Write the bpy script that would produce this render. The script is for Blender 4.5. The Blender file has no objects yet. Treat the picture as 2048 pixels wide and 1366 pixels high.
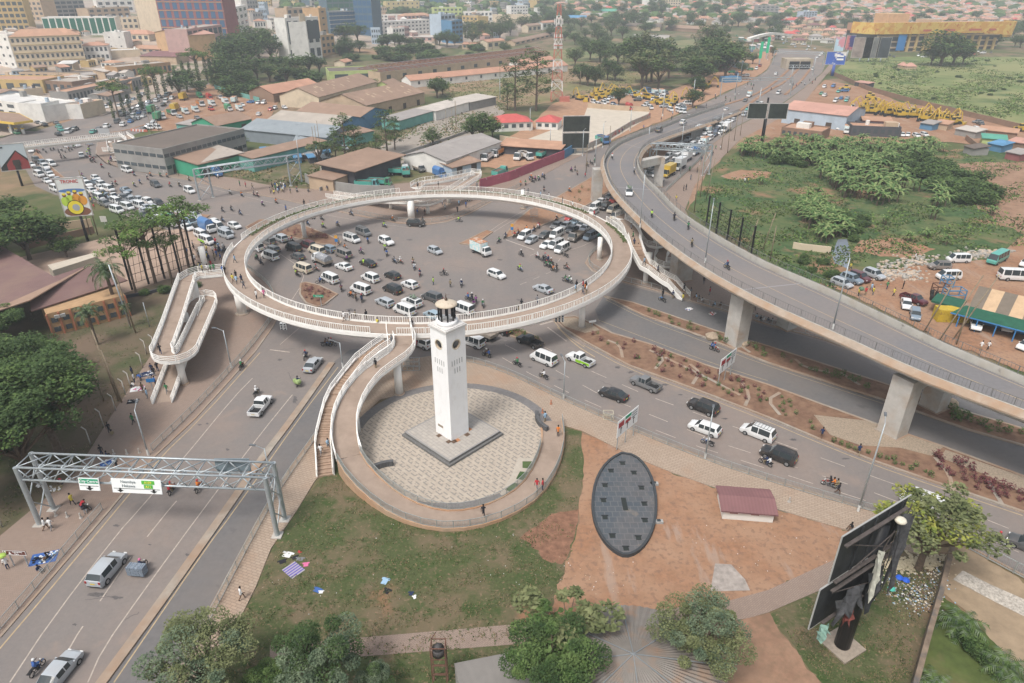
import bpy, math, random
from mathutils import Vector, Matrix
from mathutils.geometry import tessellate_polygon
R=random.Random(7); PI=math.pi; rad=math.radians
C=bpy.context.scene.collection
# ---------------- camera, sky, sun, exposure
CH=56.0; PT=rad(28.0); FP=1365.0
cd=bpy.data.cameras.new('camera'); cam=bpy.data.objects.new('camera',cd); C.objects.link(cam)
cam.location=(0,0,CH); cam.rotation_euler=(rad(90)-PT,0,0)
cd.sensor_width=36; cd.lens=36*FP/2048; cd.clip_end=9000; cd.clip_start=.5
bpy.context.scene.camera=cam
sc=bpy.context.scene
W=bpy.data.worlds.new('World'); sc.world=W; W.use_nodes=True
nt=W.node_tree; bg=nt.nodes['Background']
sky=nt.nodes.new('ShaderNodeTexSky'); sky.sky_type='NISHITA'; sky.sun_disc=False
SE,SA=rad(58),rad(215)
sky.sun_elevation=SE; sky.sun_rotation=SA; sky.air_density=1.5; sky.dust_density=5
hs=nt.nodes.new('ShaderNodeHueSaturation'); hs.inputs['Saturation'].default_value=.5; hs.inputs['Value'].default_value=1.0
nt.links.new(sky.outputs[0],hs.inputs['Color']); nt.links.new(hs.outputs[0],bg.inputs[0]); bg.inputs[1].default_value=.115
ld=bpy.data.lights.new('sun','SUN'); ld.energy=1.8; ld.angle=rad(14); ld.color=(1,.97,.93)
sun=bpy.data.objects.new('sun',ld); C.objects.link(sun)
sd=Vector((math.sin(SA)*math.cos(SE),math.cos(SA)*math.cos(SE),math.sin(SE)))
sun.rotation_euler=sd.to_track_quat('Z','Y').to_euler()
sc.view_settings.view_transform='Standard'; sc.view_settings.look='None'; sc.view_settings.exposure=.48
sc.render.engine='CYCLES'; sc.cycles.max_bounces=6; sc.cycles.diffuse_bounces=2; sc.cycles.volume_bounces=1; sc.cycles.transparent_max_bounces=6
# ---------------- helpers
SP,CP=math.sin(PT),math.cos(PT)
def hill(X,Y):
    r=0.0
    # right and middle hillsides, left city ridge, small roll
    d=max(0,Y-820-.12*X); r+=.046*d*(.62+.38*math.sin(X*.0021+.6))
    e=max(0,-X-60-(560-Y)*.2); 
    if Y>440: r+=.06*min(e,400)*min(1,(Y-440)/200)
    return r
def G(x,y,z=0.0):
    u=(x-1024)/FP; v=(y-683)/FP; d=SP+v*CP; t=(CH-z)/d
    return Vector((u*t,(CP-v*SP)*t,z))
def GT(x,y):
    u=(x-1024)/FP; v=(y-683)/FP; d=SP+v*CP; k=CP-v*SP
    t=30.0
    while t<9000:
        if CH-d*t<=hill(u*t,k*t): break
        st=2 if t<160 else 8; t+=st
    lo,hi=t-9,t
    for _ in range(12):
        m=(lo+hi)/2
        if CH-d*m<=hill(u*m,k*m): hi=m
        else: lo=m
    return Vector((u*hi,k*hi,hill(u*hi,k*hi)))
def px(p):
    X,Y,Z=p; w=Y*CP-(Z-CH)*SP; return (1024+FP*X/w, 683-FP*(Y*SP+(Z-CH)*CP)/w)
def PG(pts,z=0): return [G(x,y,z) for x,y in pts]
MATS={}
def mat(name,col,rough=.8,var=.0,scale=1.0,metal=0,col2=None,bump=0,spec=.3,alpha=None,kind='noise',p=.5,sharp=.2,detail=5):
    if name in MATS: return MATS[name]
    m=bpy.data.materials.new(name); m.use_nodes=True; n=m.node_tree; b=n.nodes['Principled BSDF']
    b.inputs['Roughness'].default_value=rough; b.inputs['Metallic'].default_value=metal
    b.inputs['Specular IOR Level'].default_value=spec
    c=(*col,1)
    if var or col2:
        g=n.nodes.new('ShaderNodeNewGeometry'); t=n.nodes.new('ShaderNodeTexNoise')
        t.inputs['Scale'].default_value=scale; t.inputs['Detail'].default_value=detail; t.inputs['Roughness'].default_value=.65
        n.links.new(g.outputs['Position'],t.inputs['Vector'])
        r=n.nodes.new('ShaderNodeValToRGB'); a,bb=r.color_ramp.elements
        a.position=p-sharp; bb.position=p+sharp
        if col2: a.color=c; bb.color=(*col2,1)
        else:
            a.color=(*[q*(1-var) for q in col],1); bb.color=(*[min(1,q*(1+var)) for q in col],1)
        n.links.new(t.outputs['Fac'],r.inputs[0]); n.links.new(r.outputs[0],b.inputs['Base Color'])
        if bump:
            u=n.nodes.new('ShaderNodeBump'); u.inputs['Strength'].default_value=bump; n.links.new(t.outputs['Fac'],u.inputs['Height']); n.links.new(u.outputs[0],b.inputs['Normal'])
    else: b.inputs['Base Color'].default_value=c
    MATS[name]=m; return m
def layer(m,col,scale,p,sharp=.06,vec=None,detail=6,stretch=None,fac=1.0):
    """mix one more noise-shaped patch colour over a material"""
    n=m.node_tree; b=n.nodes['Principled BSDF']; g=n.nodes.new('ShaderNodeNewGeometry')
    t=n.nodes.new('ShaderNodeTexNoise'); t.inputs['Scale'].default_value=scale; t.inputs['Detail'].default_value=detail; t.inputs['Roughness'].default_value=.6
    mp=n.nodes.new('ShaderNodeMapping'); mp.inputs['Location'].default_value=(scale*37+p*91,13,0)
    if stretch: mp.inputs['Rotation'].default_value=(0,0,stretch[0]); mp.inputs['Scale'].default_value=(stretch[1],stretch[2],1)
    n.links.new(g.outputs['Position'],mp.inputs[0]); n.links.new(mp.outputs[0],t.inputs['Vector'])
    r=n.nodes.new('ShaderNodeValToRGB'); r.color_ramp.elements[0].position=p-sharp; r.color_ramp.elements[1].position=p+sharp
    r.color_ramp.elements[1].color=(fac,fac,fac,1)
    n.links.new(t.outputs['Fac'],r.inputs[0])
    x=n.nodes.new('ShaderNodeMix'); x.data_type='RGBA'
    n.links.new(r.outputs[0],x.inputs['Factor']); x.inputs['B'].default_value=(*col,1)
    old=b.inputs['Base Color']
    if old.is_linked: n.links.new(old.links[0].from_socket,x.inputs['A'])
    else: x.inputs['A'].default_value=old.default_value
    n.links.new(x.outputs['Result'],b.inputs['Base Color']); return m
def brick(m,col,s=1.0,rot=0,w=.2,h=.1,mortar=.012,c2=None,fac=.8):
    n=m.node_tree; b=n.nodes['Principled BSDF']; g=n.nodes.new('ShaderNodeNewGeometry')
    mp=n.nodes.new('ShaderNodeMapping'); mp.inputs['Rotation'].default_value=(0,0,rot); n.links.new(g.outputs['Position'],mp.inputs[0])
    t=n.nodes.new('ShaderNodeTexBrick'); t.inputs['Scale'].default_value=s; t.inputs['Brick Width'].default_value=w; t.inputs['Row Height'].default_value=h
    t.inputs['Mortar Size'].default_value=mortar; t.inputs['Color1'].default_value=(0,0,0,1); t.inputs['Color2'].default_value=(.35,.35,.35,1) ; t.inputs['Mortar'].default_value=(1,1,1,1)
    n.links.new(mp.outputs[0],t.inputs['Vector'])
    x=n.nodes.new('ShaderNodeMix'); x.data_type='RGBA'; mu=n.nodes.new('ShaderNodeMath'); mu.operation='MULTIPLY'; mu.inputs[1].default_value=fac
    n.links.new(t.outputs['Color'],mu.inputs[0]); n.links.new(mu.outputs[0],x.inputs['Factor'])
    old=b.inputs['Base Color']
    if old.is_linked: n.links.new(old.links[0].from_socket,x.inputs['A'])
    else: x.inputs['A'].default_value=old.default_value
    x.inputs['B'].default_value=(*col,1); n.links.new(x.outputs['Result'],b.inputs['Base Color']); return m
def wave(m,col,scale,rot=0,fac=.5,p=.5,sharp=.2,obj=True):
    """stripes of corrugated sheet or rib pattern, in object space"""
    n=m.node_tree; b=n.nodes['Principled BSDF']; g=n.nodes.new('ShaderNodeTexCoord')
    mp=n.nodes.new('ShaderNodeMapping'); mp.inputs['Rotation'].default_value=(0,0,rot); n.links.new(g.outputs['Object'],mp.inputs[0])
    t=n.nodes.new('ShaderNodeTexWave'); t.inputs['Scale'].default_value=scale; n.links.new(mp.outputs[0],t.inputs['Vector'])
    r=n.nodes.new('ShaderNodeValToRGB'); r.color_ramp.elements[0].position=p-sharp; r.color_ramp.elements[1].position=p+sharp; r.color_ramp.elements[1].color=(fac,fac,fac,1)
    n.links.new(t.outputs['Fac'],r.inputs[0])
    x=n.nodes.new('ShaderNodeMix'); x.data_type='RGBA'; n.links.new(r.outputs[0],x.inputs['Factor']); x.inputs['B'].default_value=(*col,1)
    old=b.inputs['Base Color']
    if old.is_linked: n.links.new(old.links[0].from_socket,x.inputs['A'])
    else: x.inputs['A'].default_value=old.default_value
    n.links.new(x.outputs['Result'],b.inputs['Base Color']); return m
class MB:
    def __init__(s): s.v=[]; s.f=[]; s.m=[]
    def add(s,vs,fs,mi=0):
        o=len(s.v); s.v+= [tuple(v) for v in vs]; s.f+=[tuple(i+o for i in f) for f in fs]; s.m+=[mi]*len(fs); return s
    def box(s,x,y,z,sx,sy,sz,rot=0,mi=0,taper=1):
        c,n=math.cos(rot),math.sin(rot); vs=[]
        for k,(zz,q) in enumerate(((z,1),(z+sz,taper))):
            for a,b in ((-1,-1),(1,-1),(1,1),(-1,1)):
                X,Y=a*sx/2*q,b*sy/2*q; vs.append((x+X*c-Y*n,y+X*n+Y*c,zz))
        return s.add(vs,[(3,2,1,0),(4,5,6,7),(0,1,5,4),(1,2,6,5),(2,3,7,6),(3,0,4,7)],mi)
    def prism(s,poly,z0,z1,mi=0,ms=None,bottom=False):
        n=len(poly); P=[(p[0],p[1]) for p in poly]
        a=sum(P[i][0]*P[(i+1)%n][1]-P[(i+1)%n][0]*P[i][1] for i in range(n))
        if a<0: P.reverse()
        o=len(s.v); s.v+=[(x,y,z1) for x,y in P]
        tr=tessellate_polygon([[Vector((x,y,0)) for x,y in P]])
        for t in tr:
            A,B,D=[P[i] for i in t]
            if (B[0]-A[0])*(D[1]-A[1])-(B[1]-A[1])*(D[0]-A[0])<0: t=(t[0],t[2],t[1])
            s.f.append(tuple(i+o for i in t)); s.m.append(mi)
        if z0 is not None and z0<z1:
            o2=len(s.v); s.v+=[(x,y,z0) for x,y in P]
            for i in range(n):
                j=(i+1)%n; s.f.append((o2+i,o2+j,o+j,o+i)); s.m.append(mi if ms is None else ms)
            if bottom:
                for t in tr: s.f.append(tuple(o2+i for i in t)); s.m.append(mi if ms is None else ms)
        return s
    def cyl(s,p0,p1,r0,r1=None,n=8,mi=0,cap=True):
        p0,p1=Vector(p0),Vector(p1); r1=r0 if r1 is None else r1; d=(p1-p0).normalized()
        a=d.orthogonal().normalized(); b=d.cross(a); vs=[]
        for p,r in ((p0,r0),(p1,r1)):
            for i in range(n): t=2*PI*i/n; vs.append(p+a*(r*math.cos(t))+b*(r*math.sin(t)))
        fs=[(i,(i+1)%n,n+(i+1)%n,n+i) for i in range(n)]
        if cap: fs+=[tuple(range(n))[::-1],tuple(range(n,2*n))]
        return s.add(vs,fs,mi)
    def bar(s,p0,p1,w,mi=0):
        return s.cyl(p0,p1,w*.7,n=4,mi=mi,cap=False)
    def sphere(s,c,r,n=8,k=5,mi=0,sz=1,sx=1,sy=1):
        vs=[(c[0],c[1],c[2]-r*sz)]
        for i in range(1,k):
            t=PI*i/k
            for j in range(n): p=2*PI*j/n; vs.append((c[0]+r*sx*math.sin(t)*math.cos(p),c[1]+r*sy*math.sin(t)*math.sin(p),c[2]-r*sz*math.cos(t)))
        vs.append((c[0],c[1],c[2]+r*sz)); L=len(vs)-1; fs=[(0,1+(j+1)%n,1+j) for j in range(n)]
        for i in range(k-2):
            for j in range(n): a=1+i*n; fs.append((a+j,a+(j+1)%n,a+n+(j+1)%n,a+n+j))
        a=1+(k-2)*n; fs+=[(a+j,a+(j+1)%n,L) for j in range(n)]
        return s.add(vs,fs,mi)
    def sweep(s,path,prof,mi=0,closed=False,cap=True):
        """prof = closed list of (offset to the left, dz) swept along a 3D path"""
        n=len(path); m=len(prof); N=norms(path,closed); o=len(s.v)
        for p,q in zip(path,N):
            for a,dz in prof: s.v.append((p[0]+q[0]*a,p[1]+q[1]*a,p[2]+dz))
        for i in range(n if closed else n-1):
            j=(i+1)%n
            for k in range(m if m>2 else 1):
                l=(k+1)%m; s.f.append((o+i*m+k,o+j*m+k,o+j*m+l,o+i*m+l)); s.m.append(mi)
        if cap and not closed and m>2:
            s.f+= [tuple(o+k for k in range(m))[::-1],tuple(o+(n-1)*m+k for k in range(m))]; s.m+=[mi,mi]
        return s
    def quad(s,a,b,c,d,mi=0): return s.add([a,b,c,d],[(0,1,2,3)],mi)
    def mesh(s,name,mats,smooth=False):
        me=bpy.data.meshes.new(name); me.from_pydata(s.v,[],s.f)
        for m in mats: me.materials.append(m)
        me.polygons.foreach_set('material_index',s.m)
        if smooth: me.polygons.foreach_set('use_smooth',[True]*len(s.f))
        me.update(); return me
    def build(s,name,mats,parent=None,smooth=False):
        if not isinstance(mats,(list,tuple)): mats=[mats]
        return put(name,s.mesh(name,mats,smooth),parent)
def norms(path,closed=False):
    n=len(path); N=[]
    for i in range(n):
        a=path[i-1] if (i>0 or closed) else path[i]; b=path[(i+1)%n] if (i<n-1 or closed) else path[i]
        dx,dy=b[0]-a[0],b[1]-a[1]; L=math.hypot(dx,dy) or 1; N.append((-dy/L,dx/L))
    return N
def off(path,d,dz=0,closed=False):
    return [Vector((p[0]+q[0]*d,p[1]+q[1]*d,(p[2] if len(p)>2 else 0)+dz)) for p,q in zip(path,norms(path,closed))]
def resamp(path,n=None,step=None):
    P=[Vector(p) for p in path]; L=[0]
    for a,b in zip(P,P[1:]): L.append(L[-1]+(b-a).length)
    if n is None: n=max(2,int(L[-1]/step)+1)
    out=[];k=0
    for i in range(n):
        t=L[-1]*i/(n-1)
        while k<len(P)-2 and L[k+1]<t: k+=1
        s=(t-L[k])/((L[k+1]-L[k]) or 1); out.append(P[k].lerp(P[k+1],s))
    return out
def smoothp(path,k=2):
    for _ in range(k):
        o=[path[0]]
        for a,b in zip(path,path[1:]): a,b=Vector(a),Vector(b); o+=[a.lerp(b,.25),a.lerp(b,.75)]
        o.append(path[-1]); path=o
    return path
def put(name,me,parent=None):
    o=bpy.data.objects.new(name,me); C.objects.link(o)
    if parent: o.parent=parent
    return o
THINGS=[]
def tag(o,label,cat,group=None):
    o['label']=label; o['category']=cat
    if group: o['group']=group
    THINGS.append(o); return o
def thing(name,label,cat,loc=(0,0,0),rz=0,group=None):
    o=bpy.data.objects.new(name,None); C.objects.link(o); o.location=loc; o.rotation_euler=(0,0,rz); o.empty_display_size=.3
    return tag(o,label,cat,group)
def struct(o,k='structure'): o['kind']=k; return o
KIDS={}
def kids(o):
    return [c for c in KIDS.get(o.name,[])]
def pput(name,me,parent):
    o=put(name,me,parent); KIDS.setdefault(parent.name,[]).append(o); return o
def dup(root,loc,rz,label,group=None,scale=1,cat=None):
    r=root.copy(); C.objects.link(r); r.location=loc; r.rotation_euler=(0,0,rz); r.scale=(scale,)*3; r['label']=label
    if group: r['group']=group
    if cat: r['category']=cat
    for ch in kids(root):
        c=ch.copy(); C.objects.link(c); c.parent=r
        for g in kids(ch): d=g.copy(); C.objects.link(d); d.parent=c
    THINGS.append(r); return r
def rail(mb,path,h=1.1,post=2.0,bal=.0,w=.06,mi=0,rails=(1.0,.12),closed=False):
    P=[Vector(p) for p in path]
    if closed: P=P+[P[0]]
    for r in rails: mb.sweep(P,[(-w/2,h*r-w),(w/2,h*r-w),(w/2,h*r),(-w/2,h*r)],mi)
    L=0
    for a,b in zip(P,P[1:]): L+=(b-a).length
    for p in resamp(P,step=post): mb.box(p.x,p.y,p.z,w*1.3,w*1.3,h,mi=mi)
    if bal:
        for p in resamp(P,step=bal): mb.box(p.x,p.y,p.z+h*rails[-1],w*.7,w*.7,h*(rails[0]-rails[-1]),mi=mi)
def text(s,size,m,parent,loc,rot,name='lettering',depth=.01,align='CENTER',sx=1):
    cu=bpy.data.curves.new(name,'FONT'); cu.body=s; cu.size=size; cu.align_x=align; cu.align_y='CENTER'; cu.extrude=depth; cu.resolution_u=3; cu.offset=size*.012
    t=bpy.data.objects.new(name,cu); C.objects.link(t)
    dg=bpy.context.evaluated_depsgraph_get(); me=bpy.data.meshes.new_from_object(t.evaluated_get(dg)); bpy.data.objects.remove(t)
    me.materials.clear(); me.materials.append(m)
    o=put(name,me,parent); o.location=loc; o.rotation_euler=rot; o.scale=(sx,1,1); return o
# ---------------- materials
CONC=layer(mat('concrete',(.44,.42,.39),.85,.12,.8),(.36,.24,.15),.25,.6,.1,fac=.6)
KERB=layer(mat('kerb_concrete',(.32,.28,.235),.9,.2,.7),(.31,.2,.13),.15,.5,.12,fac=.8)
WHITE=layer(mat('white_paint',(.84,.82,.78),.55,.05,.5),(.60,.48,.36),.5,.70,.06,fac=.45)
ROOF_DK=mat('dark_metal',(.03,.03,.032),.5)
STEEL=mat('galvanised_steel',(.42,.46,.48),.45,.1,3,metal=.5)
RAILG=mat('grey_rail_steel',(.36,.38,.37),.5,.12,1,metal=.3)
ASPH=layer(layer(mat('asphalt',(.22,.185,.165),.9,.1,1.3,bump=.1),(.17,.16,.155),.03,.5,.14,fac=.8),(.27,.205,.17),.06,.62,.12,fac=.7)
layer(ASPH,(.12,.11,.105),.35,.70,.03,fac=.7); layer(ASPH,(.10,.09,.088),1.1,.74,.02,fac=.7); layer(ASPH,(.30,.225,.18),.13,.64,.05,fac=.6); layer(ASPH,(.165,.15,.145),.09,.56,.05,stretch=(rad(-38),1,.12),fac=.5); layer(ASPH,(.27,.225,.2),4,.55,.2,fac=.25)
ASPH2=layer(layer(mat('dark_asphalt',(.14,.135,.135),.9,.1,1.5,bump=.1),(.2,.17,.15),.05,.58,.14,fac=.8),(.085,.08,.08),.3,.68,.05,fac=.6)
ASPH3=layer(mat('flyover_asphalt',(.18,.172,.175),.9,.08,1.5,bump=.1),(.235,.2,.18),.06,.55,.14,fac=.7)
PAVE=brick(layer(layer(mat('brick_pavers',(.275,.205,.165),.9,.1,2.0),(.32,.25,.205),.07,.55,.15,fac=.8),(.29,.18,.125),.16,.66,.08,fac=.7),(.19,.14,.115),rot=rad(-38),s=.55,fac=.75)
PAVE2=brick(layer(layer(mat('pale_brick_pavers',(.36,.28,.215),.9,.1,2.0),(.42,.335,.26),.09,.5,.15,fac=.8),(.38,.25,.17),.12,.6,.08,fac=.9),(.25,.185,.14),rot=rad(21),s=.3,fac=.9)
DIRT=layer(layer(mat('red_dirt',(.29,.155,.09),.95,.22,.9,bump=.3),(.34,.21,.135),.12,.5,.1,fac=.9),(.20,.12,.085),1.6,.58,.07,fac=.7); layer(DIRT,(.34,.25,.195),.35,.62,.04,stretch=(.5,1,.2),fac=.7)
DIRTB=layer(layer(mat('brown_dirt',(.27,.16,.105),.95,.2,.5,bump=.2),(.19,.125,.08),1.2,.55,.1,fac=.7),(.33,.21,.14),.2,.55,.1,fac=.8)
SOIL=layer(mat('planting_soil',(.18,.105,.07),.95,.25,1.5,bump=.3),(.25,.155,.1),.5,.55,.1)
GRASS=layer(layer(layer(mat('dry_lawn',(.07,.085,.032),.95,.3,4,bump=.4),(.15,.115,.07),.16,.52,.07,fac=.9),(.045,.075,.02),.5,.60,.06,fac=.9),(.25,.165,.11),2.6,.62,.05,fac=.7); layer(GRASS,(.28,.14,.08),.11,.66,.04,fac=.8)
GRASS2=layer(layer(mat('wild_grass',(.075,.10,.028),.95,.25,.8,bump=.3),(.13,.14,.045),.03,.5,.1,fac=.8),(.22,.145,.09),.06,.62,.06,fac=.8)
GREEN=layer(layer(mat('lush_grass',(.05,.095,.032),.95,.35,.9,bump=.4),(.11,.13,.05),.09,.5,.08,fac=.9),(.26,.15,.09),.045,.58,.04,fac=.9); layer(GREEN,(.03,.06,.02),.25,.6,.05,fac=.9); layer(GREEN,(.2,.14,.09),.5,.64,.04,fac=.8)
STONE=mat('stone_setts',(.30,.24,.18),.95,.35,6,bump=.3)
YEL=mat('road_paint_yellow',(.42,.32,.20),.8,.2,2)
WPT=mat('road_paint_white',(.42,.36,.31),.8,.25,2)
# ---------------- ground sheet
def ground():
    xs=[]; x=0
    while x<2800: xs.append(x); x+= 14 if x<200 else 30 if x<900 else 80
    xs=sorted(set([-q for q in xs]+xs)); ys=[]; y=-60
    while y<5600: ys.append(y); y+= 20 if y<900 else 45 if y<2000 else 200
    mb=MB(); nx=len(xs)
    for y in ys:
        for x in xs: 
            h=hill(x,y)

            mb.v.append((x,y,h))
    for j in range(len(ys)-1):
        for i in range(nx-1): a=j*nx+i; mb.f.append((a,a+1,a+nx+1,a+nx)); mb.m.append(0)
    m=layer(layer(layer(mat('earth_and_scrub',(.20,.14,.09),.95,.25,.3,bump=.2),(.085,.10,.035),.02,.48,.08),(.06,.085,.03),.07,.56,.06),(.30,.19,.12),.011,.6,.05)
    struct(mb.build('ground',m,smooth=True))
ground()
ZL=[.02]
def drape(name,P,m,st=14):
    mb=MB(); x0,x1=min(p.x for p in P),max(p.x for p in P); y0,y1=min(p.y for p in P),max(p.y for p in P); Q=[(p.x,p.y) for p in P]
    def ins(x,y):
        c=False; j=len(Q)-1
        for i in range(len(Q)):
            if (Q[i][1]>y)!=(Q[j][1]>y) and x<(Q[j][0]-Q[i][0])*(y-Q[i][1])/(Q[j][1]-Q[i][1])+Q[i][0]: c=not c
            j=i
        return c
    x=x0
    while x<x1:
        y=y0
        while y<y1:
            if ins(x+st/2,y+st/2): mb.quad(*[(a,b,hill(a,b)+.35) for a,b in ((x,y),(x+st,y),(x+st,y+st),(x,y+st))])
            y+=st
        x+=st
    return struct(mb.build(name,m))
def jag(P,a=.9):
    J=random.Random(3); o=[]
    for i in range(len(P)):
        (x0,y0),(x1,y1)=P[i],P[(i+1)%len(P)]; n=max(1,int(math.hypot(x1-x0,y1-y0)/11))
        for k in range(n): t=k/n; g=a*(1 if y0>400 else .5); o.append((x0+(x1-x0)*t+J.gauss(0,2.6*g),y0+(y1-y0)*t+J.gauss(0,1.5*g)))
    return o
SOFT=('lawn','dirt_yard','dirt_patch','grass_verge','wetland_grass','dirt_slope','field','rail_verge','stream_water','sandy_yard','meadow')
def sheet(name,poly,m,z=None,h=None,side=None,world=False):
    if z is None: ZL[0]+=.004; z=ZL[0]
    if name in SOFT: poly=jag(poly)
    mb=MB(); P=poly if world is True else [GT(*p) for p in poly] if world=='t' else PG(poly)
    mb.prism(P,None if h is None else 0.0,z if h is None else h,0,1)
    if world=='t': return drape(name,P,m)
    return struct(mb.build(name,[m,side or m]))
def kerbline(mb,pts,z=0,w=.28,h=.15,world=False):
    P=pts if world else PG(pts,z); P=[Vector((p[0],p[1],z)) for p in P]
    mb.sweep(P,[(-w/2,-.1),(w/2,-.1),(w/2,h),(-w/2,h)])
LK=[(-150,1450),(0,1276),(212,1030),(307,916),(390,838),(450,772),(511,703),(545,655),(558,630),(556,605),(545,578),(525,555),(494,535),(466,515),(430,500),(400,488)]
JK=[(400,488),(330,458),(250,432),(190,405),(110,390),(70,372),(50,337),(35,307),(-60,318)]
UK=[(195,284),(192,309),(212,327),(249,339),(300,348),(375,360),(450,378),(560,398),(620,412),(666,421),(711,431),(752,439),(797,447),(854,450),(893,445),(941,427),(983,404),(1040,377),(1129,327),(1199,295),(1262,268),(1330,243),(1390,215),(1440,192),(1499,164),(1534,141),(1551,112),(1557,97)]
RK=[(1645,103),(1652,128),(1644,145),(1613,172),(1567,205),(1470,254),(1438,279),(1418,294),(1392,327),(1359,356),(1331,382),(1290,432),(1240,462),(1211,486),(1179,512),(1171,527),(1184,543),(1236,562),(1324,585),(1444,621),(1536,650),(1650,681),(1800,735),(2048,828),(2200,885)]
SK=[(2200,1225),(2048,1153),(1926,1088),(1850,1053),(1758,1026),(1650,993),(1535,958),(1409,916),(1261,856),(1124,796),(1024,748),(960,724),(900,714),(860,714),(800,724),(735,764),(632,866),(554,976),(511,1051),(410,1239),(342,1366),(280,1480)]
roadp=LK+JK+[(-60,262),(60,262),(130,272)]+UK+RK+SK
struct(MB().prism(PG(roadp),None,.05).build('road',ASPH))
# upper left streets
sheet('city_ground',[(-900,190),(-900,40),(-300,4),(450,-4),(1040,0),(1060,60),(900,98),(660,96),(560,112),(430,140),(330,190),(200,225),(60,262),(-60,300)],layer(layer(mat('dusty_city_ground',(.42,.33,.26),.95,.15,.1),(.30,.25,.21),.05,.5,.1),(.10,.12,.05),.03,.62,.05),world='t')
sheet('street',[(60,266),(120,248),(200,222),(262,196),(330,158),(380,128),(440,122),(452,150),(400,178),(345,205),(318,232),(290,262),(230,282),(195,286),(120,276)],ASPH,z=.07)
sheet('frontage_road',[(1209,590),(1236,566),(1324,589),(1444,625),(1536,654),(1650,685),(1800,739),(2048,832),(2200,890),(2200,1045),(2048,950),(1891,893),(1744,843),(1535,768),(1409,728),(1299,686),(1224,664),(1200,645),(1190,620)],ASPH2,z=.058)
sheet('service_lane',[(664,727),(700,700),(780,690),(800,724),(735,764),(632,866),(554,976),(511,1051),(410,1239),(342,1366),(280,1480),(150,1480),(215,1366),(455,1024),(522,921),(590,830)],ASPH2,z=.058)
# pavements
KB=MB()
P1=[(-60,1140),(0,1074),(150,949),(215,846),(304,709),(350,610),(385,555),(395,520),(385,490)]+LK[::-1][0:-1]+[(-60,1350)]
sheet('pavement',P1,PAVE,h=.13,side=KERB)
PL=[(1860,1056),(1840,1110),(1760,1088),(1698,1063),(1536,1014),(1449,983),(1349,948),(1269,916),(1231,896),(1164,863),(1124,851),(1128,900),(1090,970),(1000,1040),(905,1062),(800,1042),(720,990),(667,921),(630,963),(594,1022),(542,1099),(512,1175),(479,1241),(430,1366),(390,1480),(280,1480)]
P2=SK[3:][:-1]+[(280,1480)]+[]
sheet('pavement',[(1850,1053)]+SK[4:-1]+[(280,1480),(390,1480),(430,1366),(479,1241),(512,1175),(542,1099),(594,1022),(630,963),(672,915),(700,860),(760,800),(880,775),(1000,790),(1090,840),(1124,851),(1164,863),(1231,896),(1269,916),(1349,948),(1449,983),(1536,1014),(1698,1063),(1760,1088),(1840,1112)],PAVE2,h=.13,side=KERB)
sheet('pavement',UK[4:20]+[(1215,275),(1180,285),(1110,318),(1020,355),(960,365),(900,360),(640,380),(560,375),(440,352),(375,342),(300,332)],PAVE,h=.13,side=KERB)
sheet('pavement',[(1331,382),(1290,432),(1240,462),(1211,486),(1179,512),(1171,527),(1184,543),(1236,562),(1324,585),(1444,621),(1536,650),(1650,681),(1800,735),(2048,828),(2200,885),(2200,860),(2048,790),(1800,700),(1560,600),(1420,520),(1370,420),(1390,370),(1440,320),(1480,280),(1600,215),(1640,165),(1670,130),(1660,128),(1644,147),(1613,174),(1567,207),(1470,256),(1438,281),(1418,296),(1392,329),(1359,358)],PAVE,h=.13,side=KERB)
sheet('pavement',[(195,284),(192,309),(212,327),(249,339),(300,348),(330,345),(300,300),(270,280),(235,276)],PAVE,h=.13,side=KERB)
for k in (LK[1:],UK[1:18],RK[7:],SK,[(195,284),(192,309),(212,327),(249,339),(300,348)]): kerbline(KB,k)
# islands and medians
def island(poly,m=SOIL,name='planted_median',h=.2):
    P=PG(poly); mb=MB().prism(P,0,h,0,1); o=struct(mb.build(name,[m,KERB]))
    kerbline(KB,[tuple(p) for p in P]+[tuple(P[0])],w=.35,h=.26,world=True); return P
ISA=[(1106,637),(1150,634),(1186,648),(1224,668),(1299,690),(1409,731),(1535,771),(1744,847),(1891,897),(2048,955),(2200,1050),(2200,1100),(2048,1026),(1860,963),(1748,924),(1636,879),(1535,836),(1400,784),(1257,732),(1169,684),(1130,660)]
island(ISA)
ISB=[(1209,594),(1264,606),(1306,620),(1434,664),(1536,694),(1768,769),(1911,819),(2048,860),(2150,900),(2150,935),(2048,893),(1936,861),(1766,801),(1536,727),(1409,676),(1287,632)]
island(ISB)
island([(1010,478),(1014,467),(1035,440),(1060,420),(1119,392),(1169,364),(1215,337),(1245,345),(1250,368),(1219,382),(1174,411),(1131,432),(1060,462)],DIRT)
island([(492,455),(520,440),(600,450),(655,470),(682,485),(676,493),(640,488),(560,470),(500,462)])
island([(602,568),(612,566),(640,572),(675,590),(650,610),(634,615),(612,607),(600,590)])
island([(920,488),(973,462),(985,465),(955,486),(948,492)],DIRT,'traffic_island')
island([(995,662),(1010,652),(1050,664),(1080,678),(1088,690),(1070,692),(1020,672)])
island([(73,300),(93,326),(140,366),(170,372),(240,392),(330,420),(420,432),(412,438),(300,420),(225,396),(160,382),(125,370),(88,340),(66,312)],DIRTB)
island([(1285,343),(1325,316),(1381,272),(1421,253),(1455,238),(1390,245),(1320,280),(1280,310)],DIRT)
def strip(name,pts,w,m,h,z0=0): 
    P=smoothp(PG(pts,z0),1); mb=MB().sweep(P,[(-w/2,0),(w/2,0),(w/2,h),(-w/2,h)]); return struct(mb.build(name,m))
sheet('stone_paving',[(1627,832),(1744,845),(1888,895),(1862,914),(1800,898),(1720,893),(1660,872)],STONE,z=.215)
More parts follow.
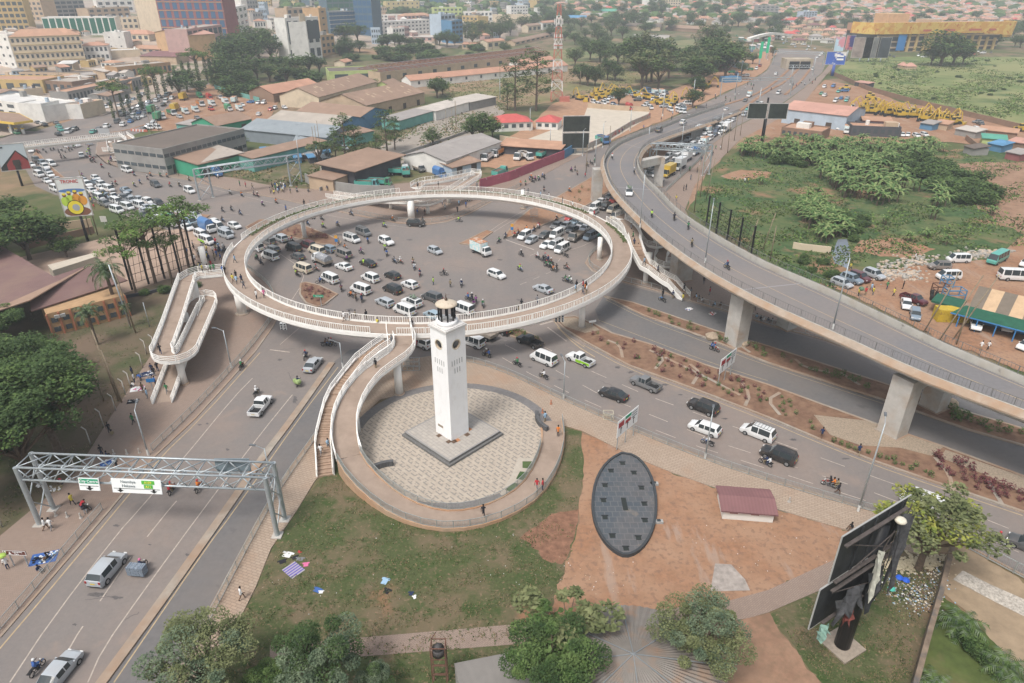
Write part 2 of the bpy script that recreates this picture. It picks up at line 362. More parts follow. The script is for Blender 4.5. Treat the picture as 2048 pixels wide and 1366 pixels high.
sheet('stone_paving',[(1890,902),(2048,957),(2150,1010),(2150,1040),(2048,990),(1960,948),(1880,918)],STONE,z=.215)
sheet('stone_paving',[(1112,638),(1150,637),(1186,652),(1200,662),(1170,668),(1130,655)],STONE,z=.215)
for P_ in ([(1299,700),(1330,715),(1310,738)],[(1380,728),(1400,745),(1385,768)],[(1480,758),(1500,790),(1490,812)],[(1560,785),(1535,800),(1560,830)],[(1870,915),(1900,950),(1905,985)],[(1975,960),(1990,985),(2005,1010)],[(1330,715),(1400,748),(1480,790)],[(1215,680),(1240,690),(1245,715)]): strip('stone_path',P_,.5,KERB,.04,.2)
for P_ in ([(1370,660),(1400,672)],[(1590,718),(1610,735),(1660,745)],[(1680,745),(1720,770)],[(1480,690),(1500,705)]): strip('stone_path',P_,.5,KERB,.04,.2)
strip('median',[(664,727),(590,832),(522,921),(450,1026),(330,1196),(205,1366),(150,1440)],1.0,KERB,.24)
strip('median',[(300,247),(250,262),(200,268)],1.0,DIRT,.2)
for L in ([(1440,213),(1499,195),(1545,170),(1577,140)],[(1597,138),(1570,165),(1530,185),(1480,222)],[(1621,138),(1600,165),(1570,190)]): strip('median',L,1.6,DIRT,.3)
KB=struct(KB.build('kerb',KERB))
# markings
MK=MB()
def line(pts,w=.14,dash=None,m=0,z=.066):
    P=[Vector((p.x,p.y,z)) for p in PG(pts)]
    if not dash: P=smoothp(P,1); MK.sweep(P,[(-w/2,0),(w/2,0)],m,cap=False); return
    Q=resamp(P,step=.5); on,offl=dash; k=int(on*2); t=int((on+offl)*2)
    for i in range(0,len(Q)-k,t): MK.sweep(Q[i:i+k+1],[(-w/2,0),(w/2,0)],m,cap=False)
def shift(pts,d): return [(x+d[0],y+d[1]) for x,y in pts]
line([(-90,1400),(8,1290),(222,1034),(318,918),(400,840),(520,706)],.16)
line([(20,1366),(100,1245),(235,1068),(275,1024),(365,920),(465,798),(505,757)],.14,m=1)
line([(100,1366),(155,1270),(250,1130),(335,1024),(420,925)],.14,(6,3),m=1)
line([(176,1366),(205,1300),(280,1193),(400,1028),(520,870),(585,790)],.14,m=1)
line([(200,1366),(455,1012),(520,915)],.12); line([(228,1366),(410,1100),(466,1026),(600,835),(676,735)],.14)
SR=[(1169,684),(1257,732),(1400,784),(1535,836),(1636,879),(1748,924),(1860,963),(2048,1026)]
line(shift(SR,(-3,6)),.14)
line([(1080,690),(1165,735),(1290,790),(1400,830),(1535,878),(1735,950),(1860,995),(2048,1070)],.13,(3,3),m=1)
line([(1010,690),(1100,735),(1200,790),(1320,838),(1450,890),(1560,925),(1745,985),(1900,1045),(2048,1110)],.13,(3,3),m=1)
line([(960,690),(1060,748),(1150,792),(1270,845),(1400,895),(1540,940),(1740,1005)],.13,(3,3),m=1)
line([(1106,640),(1128,668),(1169,695)],.14); line([(1115,655),(1150,690),(1190,715)],.2)
line([(1212,600),(1290,640),(1409,684),(1535,733),(1766,808)],.1); line([(1195,640),(1300,680),(1409,722),(1535,762)],.1)
line([(1330,632),(1500,690),(1740,768),(1900,830),(2048,880)],.08,m=1)
line([(955,486),(1000,456),(1045,430)],.12,m=1); line([(975,466),(1005,445),(1060,415)],.12,m=1)
line([(1040,570),(1100,545),(1130,505),(1100,495),(1040,520)],.12,(2,2),m=1)
line([(1110,510),(1180,488),(1230,455)],.12,m=1); line([(1068,500),(1012,480)],.3,m=1)
line([(1080,650),(1112,641)],.4,m=1); line([(1095,655),(1133,683)],.25,m=1)
line([(563,632),(610,560),(600,535),(560,508)],.12,m=1); line([(560,690),(640,620)],.1,m=1)
line([(460,438),(420,436),(330,415)],.12,m=1); line([(500,430),(445,425)],.12,m=1); line([(540,700),(580,705)],.25,m=1)
line([(250,345),(400,372),(560,410),(700,440),(820,456)],.12,m=1)
line([(1557,180),(1590,150),(1632,112)],.2,(4,6),m=1); line([(1440,205),(1500,170),(1540,140)],.2,(4,6),m=1)
struct(MK.build('road_marking',[YEL,WPT]))
ST=MB(); J=random.Random(5)
for x,y,w_,h_ in ((1585,880,9,3),(1690,918,9,3),(1235,735,8,3),(1262,745,7,3),(1330,770,8,2),(1360,790,7,2),(1450,838,8,2),(233,1052,8,3),(195,1190,26,5),(235,1196,16,4),(375,1110,6,3),(1060,735,6,2),(965,720,6,2),(1120,760,7,2),(1300,900,6,2),(400,850,5,2),(415,848,4,2),(590,800,6,8),(760,520,9,3),(680,470,10,2),(900,600,10,3),(700,620,9,3),(1000,520,7,2),(1040,600,8,2),(560,720,6,3),(455,900,5,3),(300,1090,4,2),(150,1250,6,3),(820,480,8,2)):
    P_=[G(x+w_*math.cos(a)*J.uniform(.4,1.1),y+h_*math.sin(a)*J.uniform(.4,1.1)) for a in [k*.35 for k in range(18)]]; ST.prism([(p.x,p.y) for p in P_],None,.0640+J.random()*.0015)
struct(ST.build('road_stain',mat('oil_stain',(.11,.1,.098),.7,.25,3)))
CK=MB()
for x,y,dx,dy in ((575,745,14,20),(560,700,30,-4),(590,805,12,10),(170,1200,60,-8),(1500,860,40,18),(1200,760,30,14),(700,660,40,-3),(900,530,50,10),(1040,560,40,-14),(640,520,30,14),(420,960,20,16),(250,1240,30,-16)):
    P_=[G(x+dx*k/9+J.uniform(-2,2),y+dy*k/9+J.uniform(-1,1),.0662) for k in range(10)]; CK.sweep(P_,[(-.035,0),(.035,0)],cap=False)
struct(CK.build('road_crack',MATS['oil_stain']))
# ---------------- soft ground areas
sheet('lawn',[(667,921),(594,1022),(542,1099),(512,1175),(479,1241),(430,1366),(390,1480),(560,1520),(1500,1520),(1400,1300),(1280,1230),(1100,1235),(1118,1170),(1150,1080),(1158,1020),(1168,940),(1165,864),(1124,851),(1060,960),(905,1000),(760,980)],GRASS)
sheet('dirt_yard',[(1165,864),(1231,896),(1269,916),(1349,948),(1449,983),(1536,1014),(1698,1063),(1700,1110),(1666,1123),(1536,1183),(1440,1215),(1280,1225),(1100,1238),(1118,1170),(1150,1080),(1158,1020),(1168,940)],DIRT)
sheet('dirt_patch',[(1040,1075),(1100,1030),(1158,1020),(1150,1080),(1125,1130),(1090,1120)],mat('dark_red_soil',(.21,.11,.07),.95,.35,1.5,bump=.3),z=.05)
sheet('brick_path',[(540,1292),(723,1276),(1024,1250),(1280,1224),(1440,1207),(1536,1181),(1666,1121),(1700,1130),(1643,1180),(1536,1226),(1500,1236),(1480,1240),(1250,1256),(1024,1290),(723,1314),(540,1335)],PAVE,z=.07)
sheet('dirt_yard',[(1480,1240),(1536,1226),(1570,1275),(1640,1366),(1700,1500),(1200,1500),(1280,1300)],DIRTB,z=.06)
sheet('concrete_slab',[(1430,1128),(1462,1130),(1490,1160),(1500,1182),(1420,1184)],mat('worn_concrete',(.33,.29,.26),.9,.3,1.2),z=.09)
sheet('grass_verge',[(1536,1230),(1643,1182),(1700,1130),(1700,1085),(1760,1090),(1900,1115),(1820,1400),(1800,1500),(1700,1500),(1640,1366),(1570,1275)],GRASS)
sheet('grass_verge',[(1900,1115),(1870,1180),(1960,1250),(2060,1380),(2150,1500),(1790,1500),(1830,1366)],GRASS2)
sheet('sandy_yard',[(1900,1115),(1925,1090),(2048,1165),(2250,1270),(2250,1500),(2150,1500),(2060,1380),(1960,1250),(1880,1180)],mat('sandy_soil',(.30,.225,.15),.95,.2,.6))
sheet('gravel_strip',[(1905,1160),(1925,1142),(1980,1170),(2060,1205),(2060,1240),(1990,1205)],mat('white_gravel',(.42,.38,.33),.95,.45,4),z=.09)
sheet('grass_verge',[(-200,1300),(-60,1142),(0,1076),(150,951),(215,848),(304,711),(350,612),(385,557),(300,540),(100,560),(-100,500),(-300,560)],layer(layer(mat('shaded_lawn',(.07,.08,.035),.95,.25,1.5),(.13,.10,.065),.15,.48,.1),(.16,.115,.08),.07,.55,.08))
sheet('wetland_grass',[(1395,375),(1440,325),(1500,290),(1660,285),(1900,300),(2048,285),(2300,300),(2300,560),(2048,500),(1980,520),(1830,530),(1700,560),(1640,590),(1560,540),(1480,490),(1400,440),(1372,400)],GREEN,z=.1)
sheet('dirt_slope',[(1880,330),(1960,325),(2300,330),(2300,470),(2048,470),(1990,440),(1930,400)],DIRTB,z=.12)
sheet('dirt_patch',[(1720,480),(1800,478),(1870,500),(1830,520),(1740,510),(1700,505)],DIRT,z=.12)
sheet('dirt_patch',[(1440,352),(1480,340),(1545,345),(1540,356),(1470,362)],DIRT,z=.12)
sheet('dirt_yard',[(1620,590),(1700,560),(1830,532),(1985,520),(2048,470),(2300,470),(2400,800),(2048,745),(1880,680),(1740,610),(1640,565)],DIRT,z=.13)
sheet('stream_water',[(1676,478),(1696,478),(1700,498),(1694,520),(1694,540),(1670,528),(1666,505)],mat('dull_water',(.2,.23,.27),.15,.1,1),z=.14)
sheet('dirt_slope',[(1372,430),(1395,380),(1420,340),(1440,325),(1455,290),(1430,320),(1385,365)],DIRTB,z=.11)
sheet('meadow',[(1700,118),(1660,148),(1760,185),(1900,215),(2048,250),(2300,300),(2300,120),(2048,115),(1850,112),(1760,116)],layer(layer(mat('meadow_grass',(.14,.18,.06),.95,.2,.1),(.23,.23,.10),.018,.5,.08),(.08,.12,.04),.03,.6,.05),z=.1)
sheet('dirt_yard',[(1590,215),(1650,160),(1740,178),(1800,205),(1930,225),(2048,262),(2300,330),(2300,345),(2048,300),(1900,285),(1700,290),(1500,290),(1480,280)],DIRT,z=.12)
sheet('dirt_yard',[(1110,205),(1200,185),(1330,185),(1400,160),(1470,130),(1530,100),(1556,98),(1551,110),(1534,139),(1499,162),(1440,190),(1390,213),(1330,241),(1262,266),(1199,293),(1129,325),(1110,318),(1000,340),(940,330),(990,290),(1060,250)],mat('yard_dirt',(.36,.21,.13),.95,.2,.4),z=.12)
sheet('concrete_yard',[(1175,215),(1300,222),(1290,240),(1215,285),(1160,310),(1040,312),(1000,300),(1100,262),(1165,240)],mat('pale_concrete',(.50,.44,.36),.9,.1,.3),z=.15)
sheet('dirt_yard',[(330,190),(420,170),(480,190),(560,200),(540,240),(450,262),(380,262),(300,262),(318,232),(345,205)],DIRT,z=.12)
sheet('field',[(870,170),(1100,125),(1340,120),(1330,160),(1240,180),(1100,205),(1000,222),(900,200)],layer(mat('dry_field',(.17,.16,.07),.95,.25,.2),(.26,.18,.11),.03,.5,.06),z=.1)
sheet('field',[(700,90),(1100,100),(1450,75),(1500,95),(1440,120),(1100,125),(900,110),(700,128)],layer(mat('far_field',(.12,.15,.055),.95,.25,.1),(.2,.18,.09),.02,.5,.06),z=.1)
sheet('concrete_yard',[(640,330),(800,275),(905,212),(990,208),(1010,225),(960,262),(860,310),(700,360),(640,360)],mat('grey_yard',(.30,.26,.22),.95,.15,.3),z=.14)
sheet('rail_verge',[(480,330),(600,300),(1000,205),(1020,215),(820,320),(640,372),(560,372),(450,352)],layer(mat('scrubby_verge',(.16,.13,.08),.95,.3,.8),(.09,.10,.04),.2,.52,.08),z=.13)
# plaza
cx,cy=-8.2,76.6
def circ(c,r,n=72,a0=0,a1=2*PI,z=0): return [Vector((c[0]+r*math.cos(a0+(a1-a0)*i/n),c[1]+r*math.sin(a0+(a1-a0)*i/n),z)) for i in range(n+(0 if abs(a1-a0-2*PI)<1e-6 else 1))]
PLZ=mat('plaza_pavers',(.41,.35,.285),.85,.12,1.5)
def zig(m):
    n=m.node_tree; b=n.nodes['Principled BSDF']; g=n.nodes.new('ShaderNodeNewGeometry')
    mp=n.nodes.new('ShaderNodeMapping'); mp.inputs['Rotation'].default_value=(0,0,rad(45)); n.links.new(g.outputs['Position'],mp.inputs[0])
    src=n.nodes.new('ShaderNodeTexBrick'); src.inputs['Scale'].default_value=1; src.inputs['Brick Width'].default_value=.85; src.inputs['Row Height'].default_value=.28
    src.inputs['Mortar Size'].default_value=0; src.offset=.33; src.offset_frequency=1
    src.inputs['Color1'].default_value=(0,0,0,1); src.inputs['Color2'].default_value=(1,1,1,1); n.links.new(mp.outputs[0],src.inputs['Vector'])
    s2=n.nodes.new('ShaderNodeSeparateXYZ'); n.links.new(mp.outputs[0],s2.inputs[0])
    # dark herringbone-like short bars: (x mod a < w) on rows, shifted per row
    def M(op,a,b_=None,c=None):
        q=n.nodes.new('ShaderNodeMath'); q.operation=op
        for i,v in enumerate((a,b_,c)):
            if v is None: continue
            if isinstance(v,(int,float)): q.inputs[i].default_value=v
            else: n.links.new(v,q.inputs[i])
        return q.outputs[0]
    X,Y=s2.outputs[0],s2.outputs[1]; U=.46
    def bars(A,B_,sh):
        r=M('FLOOR',M('DIVIDE',B_,.62)); fb=M('FLOORED_MODULO',B_,.62); fa=M('FLOORED_MODULO',M('ADD',M('ADD',A,M('MULTIPLY',r,sh)),.0),1.24)
        return M('MULTIPLY',M('LESS_THAN',fb,.19),M('LESS_THAN',fa,.8))
    d=M('MAXIMUM',bars(X,Y,.5),M('MULTIPLY',bars(Y,M('ADD',X,.3),.5),M('LESS_THAN',M('FLOORED_MODULO',Y,1.24),.5)))
    x=n.nodes.new('ShaderNodeMix'); x.data_type='RGBA'; n.links.new(M('MULTIPLY',d,.7),x.inputs['Factor'])
    old=b.inputs['Base Color']; n.links.new(old.links[0].from_socket,x.inputs['A']); x.inputs['B'].default_value=(.19,.18,.17,1); n.links.new(x.outputs['Result'],b.inputs['Base Color'])
zig(PLZ)
GREYP=brick(mat('grey_pavers',(.20,.19,.185),.85,.2,2),(.12,.11,.11),s=1.2)
struct(MB().prism(circ((cx,cy),14.6),None,.15).build('plaza_border',GREYP))
struct(MB().prism(circ((cx,cy),13.1),None,.165).build('plaza',PLZ))
# circular ramp that climbs round the plaza from the right to the footbridge stair landing
# ---------------- ring footbridge
DECKM=layer(layer(mat('deck_screed',(.32,.245,.195),.9,.08,1.0),(.24,.18,.14),.25,.58,.12,fac=.8),(.38,.30,.235),.9,.62,.1,fac=.5)
STEPM=mat('stair_concrete',(.34,.24,.175),.9,.15,2)
PLANTM=mat('hedge_green',(.06,.11,.03),.9,.4,2,col2=(.13,.13,.06))
ring=thing('ring_footbridge','large white circular footbridge on round columns above the junction, with ramps and stairs','footbridge')
RC=(-16.6,136.4); RO=41.4; RI=37.2; ZD=6.5
def arcp(c,r,a0,a1,z,n): return [Vector((c[0]+r*math.cos(rad(a0+(a1-a0)*i/n)),c[1]+r*math.sin(rad(a0+(a1-a0)*i/n)),z)) for i in range(n+1)]
def ringd():
    full=circ(RC,(RO+RI)/2,120,z=ZD); w=(RO-RI)/2
    MB().sweep(full,[(-w+.25,-.02),(w-.25,-.02),(w-.25,.03),(-w+.25,.03)],closed=True).build('deck',DECKM,ring)
    MB().sweep(full,[(-w,-.45),(-w*.55,-1.25),(w*.55,-1.25),(w,-.45),(w,.18),(w-.22,.18),(w-.22,-.1),(-w+.22,-.1),(-w+.22,.18),(-w,.18)],closed=True).build('girder',WHITE,ring)
    # angular gaps for the exits (degrees, 0 = right)
    def seg(r,gaps,name):
        gs=sorted(gaps); cur=gs[0][1]; 
        for i in range(len(gs)):
            a0=gs[i][1]; a1=gs[(i+1)%len(gs)][0]
            if a1<=a0: a1+=360
            mb=MB(); rail(mb,arcp(RC,r,a0,a1,ZD+.18,int((a1-a0)/2)),1.2,2.2,.38,.09); mb.build(name,WHITE,ring)
    seg(RO-.1,[(-98,-92),(22,29),(102,108),(176,183)],'railing')
    mb=MB(); rail(mb,circ(RC,RI+.1,140,z=ZD+.18),1.2,2.2,.38,.09,closed=True); mb.build('railing',WHITE,ring)
    # planting trough on the outer side: left half, far side and a short piece on the right
    for a0,a1 in ((110,172),(32,100),(2,20)):
        P=arcp(RC,RO-.75,a0,a1,ZD,int((a1-a0)/2)+2); mb=MB().sweep(P,[(-.5,0),(.5,0),(.5,.16),(-.5,.16)],0)
        for p in resamp(P,step=.22):
            for _ in range(3): mb.sphere((p.x+R.uniform(-.4,.4),p.y+R.uniform(-.4,.4),p.z+R.uniform(.15,.4)),R.uniform(.08,.22),4,3,1)
        o=mb.build('planting',[KERB,PLANTM],ring)
    for p,r in (((485,628),.95),((823,440),1.0),((610,476),.6),((1046,418),.65),((1163,655),.62),((1198,520),.6),((412,540),.7)):
        g=G(*p); mb=MB().cyl((g.x,g.y,0),(g.x,g.y,ZD-1.2),r*.9,r*.9,16); mb.cyl((g.x,g.y,0),(g.x,g.y,.35),r*1.35,r*1.3,16,1); mb.build('column',[WHITE,KERB],ring,True)
ringd()
def footway(pts,w,stairs=False,bal=0,rl=(True,True),world=False,root=None,thick=.55,smooth=1,name='ramp'):
    P=[G(x,y,z) for x,y,z in pts] if not world else pts
    if smooth: P=smoothp(P,smooth)
    if stairs:
        mb=MB(); Q=P
        # treads from a resampled centre line, flat where it is level
        Q=resamp(P,step=.32); N=norms(Q)
        for i in range(len(Q)-1):
            z=min(Q[i].z,Q[i+1].z) if True else 0; a,b=Q[i],Q[i+1]; n0,n1=N[i],N[i+1]; zt=round((a.z+b.z)/2/.165)*.165+.08
            vs=[(a.x+n0[0]*w/2,a.y+n0[1]*w/2),(b.x+n1[0]*w/2,b.y+n1[1]*w/2),(b.x-n1[0]*w/2,b.y-n1[1]*w/2),(a.x-n0[0]*w/2,a.y-n0[1]*w/2)]
            V=[(x,y,zt-.4) for x,y in vs]+[(x,y,zt) for x,y in vs]
            mb.add(V,[(3,2,1,0),(4,7,6,5)[::-1],(0,1,5,4)[::-1],(1,2,6,5)[::-1],(2,3,7,6)[::-1],(3,0,4,7)[::-1]],0)
        mb.build('staircase',STEPM,root)
        h=w/2
        MB().sweep(P,[(h,-.6),(h+.15,-.6),(h+.15,.28),(h,.28)]).sweep(P,[(-h-.15,-.6),(-h,-.6),(-h,.28),(-h-.15,.28)]).build('stringer',WHITE,root)
    else:
        h=w/2
        MB().sweep(P,[(-h+.16,-.05),(h-.16,-.05),(h-.16,.02),(-h+.16,.02)]).build('deck',DECKM,root)
        MB().sweep(P,[(-h,-.2),(-h*.6,-thick),(h*.6,-thick),(h,-.2),(h,.16),(h-.14,.16),(h-.14,-.1),(-h+.14,-.1),(-h+.14,.16),(-h,.16)]).build('girder',WHITE,root)
    for s,k in zip((1,-1),rl):
        if k: mb=MB(); rail(mb,off(P,s*(w/2-.02),.16),1.05,2.2,bal,.085,rails=(1.0,.72,.44,.16) if not bal else (1.0,.12)); mb.build('railing',WHITE,root)
    return P
def col(pt,z,r=.5,root=None):
    g=G(*pt); MB().cyl((g.x,g.y,0),(g.x,g.y,z),r,r,14).cyl((g.x,g.y,0),(g.x,g.y,.3),r*1.5,r*1.4,14,1).build('column',[WHITE,KERB],root or ring,True)
# plaza ramp: lower part on a wall, upper part a bridge
pr=[(1103,842,.18),(1107,880,.2),(1095,930,.22),(1062,982,.25),(1005,1018,.28),(940,1038,.32),(875,1040,.4),(806,1018,.6),(748,977,1.1),(702,925,2.0),(689,880,3.1),(690,835,4.1),(707,792,4.8),(738,752,5.4),(772,727,5.9),(800,708,6.2),(812,688,6.45),(806,668,6.5)]
PR=smoothp([G(*p) for p in pr],1)
nb=next(i for i,p in enumerate(PR) if p.z>2.2)
low=PR[:nb+1]; w=3.2
mb=MB(); N=norms(PR)
LOWW=MB()
for s in (1,-1):
    for a,b,n0,n1 in zip(low,low[1:],N,N[1:]):
        q=s*w/2; A=Vector((a.x+n0[0]*q,a.y+n0[1]*q,a.z+.15)); B=Vector((b.x+n1[0]*q,b.y+n1[1]*q,b.z+.15))
        LOWW.quad((A.x,A.y,0),(B.x,B.y,0),B,A); 
LOWW.sweep(low,[(w/2-.22,-.3),(w/2+.05,-.3),(w/2+.05,.18),(w/2-.22,.18)]).sweep(low,[(-w/2-.05,-.3),(-w/2+.22,-.3),(-w/2+.22,.18),(-w/2-.05,.18)])
LOWW.build('retaining_wall',layer(mat('stained_render',(.42,.30,.21),.9,.15,1),(.45,.24,.13),.3,.5,.15,fac=.7),ring)
MB().sweep(low,[(-w/2+.2,-.3),(w/2-.2,-.3),(w/2-.2,.02),(-w/2+.2,.02)]).build('deck',DECKM,ring)
for s in (1,-1):
    mb=MB(); rail(mb,off(low[3:] if s<0 else low,s*(w/2-.08),.16),1.05,1.9,.16,.055); mb.build('railing',RAILG,ring)
footway(PR[nb:-1],3.3,world=True,root=ring,smooth=0,thick=.7)
footway([(801,690,6.45),(800,672,6.48),(797,655,6.5),(796,640,6.5)],4.0,root=ring,smooth=0,rl=(False,True),thick=.6)
col((799,788),5.6,.6); col((711,866),4.0,.75); col((815,735),5.6,.4)
footway([(651,952,.1),(649,915,1.0),(647,890,1.75),(648,876,1.8),(655,845,2.9),(664,810,3.8),(675,785,3.9),(700,752,4.9),(722,724,5.0),(752,700,6.1),(775,685,6.4)],2.0,True,root=ring,smooth=0)
# left switchback ramp
footway([(446,545,6.5),(418,548,6.5),(392,550,6.5),(374,562,6.4)],3.0,root=ring)
footway([(376,556,6.4),(366,585,6.1),(345,650,5.6),(327,698,5.2)],3.0,root=ring,smooth=0,rl=(True,True))
footway([(327,698,5.2),(322,706,5.15),(330,716,5.1),(350,718,5.0),(368,712,4.9),(378,700,4.8)],3.0,root=ring)
footway([(376,702,4.8),(395,660,4.4),(415,615,4.0)],3.0,root=ring,smooth=0)
footway([(415,616,4.0),(420,604,3.9),(412,596,3.8),(398,600,3.7),(390,612,3.6)],2.8,root=ring)
footway([(392,608,3.6),(370,680,2.4),(350,740,1.3),(325,808,.05)],2.8,root=ring,smooth=0)
col((369,768),4.6,.55); col((380,672),4.4,.6); col((400,622),5.9,.65)
# far ramp
footway([(832,374,6.5),(845,366,6.5),(870,363,6.4),(905,357,6.1),(938,349,5.7)],3.2,root=ring,bal=.5)
footway([(938,349,5.7),(950,347,5.6),(953,352,5.5),(945,359,5.4)],3.2,root=ring)
footway([(945,359,5.4),(915,378,4.4),(880,396,3.5)],3.2,root=ring,smooth=0)
footway([(880,396,3.5),(862,406,3.3),(840,408,3.2),(820,404,3.1)],3.2,root=ring)
footway([(820,404,3.1),(770,402,2.0),(700,398,.5),(660,392,.05)],3.2,root=ring,smooth=0)
col((782,418),2.2,.5); col((856,428),3,.5); col((898,408),4,.6); col((930,380),5,.5)
# right stairs and ramps
footway([(1238,440,6.5),(1250,447,6.5),(1262,460,6.5),(1268,478,6.5)],3.4,root=ring)
footway([(1267,476,6.5),(1274,500,6.3),(1281,515,5.2),(1290,531,4.1),(1303,538,4.0),(1318,551,3.0),(1332,560,2.3),(1344,566,2.2),(1356,580,1.2),(1372,597,.1)],2.4,True,root=ring,smooth=0)
footway([(1240,436,6.5),(1258,428,6.4),(1270,436,6.3)],2.6,root=ring)
footway([(1268,434,6.3),(1285,460,5.4),(1298,482,4.7)],2.6,root=ring,smooth=0)
footway([(1298,482,4.7),(1306,492,4.5),(1320,490,4.3),(1322,480,4.2)],2.6,root=ring)
footway([(1322,480,4.2),(1330,500,3.4),(1318,518,2.6),(1326,530,2.2),(1345,530,2.1)],2.6,root=ring)
col((1290,567),3.6,.5); col((1296,540),4.0,.6); col((1325,528),3,.5)
# signal heads and a round sign hung on the ring
def signal(x,y,n,face):
    p=G(x,y,5.6); t=thing('traffic_signal','black and white signal heads hung under the %s edge of the ring footbridge'%face,'traffic light',(p.x,p.y,0))
    for i in range(n):
        q=MB().box((i-(n-1)/2)*.55,0,-.65,.42,.25,1.3,mi=0); o=q.build('backboard',mat('signal_white',(.6,.62,.62),.6),t); o.location=(0,0,5.2)
        for k in range(3): l=MB().cyl((0,-.14,0),(0,-.22,0),.15,n=8).build('lens',mat('signal_black',(.02,.02,.025),.4),t); l.location=((i-(n-1)/2)*.55,0,5.0+.42*(k-1)+.15)
        MB().box((i-(n-1)/2)*.55,.1,5.7,.06,.06,.5).build('bracket',STEEL,t)
signal(566,648,2,'lower left'); signal(1119,632,3,'lower right'); signal(624,430,3,'upper left'); signal(937,394,2,'far')
# ---------------- clock tower
tw=thing('clock_tower','tall white square clock tower with round openings and a domed lantern, on a paved plinth','tower',(-8.2,77.25,0))
TWM=layer(mat('tower_render',(.86,.86,.86),.6,.02,.3),(.66,.63,.59),.8,.62,.12,stretch=(0,2,2),fac=.3)
s=1.60; Hb=17.2; TR=rad(46)
def tower():
    hw=1.58; thick=.3
    for k in range(4):
        # wall with a round hole
        n=24; cz=15.1; r=.62; mb=MB(); W2=hw; z0,z1=.55,Hb
        ring_=[(r*math.cos(2*PI*i/n),cz+r*math.sin(2*PI*i/n)) for i in range(n)]
        sq=[]
        for i in range(n):
            a=2*PI*i/n; c_,s_=math.cos(a),math.sin(a); q=1.25/max(abs(c_),abs(s_)); sq.append((c_*q,cz+s_*q))
        def P(u,z,d=0): return (u,-W2+d,z)
        for i in range(n):
            j=(i+1)%n; mb.quad(P(*ring_[i]),P(*sq[i]),P(*sq[j]),P(*ring_[j]))
            mb.quad(P(*ring_[j]),P(*ring_[j],thick),P(*ring_[i],thick),P(*ring_[i]),1)
        mb.quad(P(-W2,z0),P(W2,z0),P(W2,cz-1.25),P(-W2,cz-1.25)); mb.quad(P(-W2,cz+1.25),P(W2,cz+1.25),P(W2,z1),P(-W2,z1))
        mb.quad(P(-W2,cz-1.25),P(-1.25,cz-1.25),P(-1.25,cz+1.25),P(-W2,cz+1.25)); mb.quad(P(1.25,cz-1.25),P(W2,cz-1.25),P(W2,cz+1.25),P(1.25,cz+1.25))
        o=mb.build('wall',[TWM,mat('tower_reveal',(.5,.4,.3),.8)],tw); o.rotation_euler=(0,0,TR+k*PI/2)
        q=MB(); 
        q.v=[]; rr=[(math.cos(2*PI*i/24),math.sin(2*PI*i/24)) for i in range(24)]
        for (a,b) in rr: q.v+= [(a*.6,-W2-.015,cz+b*.6),(a*.74,-W2-.015,cz+b*.74)]
        for i in range(24): j=(i+1)%24; q.f.append((2*i,2*i+1,2*j+1,2*j)); q.m.append(0)
        o=q.build('trim_ring',mat('cream_trim',(.68,.62,.5),.7),tw); o.rotation_euler=(0,0,TR+k*PI/2)
        for row,(zz,nn) in enumerate(((12.2,5),(11.0,3))):
            for i in range(nn):
                o=MB().box((i-(nn-1)/2)*.42,-W2-.004,zz,.13,.03,.75).build('vent_slot',mat('slot_grey',(.42,.42,.42),.8),tw); o.rotation_euler=(0,0,TR+k*PI/2)
    q=MB().box(0,0,.2,2.7,2.7,13.2); o=q.build('core',mat('tower_inside',(.5,.42,.34),.9),tw); o.rotation_euler=(0,0,TR)
    o=MB().box(0,0,Hb,3.5,3.5,.3).box(0,0,Hb+.3,3.2,3.2,.12).build('cornice',mat('cornice_grey',(.62,.60,.58),.8,.05),tw); o.rotation_euler=(0,0,TR)
    mb=MB(); n=32
    for r0,r1,z0,z1 in ((1.3,1.3,Hb+.4,Hb+.95),):
        P=circ((0,0),1.15,n); mb.sweep([Vector((p.x,p.y,Hb+.4)) for p in P],[(-.18,0),(.18,0),(.18,.55),(-.18,.55)],closed=True)
    mb.build('drum',TWM,tw,True)
    for i in range(8):
        a=2*PI*i/8+.2; MB().cyl((1.02*math.cos(a),1.02*math.sin(a),Hb+.9),(1.02*math.cos(a),1.02*math.sin(a),Hb+3.0),.11,n=10).build('column',mat('black_post',(.012,.012,.014),.4),tw,True)
    mb=MB(); prof=[(0,.42),(.4,.38),(.8,.27),(1.15,.13),(1.38,.0),(1.38,-.14),(0,-.14)]; 
    for i in range(32):
        for r,z in prof: a=2*PI*i/32; mb.v.append((r*math.cos(a),r*math.sin(a),Hb+3.1+z))
    for i in range(32):
        for k in range(len(prof)-1): j=(i+1)%32; m_=len(prof); mb.f.append((i*m_+k,i*m_+k+1,j*m_+k+1,j*m_+k)); mb.m.append(0)
    mb.build('dome',layer(mat('dome_cream',(.55,.47,.37),.8,.05,2),(.45,.36,.27),3,.6,.05),tw,True)
    MB().sphere((0,0,Hb+3.7),.2,10,6).cyl((0,0,Hb+3.8),(0,0,Hb+4.5),.06,.02,6).sphere((0,0,Hb+4.15),.09,8,5).cyl((0,0,Hb+4.3),(.5,0,Hb+4.35),.015,n=4).build('finial',mat('bronze',(.12,.08,.06),.4,metal=.6),tw,True)
    o=MB().box(-.55,-W2-.02,2.2,1.0,.05,.32).build('plaque',mat('brown_plaque',(.3,.24,.18),.6),tw); o.rotation_euler=(0,0,TR-PI/2)
tower()
pl=thing('tower_plinth','low square stepped plinth with grey block edge under the white clock tower','plinth',(-8.2,77.25,0),TR)
MB().box(0,0,.17,9.9,9.9,.35).box(0,0,.52,9.3,9.3,.33).build('block_edge',brick(mat('grey_block',(.20,.195,.19),.85,.3,4),(.08,.08,.08),s=2),pl)
